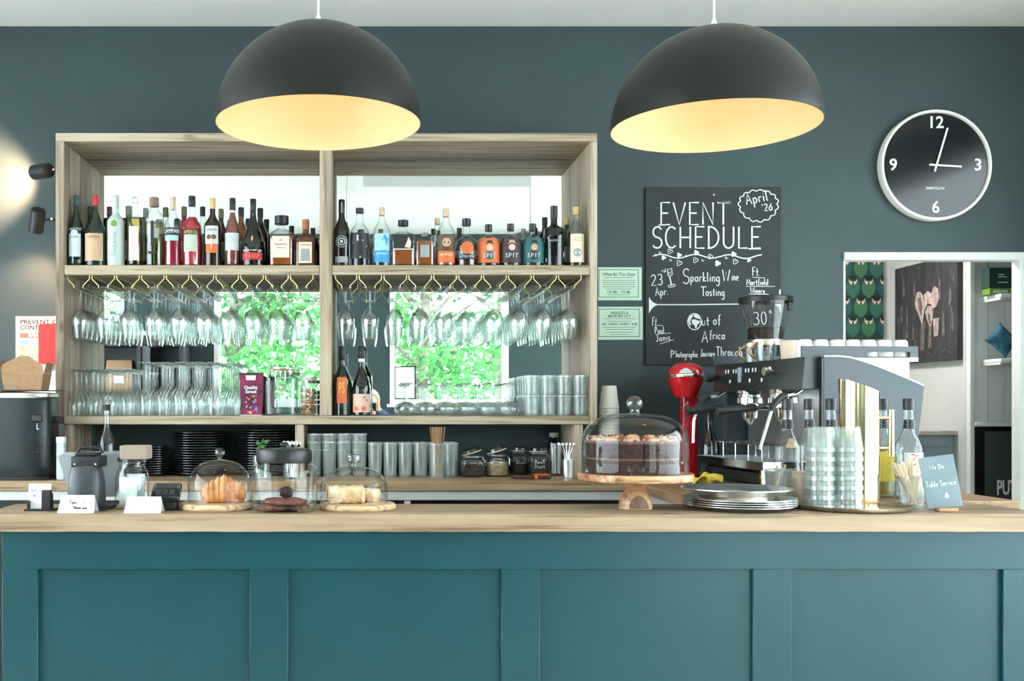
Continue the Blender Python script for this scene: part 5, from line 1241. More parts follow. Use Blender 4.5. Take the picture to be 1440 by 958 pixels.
Ms = Matrix.Translation((-.006, 0, .010)) @ Matrix.Rotation(-.42, 4, 'Z') @ Matrix.Rotation(-.20, 4, 'X') @ Matrix.Rotation(-.15, 4, 'Y')
obj('slate', sg.xf(Ms), noisy('pale_blue_slate', srgb(126, 144, 154), srgb(142, 158, 166), 14, .6), t); obj('handwriting', wr.xf(Ms), M['chalk'], t, smooth=False)

# ---------------------------------------------------------------- syrup bottles behind the counter
def syrup(px, Y, label, liquid, texts=None, lab=None, extra_col=None):
    z0 = WT + .0006; H = .335; R = .0435
    t = thing('syrup_bottle', label, 'bottle', (XX(px, Y), Y, z0), 0, 'syrup bottles behind the counter')
    pr = [(0, .004), (.038, 0), (R, .006), (R, .165), (R * .98, .175), (.034, .196), (.022, .216), (.0185, .232), (.0150, .290), (.0140, .312), (.0125, .312)]
    obj('bottle_body', MB().lathe(pr, 32), M['g_clear'], t)
    if liquid: obj('liquid', MB().lathe([(0, .008), (R - .004, .008), (R - .003, .012), (R - .003, liquid[1]), (0, liquid[1])], 28), liquid[0], t)
    obj('cap', MB().lathe([(.0145, .296), (.0182, .297), (.0185, .330), (.017, .334), (0, .335)], 28), M['black_soft'], t)
    nl = MB().grid(lambda u, v: Vector(((.0196 - .0025 * v) * math.sin(-1.5 + 3 * u), -(.0196 - .0025 * v) * math.cos(-1.5 + 3 * u), .234 + .030 * v)), 12, 2)
    obj('neck_label', nl, M['l_dark'], t)
    m = MB()
    for k in range(3): m.add([((.0205 - .0025 * k / 3) * math.sin(a), -(.0205 - .0025 * k / 3) * math.cos(a), .238 + .009 * k + dz) for a, dz in ((-.7, 0), (.7, 0), (.7, .004), (-.7, .004))], [(0, 1, 2, 3)])
    obj('neck_print', m, M['l_silver'], t, smooth=False)
    if lab:
        obj('bottle_label', MB().grid(lambda u, v: Vector(((R + .0008) * math.sin(-.8 + 1.6 * u), -(R + .0008) * math.cos(-.8 + 1.6 * u), .055 + .10 * v)), 12, 2), lab, t)
        if extra_col:
            m = MB(); pts = [(-.3, .15), (.2, .146), (-.2, .132), (.28, .128), (-.15, .115), (.2, .110), (.0, .098)]
            P3 = lambda a, z: Vector(((R + .0018) * math.sin(a), -(R + .0018) * math.cos(a), z))
            m.tube([P3(a, z) for a, z in pts], .0026, 6); obj('print', m, extra_col, t)
    else:
        fan = MB().grid(lambda u, v: Vector(((R + .0008 - .012 * v) * math.sin((-.55 + 1.1 * u) * (1 - .6 * v)), -(R + .0008 - .014 * v) * math.cos((-.55 + 1.1 * u) * (1 - .6 * v)), .172 + .030 * v)), 10, 2)
        obj('shoulder_mark', fan, M['c_tan'], t)
    return t
syrup(1107.5, 3.440, 'clear syrup bottle with black cap, nearest the steam wand', (M['q_clear'], .10))
syrup(1138, 3.555, 'clear syrup bottle between the steam wand bottle and the tumbler stacks', None)
syrup(1169, 3.445, 'clear syrup bottle directly behind the tumbler stacks', (M['q_clear'], .13))
syrup(1241, 3.515, 'syrup bottle with yellow label behind the brass jug handle', (M['q_gold'], .17), lab=M['l_yellow'])
syrup(1278, 3.440, 'syrup bottle with white label and red scribble above the stirrers', (M['q_clear'], .15), lab=M['l_white'], extra_col=M['l_orange'])

# ---------------------------------------------------------------- espresso machine
th = .0956
em = thing('espresso_machine', 'two group espresso machine with dark panels, seen end on', 'espresso machine', (1.532, 3.66, WT), th)
LN = .735
M['em_panel'] = principled('slate_panel', srgb(48, 61, 67), .38); M['em_black'] = principled('machine_black', srgb(24, 30, 30), .32)
M['em_white'] = principled('machine_white', srgb(226, 230, 232), .35)
PN = [(.066, .02), (.066, .484), (.12, .4845), (.165, .480), (.207, .468), (.262, .450), (.32, .428), (.385, .403), (.44, .380), (.436, .34), (.423, .238), (.395, .012), (.10, .012)]
def panel(y0, y1):
    m = MB().prism(PN, 'y', y0, y1); return m
obj('side_panel', panel(-.028, -.008), M['em_panel'], em, smooth=False); obj('side_panel', panel(LN + .008, LN + .028), M['em_panel'], em, smooth=False)
ed = MB()
arc = PN[1:9]
for y0, y1 in ((-.030, -.006), (LN + .006, LN + .030)):
    for (a, b), (c, d) in zip(arc, arc[1:]):
        ed.add([(a, y0, b + .0003), (c, y0, d + .0003), (c, y1, d + .0003), (a, y1, b + .0003), (a, y0, b + .0048), (c, y0, d + .0048), (c, y1, d + .0048), (a, y1, b + .0048)], [(0, 1, 5, 4), (4, 5, 6, 7), (2, 3, 7, 6), (0, 3, 2, 1)])
obj('panel_trim', ed, M['em_white'], em, smooth=False)
obj('edge_strip', MB().box(.058, -.027, .02, .0655, -.009, .48), M['em_black'], em, smooth=False)
hd = MB().prism([(.0, .372), (.012, .484), (.20, .484), (.20, .372)], 'y', .0, LN)
obj('group_housing', hd, M['em_panel'], em, smooth=False)
obj('control_panel', MB().prism([(-.003, .370), (.0095, .4845), (.0117, .4845), (-.0005, .370)], 'y', .002, LN), M['em_black'], em, smooth=False)
obj('rear_body', MB().box(.17, .0, .06, .405, LN, .484, bev=.006), M['em_white'], em)
obj('backsplash', MB().box(.148, .012, .10, .168, LN - .012, .371), M['steel'], em, smooth=False)
bs = MB().box(-.045, .14, .016, .40, LN - .01, .058, bev=.003); obj('base', bs, M['em_black'], em)
for x, y in ((-.03, .17), (-.03, LN - .05), (.34, .17), (.34, LN - .05)): obj('foot', MB().lathe([(0, 0), (.018, 0), (.016, .0155), (0, .0155)], 16, (x, y, 0)), M['black'], em)
tr = MB().box(-.085, .12, .074, -.079, LN - .02, .104, bev=.001); tr.box(-.085, .12, .074, .145, .126, .104, bev=.001); tr.box(-.085, LN - .026, .074, .145, LN - .02, .104, bev=.001); tr.box(-.079, .126, .072, .145, LN - .026, .076)
obj('drip_tray', tr, M['chrome'], em)
g = MB()
for i in range(22):
    y = .135 + (LN - .17) * i / 21; g.box(-.078, y, .098, .144, y + .008, .101)
g.box(-.078, .128, .0955, -.072, LN - .03, .098); g.box(.13, .128, .0955, .136, LN - .03, .098)
obj('grate', g, M['steel'], em, smooth=False)
for ly in (.135, LN - .06): obj('tray_leg', MB().box(-.083, ly, .0, -.068, ly + .015, .0745), M['chrome'], em, smooth=False)
# cup rack over the tray
cr_ = MB()
for y in (.18, .29, .40, .51, .62): cr_.tube([(-.060, y, .1015), (-.060, y, .165), (.13, y, .165), (.13, y, .1015)], .0022, 6)
for x in (-.060, .03, .13): cr_.tube([(x, .18, .165), (x, .62, .165)], .0022, 6)
obj('cup_rack', cr_, M['chrome'], em)
for gy in (.20, .475):
    gp = obj('group_head', MB().lathe([(0, .372), (.050, .372), (.052, .362), (.045, .356), (.045, .345), (.053, .342), (.054, .322), (.046, .318), (0, .318)], 32, (.035, gy, 0)), M['chrome'], em)
    obj('portafilter', MB().lathe([(.0365, .3175), (.038, .300), (.034, .292), (.030, .262), (.016, .250), (.010, .236), (0, .236)], 28, (.035, gy, 0)).tube([(.004, gy, .303), (-.085, gy - .006, .303)], .0085, 12), M['chrome'], gp)
    obj('handle', MB().tube([(-.078, gy - .005, .303), (-.088, gy - .006, .303), (-.16, gy - .012, .297), (-.225, gy - .017, .290), (-.232, gy - .0175, .2893)], [.013, .0155, .0150, .0165, .012], 16), M['black_soft'], gp)
for wy, s_ in ((.045, 1), (LN - .04, .8)):
    wd = obj('steam_wand', MB().tube([(.03, wy, .372), (.0, wy, .352), (-.05, wy, .345), (-.085, wy, .31), (-.105, wy, .25), (-.135 * s_, wy, .155)], [.007, .007, .007, .0065, .0065, .0065], 12), M['chrome'], em)
    obj('grip', MB().tube([(-.035, wy, .349), (-.055, wy, .344), (-.085, wy, .312), (-.0915, wy, .292)], .0125, 12), M['black_soft'], wd)
# fascia details: display, keys, knob
fx = lambda z: -.0032 + .0125 * (z - .370) / .1145
kp = MB()
for y0 in (.53, .60, .36, .42):
    for dy in (0, .025): kp.box(fx(.452) - .0016, y0 + dy, .444, fx(.452) + .001, y0 + dy + .007, .460)
for y0 in (.575, .40, .30): kp.box(fx(.412) - .0016, y0, .404, fx(.412) + .001, y0 + .010, .418)
obj('keys', kp, M['paper'], em, smooth=False)
obj('display', MB().box(fx(.43) - .0025, .480, .405, fx(.43) + .001, .510, .466), principled('lcd_glass', srgb(150, 170, 186), .2), em, smooth=False)
obj('steam_knob', MB().tube([(.002, .21, .44), (-.02, .21, .44)], .010, 12).tube([(-.02, .21, .44), (-.038, .21, .44)], .017, 16).tube([(-.03, .21, .44), (-.034, .17, .452)], .005, 8), M['chrome'], em)
obj('steam_knob', MB().tube([(.002, LN - .03, .43), (-.02, LN - .03, .43)], .010, 12).tube([(-.02, LN - .03, .43), (-.05, LN - .03, .43)], .018, 16), M['black_soft'], em)
# cup rail on top with a slot in its end plate
rl = MB(); x0, x1, z0, z1 = .0, .437, .4845, .524
rl.box(x0, .002, z0, .245, .010, z1); rl.box(.407, .002, z0 - .012, x1, .010, z1); rl.box(.245, .002, .504, .407, .010, z1); rl.box(.245, .002, z0, .407, .010, .487)
rl.box(x1 - .008, .010, z0, x1, LN - .002, z1); rl.box(x0, LN - .010, z0, x1 - .008, LN - .002, z1)
obj('cup_rail', rl, M['em_panel'], em, smooth=False)
obj('shelf_top', MB().box(.405, .0, .470, .4365, LN, .4842), M['em_white'], em, smooth=False)
# a child's place on the machine's top, as world points
Rz = Matrix.Rotation(th, 4, 'Z')
def on_em(x, y, z): return Vector((1.532, 3.66, WT)) + (Rz @ Vector((x, y, z)))
M['china'] = principled('white_china', srgb(236, 232, 226), .25)
def cup_down(): return MB().lathe([(.0295, 0), (.0300, .001), (.0288, .030), (.0258, .052), (.0240, .060), (.0185, .064), (0, .0635), (0, .060), (.022, .056), (.0262, .030), (.0278, 0)], 28)
me_cup = mesh_of('espresso_cup', cup_down(), M['china'])
for i in range(7):
    p = on_em(.0335 + .0605 * i, .046, .4852); 
    place('espresso_cup', me_cup, p, 'upturned white espresso cup on the machine top, %s from the paper cup' % ORD[i], 'cup', 'white espresso cups on the espresso machine')
p = on_em(.138, .36, .4848)
solo('paper_cup', paper_cup(.082, .026, .035), M['pinkcup'], 'upright buff paper cup on top of the espresso machine', 'paper cup', p)
for i, (px, Y) in enumerate([(1069, 4.16), (1053, 4.29)]):
    x = XX(px, Y) + .02; lab = ['glass mug with a bronze handle on the machine top, beside the paper cup', 'glass mug with a bronze handle at the far end of the machine top'][i]
    t = thing('glass_mug', lab, 'mug', (x, Y, WT + .4848), 0, 'glass mugs on the machine top')
    obj('mug_body', MB().lathe([(0, .003), (.030, 0), (.034, .006), (.036, .082), (.0335, .082), (.031, .008), (0, .008)], 28), M['glass_thick'], t)
    hh_ = MB()
    for dz in (0, .006): hh_.tube([(-.036 - .030 * math.sin(PI * k / 12), -.004, .076 - dz - (.062 - 2 * dz) * k / 12) for k in range(13)], .0042, 8)
    obj('handle', hh_, principled('bronze_metal', (.45, .28, .15, 1), .3, .9), t)
    obj('band', MB().lathe([(.0365, .074), (.0380, .074), (.0380, .086), (.0365, .086)], 28), principled('copper_band', (.75, .48, .30, 1), .3, .9), t)
# grinder with bean hopper behind the machine
GX, GY = XX(1077, 4.57), 4.575
t = thing('coffee_grinder', 'coffee grinder with a clear cone hopper of beans and black lid', 'coffee grinder', (GX, GY, WT + .0006))
z_ = lambda py: ZZ(py, GY) - WT
obj('body', MB().box(-.085, -.105, .012, .085, .115, .40, bev=.02).lathe([(.06, .40), (.062, .47), (.055, .52), (.07, z_(486)), (0, z_(486))], 32), M['em_black'], t)
obj('base', MB().box(-.095, -.118, 0, .095, .125, .0135, bev=.004), M['steel'], t)
obj('collar', MB().lathe([(.073, z_(487)), (.077, z_(486)), (.077, z_(479)), (.073, z_(478))], 36), M['steel'], t)
obj('hopper', MB().lathe([(.074, z_(479)), (.082, z_(464)), (.097, z_(445)), (.108, z_(428)), (.112, z_(421))], 48), glass('hopper_plastic', (.985, .99, .985), (.66, .72, .70), 1.0, .02, .08, 3.0), t)
bm_ = MB().lathe([(0, z_(480)), (.072, z_(479.5)), (.080, z_(464)), (.07, z_(462)), (.0, z_(463))], 40)
be = obj('beans', bm_, noisy('roasted_beans', srgb(58, 38, 30), srgb(26, 17, 14), 130, .5, 1.0, 180), t)
q = random.Random(17); bb = MB()
for i in range(110):
    a = q.uniform(0, 6.283); rr_ = .071 * math.sqrt(q.random()); bb.ball((rr_ * math.cos(a), rr_ * math.sin(a), z_(462.6) + q.uniform(-.002, .003)), (.006, .0045, .0035), 8, 5)
x_ = obj('loose_beans', bb, be.data.materials[0], t); x_['kind'] = 'stuff'
obj('lid', MB().lathe([(0, z_(417.5)), (.105, z_(418)), (.1145, z_(419.5)), (.1155, z_(426)), (.1125, z_(426)), (.111, z_(421)), (0, z_(421))], 48).box(.100, -.014, z_(437), .1175, .014, z_(420), bev=.003), M['c_black'], t)
# red spindle mixer
RX, RY = XX(960, 4.60), 4.60
M['red'] = principled('glossy_red_enamel', (.52, .012, .018, 1), .16, coat=.5)
t = thing('drinks_mixer', 'glossy red retro drinks mixer with a round head', 'drinks mixer', (RX, RY, WT + .0006))
zz_ = lambda py: ZZ(py, 4.56) - WT
hm = MB()
def head(u, v):
    a = 2 * PI * u; z0, z1 = zz_(559), zz_(509); z = z0 + (z1 - z0) * v
    r = .0 if v in (0, 1) else 1
    f = [(.0, .048), (.12, .056), (.35, .070), (.6, .078), (.8, .072), (.92, .052), (1.0, .012)]
    for (v0, r0), (v1, r1) in zip(f, f[1:]):
        if v0 <= v <= v1: r = r0 + (r1 - r0) * (v - v0) / (v1 - v0)
    return Vector((.004 + r * math.cos(a), -.035 + r * 1.12 * math.sin(a), z))
hm.grid(head, 36, 18); hm.f += [tuple(range(36)), tuple(18 * 37 + k for k in range(36))]; hm.m += [0, 0]
obj('motor_head', hm, M['red'], t, ang=50)
bz0, bz1 = zz_(531), zz_(527)
bd = MB().grid(lambda u, v: (lambda p: Vector((.004 + (p.x - .004) * 1.012, -.035 + (p.y + .035) * 1.012, p.z)))(head(u, .56 + .085 * v)), 36, 2); obj('trim_band', bd, M['chrome'], t)
bg = MB(); 
def badge_pt(u, v):
    p = head(.64 + .11 * u, .665 + .14 * v * math.sin(PI * (.08 + .84 * u))); return Vector((.004 + (p.x - .004) * 1.014, -.035 + (p.y + .035) * 1.014, p.z))
obj('badge', bg.grid(badge_pt, 10, 3), M['l_silver'], t)
cl_ = MB().box(.010, .030, .02, .085, .105, zz_(520), bev=.02); obj('column', cl_, M['red'], t)
obj('neck', MB().box(.008, -.02, zz_(556), .080, .09, zz_(515), bev=.018), M['red'], t)
obj('base', MB().lathe([(0, 0), (.092, 0), (.096, .01), (.090, .024), (0, .028)], 40, sy=1.1), M['red'], t)
obj('spindle', MB().tube([(-.006, -.035, zz_(559)), (-.006, -.035, .06)], .0032, 8).lathe([(0, .055), (.014, .057), (.014, .062), (0, .064)], 16, (-.006, -.035, 0)), M['chrome'], t)
obj('cup_hook', MB().tube([(.012, .03, zz_(575)), (.0, .0, zz_(578)), (.006, -.012, zz_(570)), (.02, -.014, zz_(566)), (.03, .0, zz_(572)), (.02, .03, zz_(590))], .0028, 8), M['chrome'], t)
# dark bottle, yellow cloth, paper cup stack
t = thing('sauce_bottle', 'dark glossy sauce bottle between the red mixer and the espresso machine', 'bottle', (XX(998, 4.445), 4.445, WT + .0006))
obj('bottle_body', MB().lathe([(0, .003), (.036, 0), (.040, .006), (.040, .13), (.034, .16), (.020, .19), (.014, .21), (.013, .25), (0, .25)], 28), M['g_black'], t); obj('cap', MB().lathe([(.0135, .245), (.017, .246), (.016, .27), (.006, .285), (.005, .30), (0, .30)], 20), M['black_soft'], t)
q = random.Random(8)
def cloth(u, v):
    x, y = (u - .5) * .115, (v - .5) * .10
    z = .004 + .030 * abs(math.sin(u * 5 + 1.2 * v)) * (1 - abs(u - .55) * 1.3) + .020 * math.sin(v * 6 + u * 3) ** 2 * (.4 + u)
    return Vector((x + .012 * math.sin(v * 7), y * (.7 + .4 * u), max(.002, z)))
o = solo('cleaning_cloth', MB().grid(cloth, 26, 22), noisy('yellow_cloth', srgb(224, 204, 78), srgb(206, 184, 58), 60, .85, .4, 200), 'crumpled yellow cloth on the side worktop below the espresso machine', 'cloth', (XX(988, 4.02), 4.02, WT + .0008), ang=80)
o.modifiers.new('cloth', 'SOLIDIFY').thickness = .0016
me_pc = mesh_of('paper_cup', MB().lathe([(.0440, 0), (.0450, .002), (.0432, .005), (.0320, .098), (.0312, .100), (.0305, .0995), (0, .0995), (0, .0975), (.0306, .0975), (.0434, .003)], 32), principled('white_paper_cup', srgb(226, 224, 216), .7))
for i in range(21):
    place('paper_cup', me_pc, (XX(856.5, 4.60), 4.60, WT + .0008 + .0150 * i), 'upturned white paper cup in the tall stack beside the shelf unit, %s from the bottom' % ORD[i], 'paper cup', 'white paper cups stacked beside the shelf unit')

# ---------------------------------------------------------------- on the wall: chalkboard, licence cards, clock
BYF = ROOM_B - .014
bx = lambda px: XX(px, BYF); bzz = lambda py: ZZ(py, BYF)
t = thing('chalkboard', 'black event schedule chalkboard with white handwriting', 'chalkboard', (0, 0, 0))
obj('board', MB().box(bx(908), BYF, bzz(513.5), bx(1098), ROOM_B - .0006, bzz(263.5), bev=.001), M['board'], t, smooth=False)
yb = BYF - .0002
ch = MB(); P_ = lambda body, x0, y1, h, x1, r=.0022, rot=0.0, sl=0.0, gap=.16: pen_text(ch, body, bx(x0), yb, bzz(y1), h / 299.6, (x1 - x0) / 299.6, r, sl, rot, 0, gap)
P_('EVENT', 928, 316, 31, 1030, .0036); P_('SCHEDULE', 917, 349, 30, 1074, .0036)
for x0, x1, y in [(926, 936, 316.5), (1011, 1027, 284.5), (1052, 1070, 350)]: pen_line(ch, [(bx(x0), bzz(y)), (bx(x1), bzz(y))], yb, .0028)
vine = [(918 + i * 1.55, 360.5 - 2.6 * math.sin(i * .205) + (i > 60) * 0.5) for i in range(100)]
pen_line(ch, [(bx(a), bzz(b)) for a, b in vine], yb, .0026)
def leaf(x, y, s, filled):
    pts = [(x + s * math.cos(a) * (1 + .25 * math.cos(3 * a)), y + s * math.sin(a) * (1 + .25 * math.cos(3 * a))) for a in [2 * PI * i / 18 for i in range(19)]]
    if filled: ch.add([(bx(a), yb - .0012, bzz(b)) for a, b in pts[:-1]], [tuple(range(18))])
    else: pen_line(ch, [(bx(a), bzz(b)) for a, b in pts], yb, .0013); pen_line(ch, [(bx(x - s * .4), bzz(y)), (bx(x + s * .4), bzz(y - 1))], yb, .0012)
for x, y, s, f in [(942, 353.5, 3, 0), (933, 362.5, 3, 1), (955, 359, 3.2, 1), (955, 370, 3.4, 0), (979, 355.5, 3.4, 1), (978, 366, 3.2, 0), (999, 361, 3, 0), (1009, 370.5, 3.8, 1), (1031.5, 357.5, 3.4, 1), (1034, 368, 3.2, 0), (1053, 366, 2.8, 1)]: leaf(x, y, s, f)
for x, y in [(922, 358.5), (928, 355), (965, 360), (943, 365.5), (988, 366), (1021, 362.5)]:
    pen_line(ch, [(bx(x + 2 * math.cos(a) * (1 - a / 9)), bzz(y + 2 * math.sin(a) * (1 - a / 9))) for a in [i * .5 for i in range(12)]], yb, .0011)
# cloud with the month
cl = []; ccx, ccy = 1066.5, 287; nb = 15
for k in range(nb):
    a0 = 2 * PI * k / nb; a1 = 2 * PI * (k + 1) / nb
    for j in range(7):
        f = j / 7; a = a0 + (a1 - a0) * f; b_ = 1 + .12 * math.sin(PI * f)
        cl.append((ccx + 25.5 * b_ * math.cos(a), ccy + 20.5 * b_ * math.sin(a) * (1 + .12 * math.sin(a))))
cl.append(cl[0]); pen_line(ch, [(bx(a), bzz(b)) for a, b in cl], yb, .0022)
P_('April', 1050, 288, 15, 1083, .0024, .20); P_("'26", 1072, 297, 9.5, 1088, .0022, .10)
P_('23', 916, 402, 15, 934.5, .0020, .10, .06); P_('rd', 931, 383, 5.5, 937, .0012); P_('Apr.', 922, 416, 11.5, 941, .0019, .08)
gl_ = [(938.5, 379.5), (944.5, 377.5), (945.5, 386), (942.5, 389), (939.5, 388), (938.5, 379.5)]
pen_line(ch, [(bx(a), bzz(b)) for a, b in gl_], yb, .0015); pen_line(ch, [(bx(941.5), bzz(389)), (bx(944.5), bzz(402))], yb, .0026); pen_line(ch, [(bx(944.5 + 5 * math.cos(a)), bzz(402 + 1.8 * math.sin(a) - .8 * math.cos(a))) for a in [2 * PI * i / 14 for i in range(15)]], yb, .0016)
pen_line(ch, [(bx(939.5), bzz(383.5)), (bx(944.5), bzz(382.5))], yb, .0012)
for x, y in ((941, 386), (943, 385)): ch.add([(bx(x + .7 * math.cos(a)), yb - .0012, bzz(y + .7 * math.sin(a))) for a in [PI * i / 4 for i in range(8)]], [tuple(range(8))])
P_('S', 960, 399, 21, 972, .0021); P_('parkling', 971, 396, 13, 1013.5, .0020, 0); P_('W', 1016, 395.5, 16, 1028, .0021); P_('ine', 1029, 394.5, 12, 1039.5, .0018)
P_('T', 985, 416.5, 13, 995, .0020); P_('asting', 992.5, 416, 11.5, 1020, .0019)
P_('Ft.', 1058, 388, 12, 1070, .0018); pen_line(ch, [(bx(1058), bzz(390.2)), (bx(1076), bzz(391))], yb, .0012)
P_('Martfield', 1050, 401, 8.5, 1081, .0017); pen_line(ch, [(bx(1049), bzz(402.8)), (bx(1090), bzz(403))], yb, .0012)
P_('Winery.', 1055, 412.3, 8, 1078, .0017, -.03); pen_line(ch, [(bx(1053), bzz(413.8)), (bx(1081), bzz(414))], yb, .0012)
pen_line(ch, [(bx(926), bzz(428.5)), (bx(970), bzz(428.6)), (bx(1096), bzz(427))], yb, .0022)
fl = [(912.5, 418)] + [(912.5 + 14 * f, 418 + 10 * (1 - (1 - f) ** 2.4)) for f in (.15, .3, .5, .75)] + [(930, 428.6)] + [(912.5 + 14 * f, 441 - 12 * (1 - (1 - f) ** 2.4)) for f in (.75, .5, .3, .15)] + [(912.5, 441)]
ch.add([(bx(a), yb - .0012, bzz(b)) for a, b in fl], [tuple(range(len(fl)))])
fl2 = [(1096, 407), (1097.5, 407), (1097.5, 440), (1096, 432), (1090, 428.5), (1094, 424)]
ch.add([(bx(a), yb - .0012, bzz(b)) for a, b in fl2], [tuple(range(len(fl2)))])
P_('Ft.', 917, 458, 12, 926, .0017, -.05); pen_line(ch, [(bx(920), bzz(457.5)), (bx(932), bzz(458))], yb, .0012)
P_('Paul', 921, 469.5, 9.5, 935, .0018, .04); pen_line(ch, [(bx(926), bzz(470)), (bx(943), bzz(468.5))], yb, .0012)
P_('Janis', 922.5, 480.5, 9.5, 944, .0018, .10); pen_line(ch, [(bx(928), bzz(484)), (bx(948), bzz(477.5))], yb, .0012)
gc = (976.5, 452.5)
pen_line(ch, [(bx(gc[0] + 9.4 * math.cos(a)), bzz(gc[1] + 11.3 * math.sin(a))) for a in [2 * PI * i / 32 for i in range(33)]], yb, .0022)
af = [(972.5, 450), (977, 449), (981, 451), (985, 451.5), (983, 455), (980.5, 457), (979.5, 461), (977.5, 462), (976.5, 457.5), (973, 455)]
ch.add([(bx(a), yb - .0012, bzz(b)) for a, b in af], [tuple(range(len(af)))])
am_ = [(968.5, 446), (972, 442.5), (975, 444), (972.5, 447.5), (970.5, 452), (972, 458), (969.5, 457), (967.8, 452)]
ch.add([(bx(a), yb - .0012, bzz(b)) for a, b in am_], [tuple(range(len(am_)))])
eu = [(975, 442.2), (980, 442.6), (984, 446), (985, 449), (980, 448), (976, 446)]
ch.add([(bx(a), yb - .0012, bzz(b)) for a, b in eu], [tuple(range(len(eu)))])
P_('ut', 986.5, 457.5, 13, 999, .0021); P_('of', 1003, 456.5, 13.5, 1015, .0020)
P_('A', 987, 481.5, 15.5, 997.5, .0022); P_('frica', 998, 477, 12, 1020.5, .0019)
P_('P', 943, 503.5, 10.5, 950, .0020); P_('hotographic', 950.5, 502.5, 9, 982.5, .0017); P_('Journey', 985, 501.5, 9.5, 1006, .0018); P_('Through', 1007, 501, 13, 1045, .0018)
P_('30', 1060.5, 457, 17.5, 1081, .0018, .06); P_('th', 1081, 441, 5.5, 1086, .0010)
obj('chalk_writing', ch, M['chalk'], t, smooth=False)
obj('screw', MB().lathe([(0, 0), (.004, 0), (.0035, .002), (0, .003)], 12).xf(Matrix.Translation((bx(1004), BYF, bzz(274))) @ Matrix.Rotation(PI / 2, 4, 'X')), M['paper'], t)
M['mint'] = principled('mint_card', srgb(196, 220, 196), .6); M['mint_ink'] = principled('green_ink', srgb(92, 118, 104), .6)
def licence(x0, y0, x1, y1, head, lines, mids, label):
    t = thing('licence_card', label, 'card', (0, 0, 0)); Y = ROOM_B - .0045
    fx_, fz_ = lambda p: XX(p, Y), lambda p: ZZ(p, Y)
    obj('card', MB().box(fx_(x0), Y, fz_(y1), fx_(x1), ROOM_B - .0006, fz_(y0), bev=.0008), M['mint'], t, smooth=False)
    m = MB(); i = 4.4
    for a, b, c, d in [(x0 + 1, y0 + 3, x1 - i, y0 + 4), (x0 + 1, y1 - 5, x1 - i, y1 - 4), (x1 - i - 1, y0 + 3, x1 - i, y1 - 4), (x0 + 1, y0 + 3, x0 + 2, y1 - 4)]: m.box(fx_(a), Y - .0004, fz_(d), fx_(c), Y - .0001, fz_(b))
    obj('border', m, M['mint_ink'], t, smooth=False)
    m = MB(); xc = fx_((x0 + x1 - 3) / 2)
    for s_, py, hh_, wd in head: flat_text(m, s_, xc, Y - .0004, fz_(py), hh_ / 300, 'CENTER', .0006, wid=wd / 300)
    for py, wd in lines: m.box(xc - wd / 600, Y - .0005, fz_(py + .35), xc + wd / 600, Y - .0002, fz_(py - .35))
    obj('lettering', m, M['mint_ink'], t, smooth=False)
licence(841, 376, 902.5, 422.5, [('Wine By The Glass', 386, 6, 46), ('125 ML · 175 ML', 411, 5.5, 33)], [(390.5, 40), (394.5, 46), (397.5, 46), (400.5, 44), (403.5, 46), (406.5, 38), (414.8, 30)], 0, 'mint green wine by the glass card on the wall, upper of two')
licence(841, 431.5, 904, 478, [('WEIGHTS &', 440.5, 5.5, 26), ('MEASURES ACT', 444.8, 5, 32), ('GIN · VODKA · WHISKY · RUM', 456, 4, 50)], [(448.5, 44), (452, 34), (460.5, 46), (463.5, 40), (467.5, 38), (470.5, 28)], 0, 'mint green weights and measures card on the wall, lower of two')
# clock
CXk, CZk, RK, CD = 2.6385, ZZ(231.5, 4.80), .2585, .046
t = thing('wall_clock', 'round black wall clock with a white rim and white hands', 'clock', (CXk, ROOM_B - .0006, CZk))
RX90 = Matrix.Rotation(PI / 2, 4, 'X')
obj('rim', MB().lathe([(RK * .97, 0), (RK, .004), (RK, CD - .003), (RK * .992, CD), (RK * .955, CD), (RK * .945, CD - .006), (RK * .945, .01)], 72).xf(RX90), M['china'], t)
fc = principled('black_clock_face', srgb(30, 33, 35), .12, spec=.35, coat=.12)
obj('face', MB().lathe([(0, .0), (RK * .94, .0), (RK * .945, CD - .012), (0, CD - .012)], 64).xf(RX90), fc, t)
yf = -(CD - .012) - .0015
m = MB()
for s_, a in (('12', 0), ('3', 90), ('6', 180), ('9', 270)):
    rr_ = .198; flat_text(m, s_, rr_ * math.sin(math.radians(a)), yf, rr_ * math.cos(math.radians(a)), .078, 'CENTER', .0012)
flat_text(m, 'WESTCLOX', -.002, yf, -.108, .016, 'CENTER', .0003, wid=.088)
obj('numerals', m, M['paper'], t, smooth=False)
def hand(a, L, tail, w, y):
    m = MB().box(-w, y - .002, -tail, w, y, L, bev=.0005); return m.xf(Matrix.Rotation(a, 4, 'Y'))
obj('hour_hand', hand(math.radians(93.5), .120, .032, .0042, yf - .003), M['paper'], t); obj('minute_hand', hand(math.radians(16.5), .180, .032, .0042, yf - .007), M['paper'], t)
obj('pin', MB().lathe([(0, 0), (.006, 0), (.005, .011), (0, .012)], 14).xf(Matrix.Translation((0, yf, 0)) @ RX90), M['paper'], t)

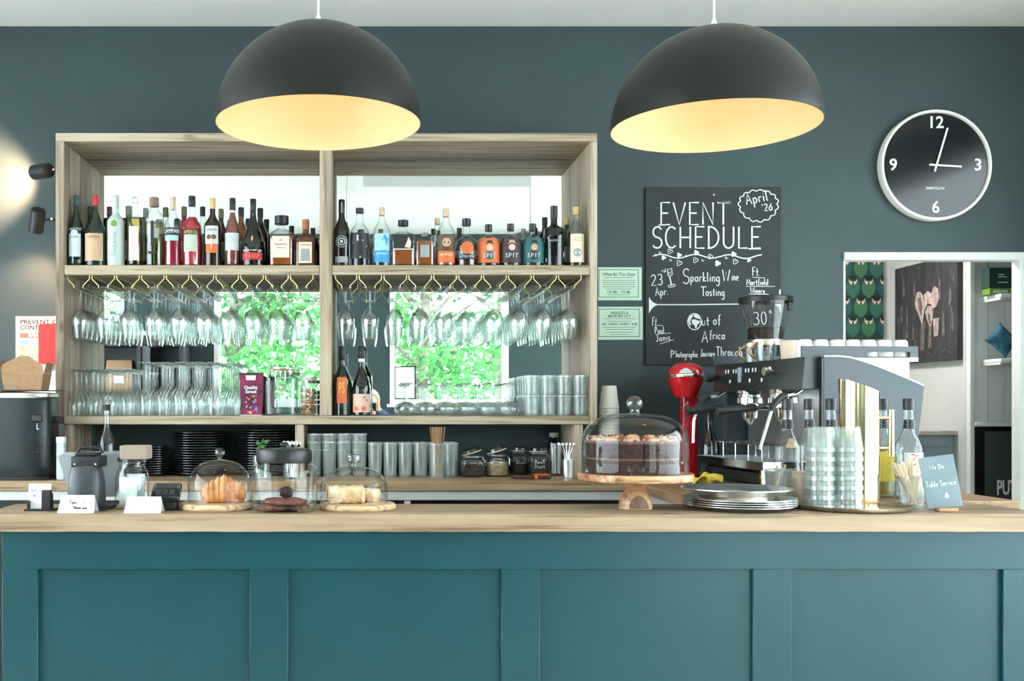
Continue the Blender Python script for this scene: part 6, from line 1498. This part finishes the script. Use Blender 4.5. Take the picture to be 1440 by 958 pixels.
# ---------------------------------------------------------------- pendants
def pendant(x, y, label):
    R, Z0, Hh = .302, 2.245, .292
    t = thing('pendant_lamp', label, 'pendant lamp', (x, y, Z0), 0, 'large dome pendants over the counter')
    out = [(R * math.cos(PI / 2 * i / 26), Hh * math.sin(PI / 2 * i / 26)) for i in range(26)]
    inn = [((R - .0035) * math.cos(PI / 2 * i / 26), (Hh - .0035) * math.sin(PI / 2 * i / 26)) for i in range(26)]
    top = .028
    o_ = [p for p in out if p[0] > top] + [(top, Hh * .997)]; i_ = [p for p in inn if p[0] > top] + [(top - .004, Hh * .985), (0, Hh * .985)]
    obj('shade', MB().lathe([(R - .0015, -.001)] + o_ + [(0, Hh * .997)], 96), M['shade_out'], t, label='black outer shell')
    obj('shade_lining', MB().lathe([(R - .0015, -.001)] + i_, 96), M['shade_in'], t, label='pale gold inner lining')
    obj('cord_cap', MB().lathe([(.020, Hh), (.020, Hh + .005), (.012, Hh + .010), (.006, Hh + .028), (.0035, Hh + .034), (0, Hh + .034)], 24), M['paper'], t)
    obj('cord', MB().tube([(0, 0, Hh + .03), (0, 0, CEIL - Z0 - .03)], .0034, 8), M['paper'], t)
    obj('ceiling_rose', MB().lathe([(0, CEIL - Z0 - .035), (.02, CEIL - Z0 - .033), (.05, CEIL - Z0 - .008), (.052, CEIL - Z0 - .0005), (0, CEIL - Z0 - .0005)], 28), M['paper'], t)
    obj('lamp_holder', MB().lathe([(0, Hh * .98), (.018, Hh * .98), (.020, Hh * .80), (.016, Hh * .76), (0, Hh * .76)], 20), M['paper'], t)
    obj('bulb', MB().ball((0, 0, .175), (.028, .028, .036), 20, 12), principled('warm_bulb', (1, .9, .7, 1), .4, emit=(1, .74, .42, 1), estr=3), t)
    ld = bpy.data.lights.new('bulb_light', 'POINT'); ld.energy = .62; ld.color = (1, .74, .50); ld.shadow_soft_size = .045
    lo = bpy.data.objects.new('bulb_light', ld); COL.objects.link(lo); lo.parent = t; lo.location = (0, 0, .115)
pendant(-.1535, 3.04, 'black dome pendant lamp with gold lining above the shelf unit divider')
pendant(1.024, 3.073, 'black dome pendant lamp with gold lining above the chalkboard')
# ---------------------------------------------------------------- things in the room beyond the doorway
t = thing('wall_print', 'tall print of overlapping green cactus leaves with pale tips', 'picture', (0, 0, 0))
ax0, ax1, az0, az1 = 2.60, 3.066, ZZ(477, BB), 2.46
obj('canvas', MB().box(ax0, BB - .03, az0, ax1, BB - .0006, az1, bev=.002), principled('cactus_ground', srgb(28, 58, 56), .6), t, smooth=False)
cols = [principled('cactus_leaf', srgb(46, 98, 84), .6), principled('cactus_leaf_green', srgb(58, 108, 76), .6), principled('cactus_wedge', srgb(20, 30, 32), .6), principled('cactus_tip', srgb(214, 188, 170), .6), principled('cactus_teal', srgb(34, 82, 84), .6)]  # the darkest tone is the wedges of the printed pattern
m = MB(); yy = BB - .0304; pw, ph = .094, .118; k = 0
def clipx(pts): return [(min(max(a, ax0), ax1), min(max(b, az0), az1)) for a, b in pts]
for r_ in range(6):
    for c_ in range(6):
        x = ax0 + (c_ + (.5 if r_ % 2 else 0)) * pw; z = az0 + r_ * ph; k += 1
        def shp(pts, mi, dy):
            P2 = clipx(pts)
            m.add([(a, yy - dy - k * 1e-5, b) for a, b in P2], [tuple(range(len(P2)))], mi)
        shp([(x, z + .004), (x + pw * .36, z + ph * .3), (x + pw * .47, z + ph * .65), (x + pw * .3, z + ph * .98), (x - pw * .3, z + ph * .98), (x - pw * .47, z + ph * .65), (x - pw * .36, z + ph * .3)], (k * 7 + r_) % 2 if k % 3 else 4, 0)
        shp([(x - pw * .26, z + ph * 1.1), (x, z + ph * .30 + ph * .45), (x + pw * .26, z + ph * 1.1), (x + pw * .2, z + ph * 1.18), (x - pw * .2, z + ph * 1.18)], 2, .0004)
        for s_ in (-1, 1): shp([(x + s_ * pw * .10, z + ph * .72), (x + s_ * pw * .24, z + ph * .86), (x + s_ * pw * .27, z + ph * 1.06), (x + s_ * pw * .17, z + ph * .90), (x + s_ * pw * .05, z + ph * .92), (x + s_ * pw * .03, z + ph * .86)], 3, .0008)
obj('cactus_pattern', m, cols, t, smooth=False)
t = thing('elephant_canvas', 'dark canvas photograph of a pale elephant facing forward among trees', 'picture', (0, 0, 0))
ey0, ey1, ez0, ez1 = 5.425, 6.07, 1.661, 2.222
obj('canvas', MB().box(BR - .03, ey0, ez0, BR - .0006, ey1, ez1, bev=.002), noisy('dusky_print', srgb(38, 38, 42), srgb(60, 58, 62), 9, .6, stretch=(1, 2.5, .6)), t, smooth=False)
ew, eh = ey1 - ey0, ez1 - ez0
m = MB(); ec = [noisy('elephant_pale', srgb(196, 176, 170), srgb(146, 128, 124), 40, .7), noisy('elephant_shade', srgb(112, 99, 97), srgb(84, 74, 73), 40, .7), noisy('elephant_dark', srgb(62, 55, 56), srgb(44, 40, 42), 30, .7), noisy('tree_pale', srgb(112, 104, 104), srgb(74, 69, 71), 24, .7)]
def E(pts, mi, dx): m.add([(BR - .0303 - dx, ey1 - u * ew, ez0 + v * eh) for u, v in pts], [tuple(range(len(pts)))], mi)
q = random.Random(31)
for i in range(30):
    u, v = q.uniform(.03, .95), q.uniform(.12, .9); w_, l_ = q.uniform(.006, .020), q.uniform(.06, .22)
    E([(u - w_, v), (u + w_, v + .01), (u + w_ * .6, v + l_), (u - w_ * .7, v + l_ * .95)], 3 if i % 3 else 2, .0002 + i * 1e-5)
for u, v, w_, l_ in [(.22, .26, .018, .22), (.32, .24, .016, .16), (.66, .58, .022, .16), (.74, .60, .022, .2), (.80, .24, .024, .22), (.92, .30, .02, .26), (.90, .52, .026, .18)]: E([(u - w_, v), (u + w_, v), (u + w_ * .5, v + l_), (u - w_ * .5, v + l_)], 3, .0008)
E([(.42, .46), (.45, .2), (.44, .10), (.52, .10), (.53, .3), (.57, .12), (.63, .12), (.63, .34), (.71, .22), (.73, .38), (.71, .52), (.62, .62), (.48, .62)], 2, .0012)
E([(.44, .12), (.50, .12), (.515, .40), (.455, .42)], 1, .0016); E([(.565, .14), (.615, .14), (.625, .36), (.58, .38)], 1, .0016); E([(.66, .24), (.72, .25), (.735, .42), (.64, .42)], 0, .0016)
E([(.352, .60), (.36, .66), (.385, .705), (.42, .715), (.455, .70), (.49, .655), (.505, .60), (.50, .50), (.485, .43), (.465, .385), (.44, .43), (.405, .49), (.37, .54)], 0, .0018); E([(.40, .64), (.44, .66), (.47, .60), (.47, .50), (.455, .45), (.43, .52)], 1, .0020)
E([(.62, .66), (.64, .72), (.68, .73), (.725, .70), (.735, .60), (.70, .54), (.655, .52)], 0, .0018)
E([(.50, .67), (.56, .70), (.62, .67), (.655, .56), (.64, .44), (.62, .36), (.585, .35), (.55, .42), (.51, .52)], 0, .0022)
E([(.515, .52), (.56, .58), (.62, .56), (.65, .50), (.62, .545), (.56, .555), (.53, .50)], 2, .0026); E([(.56, .50), (.60, .46), (.61, .38), (.585, .37)], 1, .0026)
for i in range(26):
    u, v = q.uniform(.5, .95), q.uniform(.03, .16); E([(u, v), (u + .03, v + .004), (u + .02, v + .016)], 3, .0030 + i * 1e-5)
obj('elephant_print', m, ec, t, smooth=False)
# built-in cupboard at the end of that wall
t = thing('cupboard', 'white panelled cupboard with open shelves over a black glass door', 'cupboard', (0, 0, 0))
cx0, cx1, cyb = BR + .0, 3.745, BY - .006
m = MB(); n = 7
for i in range(n): m.box(cx0 + .022 + (cx1 - cx0 - .022) * i / n, cyb - .012, 1.335, cx0 + .022 + (cx1 - cx0 - .022) * (i + 1) / n - .003, cyb - .002, 2.65)
m.box(cx0 + .022, cyb - .002, 0, cx1, cyb, 2.65); obj('back_panel', m, M['white'], t, smooth=False)
obj('frame_post', MB().box(cx0 - .003, cyb - .04, 0, cx0 + .020, cyb, 2.65, bev=.002), M['white'], t)
for py in (413.5, 504.5): obj('shelf', MB().box(3.180, 5.20, ZZ(py, 5.22) - .018, cx1, cyb - .013, ZZ(py, 5.22), bev=.002), M['white'], t)
for py in (413.5, 504.5): obj('shelf_bracket', MB().box(3.182, 5.21, ZZ(py, 5.22) - .03, 3.194, cyb - .013, ZZ(py, 5.22) - .0185), M['white'], t)
obj('ledge', MB().box(cx0 + .021, cyb - .05, 1.312, cx1, cyb - .0005, 1.334, bev=.002), M['white'], t)
d = obj('door', MB().box(cx0 + .026, cyb - .034, .06, cx1, cyb - .014, 1.308, bev=.002), M['black_gloss'], t)
obj('door_glass', MB().box(cx0 + .075, cyb - .0362, .75, cx1 - .05, cyb - .0345, 1.285), principled('smoked_glass', srgb(70, 80, 76), .08, spec=.8), d, smooth=False)
m = MB(); flat_text(m, 'PUT', XX(1402, cyb - .04), cyb - .0372, ZZ(687, cyb - .04), .105, 'LEFT', .003, wid=.102); obj('lettering', m, M['paper'], d, smooth=False)
zs1, zs2 = ZZ(413.5, 5.22), ZZ(504.5, 5.22)
t = thing('tea_box', 'dark green box with a lime base on the upper cupboard shelf', 'box', (XX(1402, 5.28), 5.29, zs1 + .0005))
obj('box', MB().box(-.055, -.035, .034, .06, .035, .138, bev=.002), principled('bottle_green_card', srgb(22, 66, 54), .5), t, smooth=False); obj('base', MB().box(-.052, -.034, 0, .058, .034, .0335, bev=.002), M['l_lime'], t, smooth=False)
m = MB(); 
for z, w_ in ((.10, .03), (.088, .045), (.06, .05)): m.box(-.01, -.0362, z, -.01 + w_, -.0352, z + .005)
m.box(-.035, -.0352, .008, .04, -.0345, .024); obj('print', m, M['l_silver'], t, smooth=False)
m = MB()
def pil(u, v):
    x, z = (u - .5) * 2, (v - .5) * 2
    b = (1 - abs(x) ** 3) * (1 - abs(z) ** 3); return x, z, b
for s_ in (-1, 1):
    m.grid(lambda u, v: (lambda p: Vector((p[0] * .072 * (1 - .12 * (1 - p[1] * p[1])), s_ * .032 * p[2] ** .5, p[1] * .062 * (1 - .12 * (1 - p[0] * p[0])))))(pil(u, v)), 14, 14)
m.xf(Matrix.Rotation(.72, 4, 'Y'))
zmin = min(v.z for v in m.v)
solo('cushion', m, noisy('teal_print_fabric', srgb(18, 82, 108), srgb(70, 130, 140), 22, .8), 'small teal patterned cushion standing on its corner on the cupboard shelf', 'cushion', (XX(1410, 5.27), 5.27, zs2 - zmin + .0006), ang=80)
t = thing('sideboard', 'grey painted sideboard against the wall below the elephant canvas', 'sideboard', (0, 0, 0))
gs = noisy('grey_blue_paint', srgb(132, 148, 160), srgb(120, 136, 148), 6, .5)
obj('top', MB().box(2.72, 5.47, 1.262, BR - .002, 6.12, 1.286, bev=.003), noisy('pale_worn_wood', srgb(190, 186, 178), srgb(160, 156, 150), 9, .6, stretch=(2, .6, 1)), t)
obj('carcass', MB().box(2.75, 5.50, .0, BR - .004, 6.10, 1.2615, bev=.002), gs, t, smooth=False)
for i in range(3):
    dr_ = obj('drawer', MB().box(2.736, 5.53, .12 + i * .375, 2.7495, 6.07, .47 + i * .375, bev=.003), gs, t); obj('knob', MB().ball((2.722, 5.80, .30 + i * .375), .016, 14, 8), M['brass'], dr_)
obj('end_panel', MB().box(2.80, 5.488, .12, BR - .05, 5.4995, 1.20, bev=.004), gs, t)
o = solo('photo_card', MB().box(-.040, -.002, 0, .040, .002, .135), noisy('grey_photo', srgb(150, 148, 150), srgb(90, 88, 92), 30, .6), 'small grey photograph card leaning on the sideboard', 'photograph', (XX(1336, 5.62), 5.62, 1.2868), smooth=False)
o.rotation_euler = (-.12, .14, 0); o.location.z += .006

# ---------------------------------------------------------------- mirrored side of the room
t = thing('framed_notice', 'thin black framed white notice standing on the window sill, seen in the mirror', 'frame', (0, 0, 0))
nx0, nx1, nz0, nz1, ny = .245, .470, 1.4906, 1.835, ROOM_F - .03
obj('frame', MB().box(nx0, ny, nz0, nx0 + .012, ny + .014, nz1).box(nx1 - .012, ny, nz0, nx1, ny + .014, nz1).box(nx0, ny, nz0, nx1, ny + .014, nz0 + .012).box(nx0, ny, nz1 - .012, nx1, ny + .014, nz1), M['black_soft'], t, smooth=False)
obj('sheet', MB().box(nx0 + .012, ny + .002, nz0 + .012, nx1 - .012, ny + .009, nz1 - .012), M['paper'], t, smooth=False)
m = MB()
for i in range(7): m.box(nx0 + .05, ny + .0092, nz0 + .07 + i * .028, nx1 - .05 - .01 * (i % 3), ny + .0097, nz0 + .073 + i * .028)
obj('print', m, M['grey_pl'], t, smooth=False)
t = thing('oven_unit', 'black framed oven unit with a steel top ledge, reflected at the mirror edge', 'oven', (-2.45, -.745, 0))
obj('cabinet', MB().box(-.62, -.24, 0, .62, .24, 1.55, bev=.004), M['black_soft'], t)
obj('hood', MB().box(-.62, -.24, 2.02, .62, .24, 2.12, bev=.004), M['black'], t)
obj('top_ledge', MB().box(-.64, -.245, 2.1205, .64, .245, 2.16, bev=.004), M['steel'], t)
for x in (-.60, .16, .58): obj('upright', MB().box(x - .02, -.24, 1.5505, x + .02, .24, 2.0195), M['black'], t, smooth=False)
obj('back_panel', MB().box(-.579, -.238, 1.551, .559, -.225, 2.019), M['dark_grey'], t, smooth=False)
obj('glass_front', MB().box(.185, .20, 1.552, .555, .208, 2.018), M['pane'], t, smooth=False)
for i in range(2):
    b_ = MB().box(-.15, -.10, 0, .15, .10, .33, bev=.012)
    for v in b_.v: v.x *= 1 - .15 * v.z / .33; v.y *= 1 - .35 * v.z / .33
    tg = thing('paper_bag', ['brown paper bag on the oven shelf, nearer the mirror edge', 'brown paper bag on the oven shelf, nearer the oven glass'][i], 'paper bag', (-2.45 - .40 + .33 * i, -.72, 1.5512))
    obj('bag', b_, M['kraft'], tg); obj('bag_label', MB().box(-.05, .088, .10, .05, .0895, .17), M['paper'], tg, smooth=False)
# smoke detector and recessed light on the ceiling
t = thing('smoke_detector', 'round white smoke detector on the ceiling, reflected in the mirror', 'smoke detector', (.90, 2.55, CEIL - .0445))
obj('body', MB().lathe([(0, 0), (.03, .0), (.045, .012), (.055, .03), (.055, .044), (0, .044)], 32), M['white'], t); obj('grille', MB().lathe([(.046, .013), (.0565, .027), (.0575, .032), (.0475, .016)], 32), M['grey_pl'], t)

# ---------------------------------------------------------------- the photographer, visible only in the mirror
def skinned(name, joints, edges, mat, parent, sub=2, root=0):
    me = bpy.data.meshes.new(name); me.from_pydata([j[0] for j in joints], edges, []); me.materials.append(mat)
    o = bpy.data.objects.new(name, me); COL.objects.link(o); o.parent = parent
    s_ = o.modifiers.new('skin', 'SKIN'); o.modifiers.new('smooth', 'SUBSURF').levels = sub; o.modifiers['smooth'].render_levels = sub
    for v, j in zip(me.skin_vertices[0].data, joints): v.radius = (j[1], j[1] if len(j) < 3 else j[2])
    me.skin_vertices[0].data[root].use_root = True
    s_.use_smooth_shade = True
    return o
pt = thing('person', 'photographer in a denim jacket holding a black camera to the face, seen in the mirror', 'person', (0, -.168, 0))
sk = noisy('skin', srgb(226, 182, 158), srgb(214, 166, 142), 20, .55)
dn = noisy('denim', srgb(74, 104, 136), srgb(58, 86, 118), 90, .85, .3, 300); tr_ = principled('dark_trousers', srgb(40, 42, 48), .85)
J = []; Eg = []
def jt(p, r, r2=None, par=None):
    J.append((p, r) if r2 is None else (p, r, r2))
    if par is not None: Eg.append((par, len(J) - 1))
    return len(J) - 1
pel = jt((0, -.06, .86), .135, .10); sp1 = jt((0, -.06, 1.0), .12, .09, pel); sp2 = jt((0, -.07, 1.14), .135, .095, sp1); chs = jt((0, -.08, 1.24), .12, .085, sp2)
sleeves, trews = [pel, sp1, sp2, chs], [sp1, pel]
nk = jt((0, -.07, 1.315), .050, .050, chs); hd0 = jt((0, -.055, 1.375), .058, .066, nk); hd1 = jt((0, -.058, 1.44), .072, .088, hd0); hd2 = jt((0, -.062, 1.505), .070, .086, hd1); hd3 = jt((0, -.065, 1.545), .045, .055, hd2)
for s_ in (-1, 1):
    shp = (s_ * .155, -.085, 1.255); elp = (-.265, -.02, 1.085) if s_ < 0 else (.30, .0, 1.20); wrp = (.125, .065, 1.325) if s_ > 0 else (-.10, .10, 1.285)
    mid = lambda p, q, f: tuple(p[i] + (q[i] - p[i]) * f for i in range(3))
    sh = jt(shp, .058, .058, chs); m1 = jt(mid(shp, elp, .5), .050, .050, sh); el = jt(elp, .044, .044, m1); m2 = jt(mid(elp, wrp, .35), .042, .042, el); m3 = jt(mid(elp, wrp, .72), .034, .032, m2); wr_ = jt(wrp, .027, .024, m3)
    sleeves += [sh, m1, el, m2, m3, wr_]
    pm = jt((s_ * .078, .088, 1.385) if s_ > 0 else (s_ * .035, .125, 1.345), .026, .016, wr_); sleeves.append(pm)
    if s_ > 0:
        for k_ in range(4):
            b0 = jt((.080 - .002 * k_, .100, 1.440 - .018 * k_), .0095, None, pm); b1 = jt((.070, .122, 1.440 - .018 * k_), .0085, None, b0); b2 = jt((.050, .124, 1.438 - .018 * k_), .0075, None, b1)
        a0 = jt((.070, .060, 1.398), .011, None, pm); a1 = jt((.056, .050, 1.415), .009, None, a0)
    else:
        for k_ in range(4):
            b0 = jt((-.038 + .020 * k_, .135, 1.352), .0095, None, pm); b1 = jt((-.034 + .021 * k_, .140, 1.368), .0085, None, b0); b2 = jt((-.030 + .020 * k_, .134, 1.378), .0075, None, b1)
        a0 = jt((-.050, .105, 1.362), .011, None, pm); a1 = jt((-.052, .100, 1.385), .009, None, a0)
    hpp, knp, anp = (s_ * .095, -.06, .80), (s_ * .105, -.045, .45), (s_ * .11, -.07, .09)
    hp = jt(hpp, .088, .092, pel); t1 = jt(mid(hpp, knp, .5), .075, .078, hp); kn = jt(knp, .058, .06, t1); t2 = jt(mid(knp, anp, .4), .055, .058, kn); an = jt(anp, .038, .042, t2); to = jt((s_ * .115, .05, .035), .036, .028, an)
    trews += [hp, t1, kn, t2, an]
skinned('body', J, Eg, sk, pt)
def sub_chain(name, ids, grow, mat, root=0):
    mp_ = {k: i for i, k in enumerate(ids)}
    jj = []
    for k in ids:
        j = J[k]; jj.append((j[0], j[1] + grow, (j[2] if len(j) > 2 else j[1]) + grow))
    return skinned(name, jj, [(mp_[a], mp_[b]) for a, b in Eg if a in mp_ and b in mp_], mat, pt, 2, root)
obj('jacket', MB().lathe([(.182, .735), (.184, .80), (.176, .90), (.164, 1.0), (.168, 1.10), (.176, 1.19), (.180, 1.25), (.158, 1.295), (.100, 1.318), (.072, 1.335), (.066, 1.33)], 40, (0, -.07, 0), sy=.70), dn, pt)
for k_ in (0, 1): sub_chain('sleeve', sleeves[4 + 7 * k_:11 + 7 * k_], .018, dn)
sub_chain('trousers', trews, .010, tr_, 1)
hr = MB().ball((0, -.078, 1.475), (.092, .104, .112), 28, 18)
hr.v = [Vector((v.x, min(v.y, -.02 - (1.52 - v.z) * .3) if v.z < 1.52 else v.y, v.z)) for v in hr.v]
obj('hair', hr, noisy('fair_hair', srgb(226, 212, 190), srgb(196, 176, 148), 60, .6, .5, 120), pt)
for s_ in (-1, 1):
    obj('shoe', MB().box(s_ * .115 - .045, -.13, .0, s_ * .115 + .045, .12, .085, bev=.03), M['black_soft'], pt)
    obj('ear', MB().ball((s_ * .078, -.06, 1.435), (.012, .02, .032), 12, 8), sk, pt)
    obj('eye', MB().ball((s_ * .031, .018, 1.447), (.012, .008, .008), 12, 8), M['paper'], pt)
obj('nose', MB().lathe([(0, .032), (.009, .014), (.015, -.010), (.008, -.02), (0, -.022)], 12, (0, .026, 1.41)), sk, pt)
obj('mouth', MB().ball((0, .020, 1.365), (.022, .008, .007), 14, 8), principled('lips', srgb(176, 96, 92), .5), pt)
t = thing('camera', 'black camera with a lens held up by the photographer, seen in the mirror', 'camera', (0, -.045, 1.414))
obj('camera_body', MB().box(-.062, -.045, -.045, .062, -.004, .038, bev=.008).box(-.022, -.045, .036, .022, -.010, .060, bev=.006), M['black_soft'], t)
ln_ = MB().lathe([(0, -.004), (.036, -.004), (.036, .024), (.034, .034), (.031, .034), (.030, .026), (0, .026)], 32); ln_.xf(Matrix.Rotation(-PI / 2, 4, 'X')); obj('lens', ln_, M['black_gloss'], t)
obj('shutter_button', MB().lathe([(0, .038), (.007, .038), (.007, .043), (0, .044)], 14, (.045, -.024, 0)), M['steel'], t)
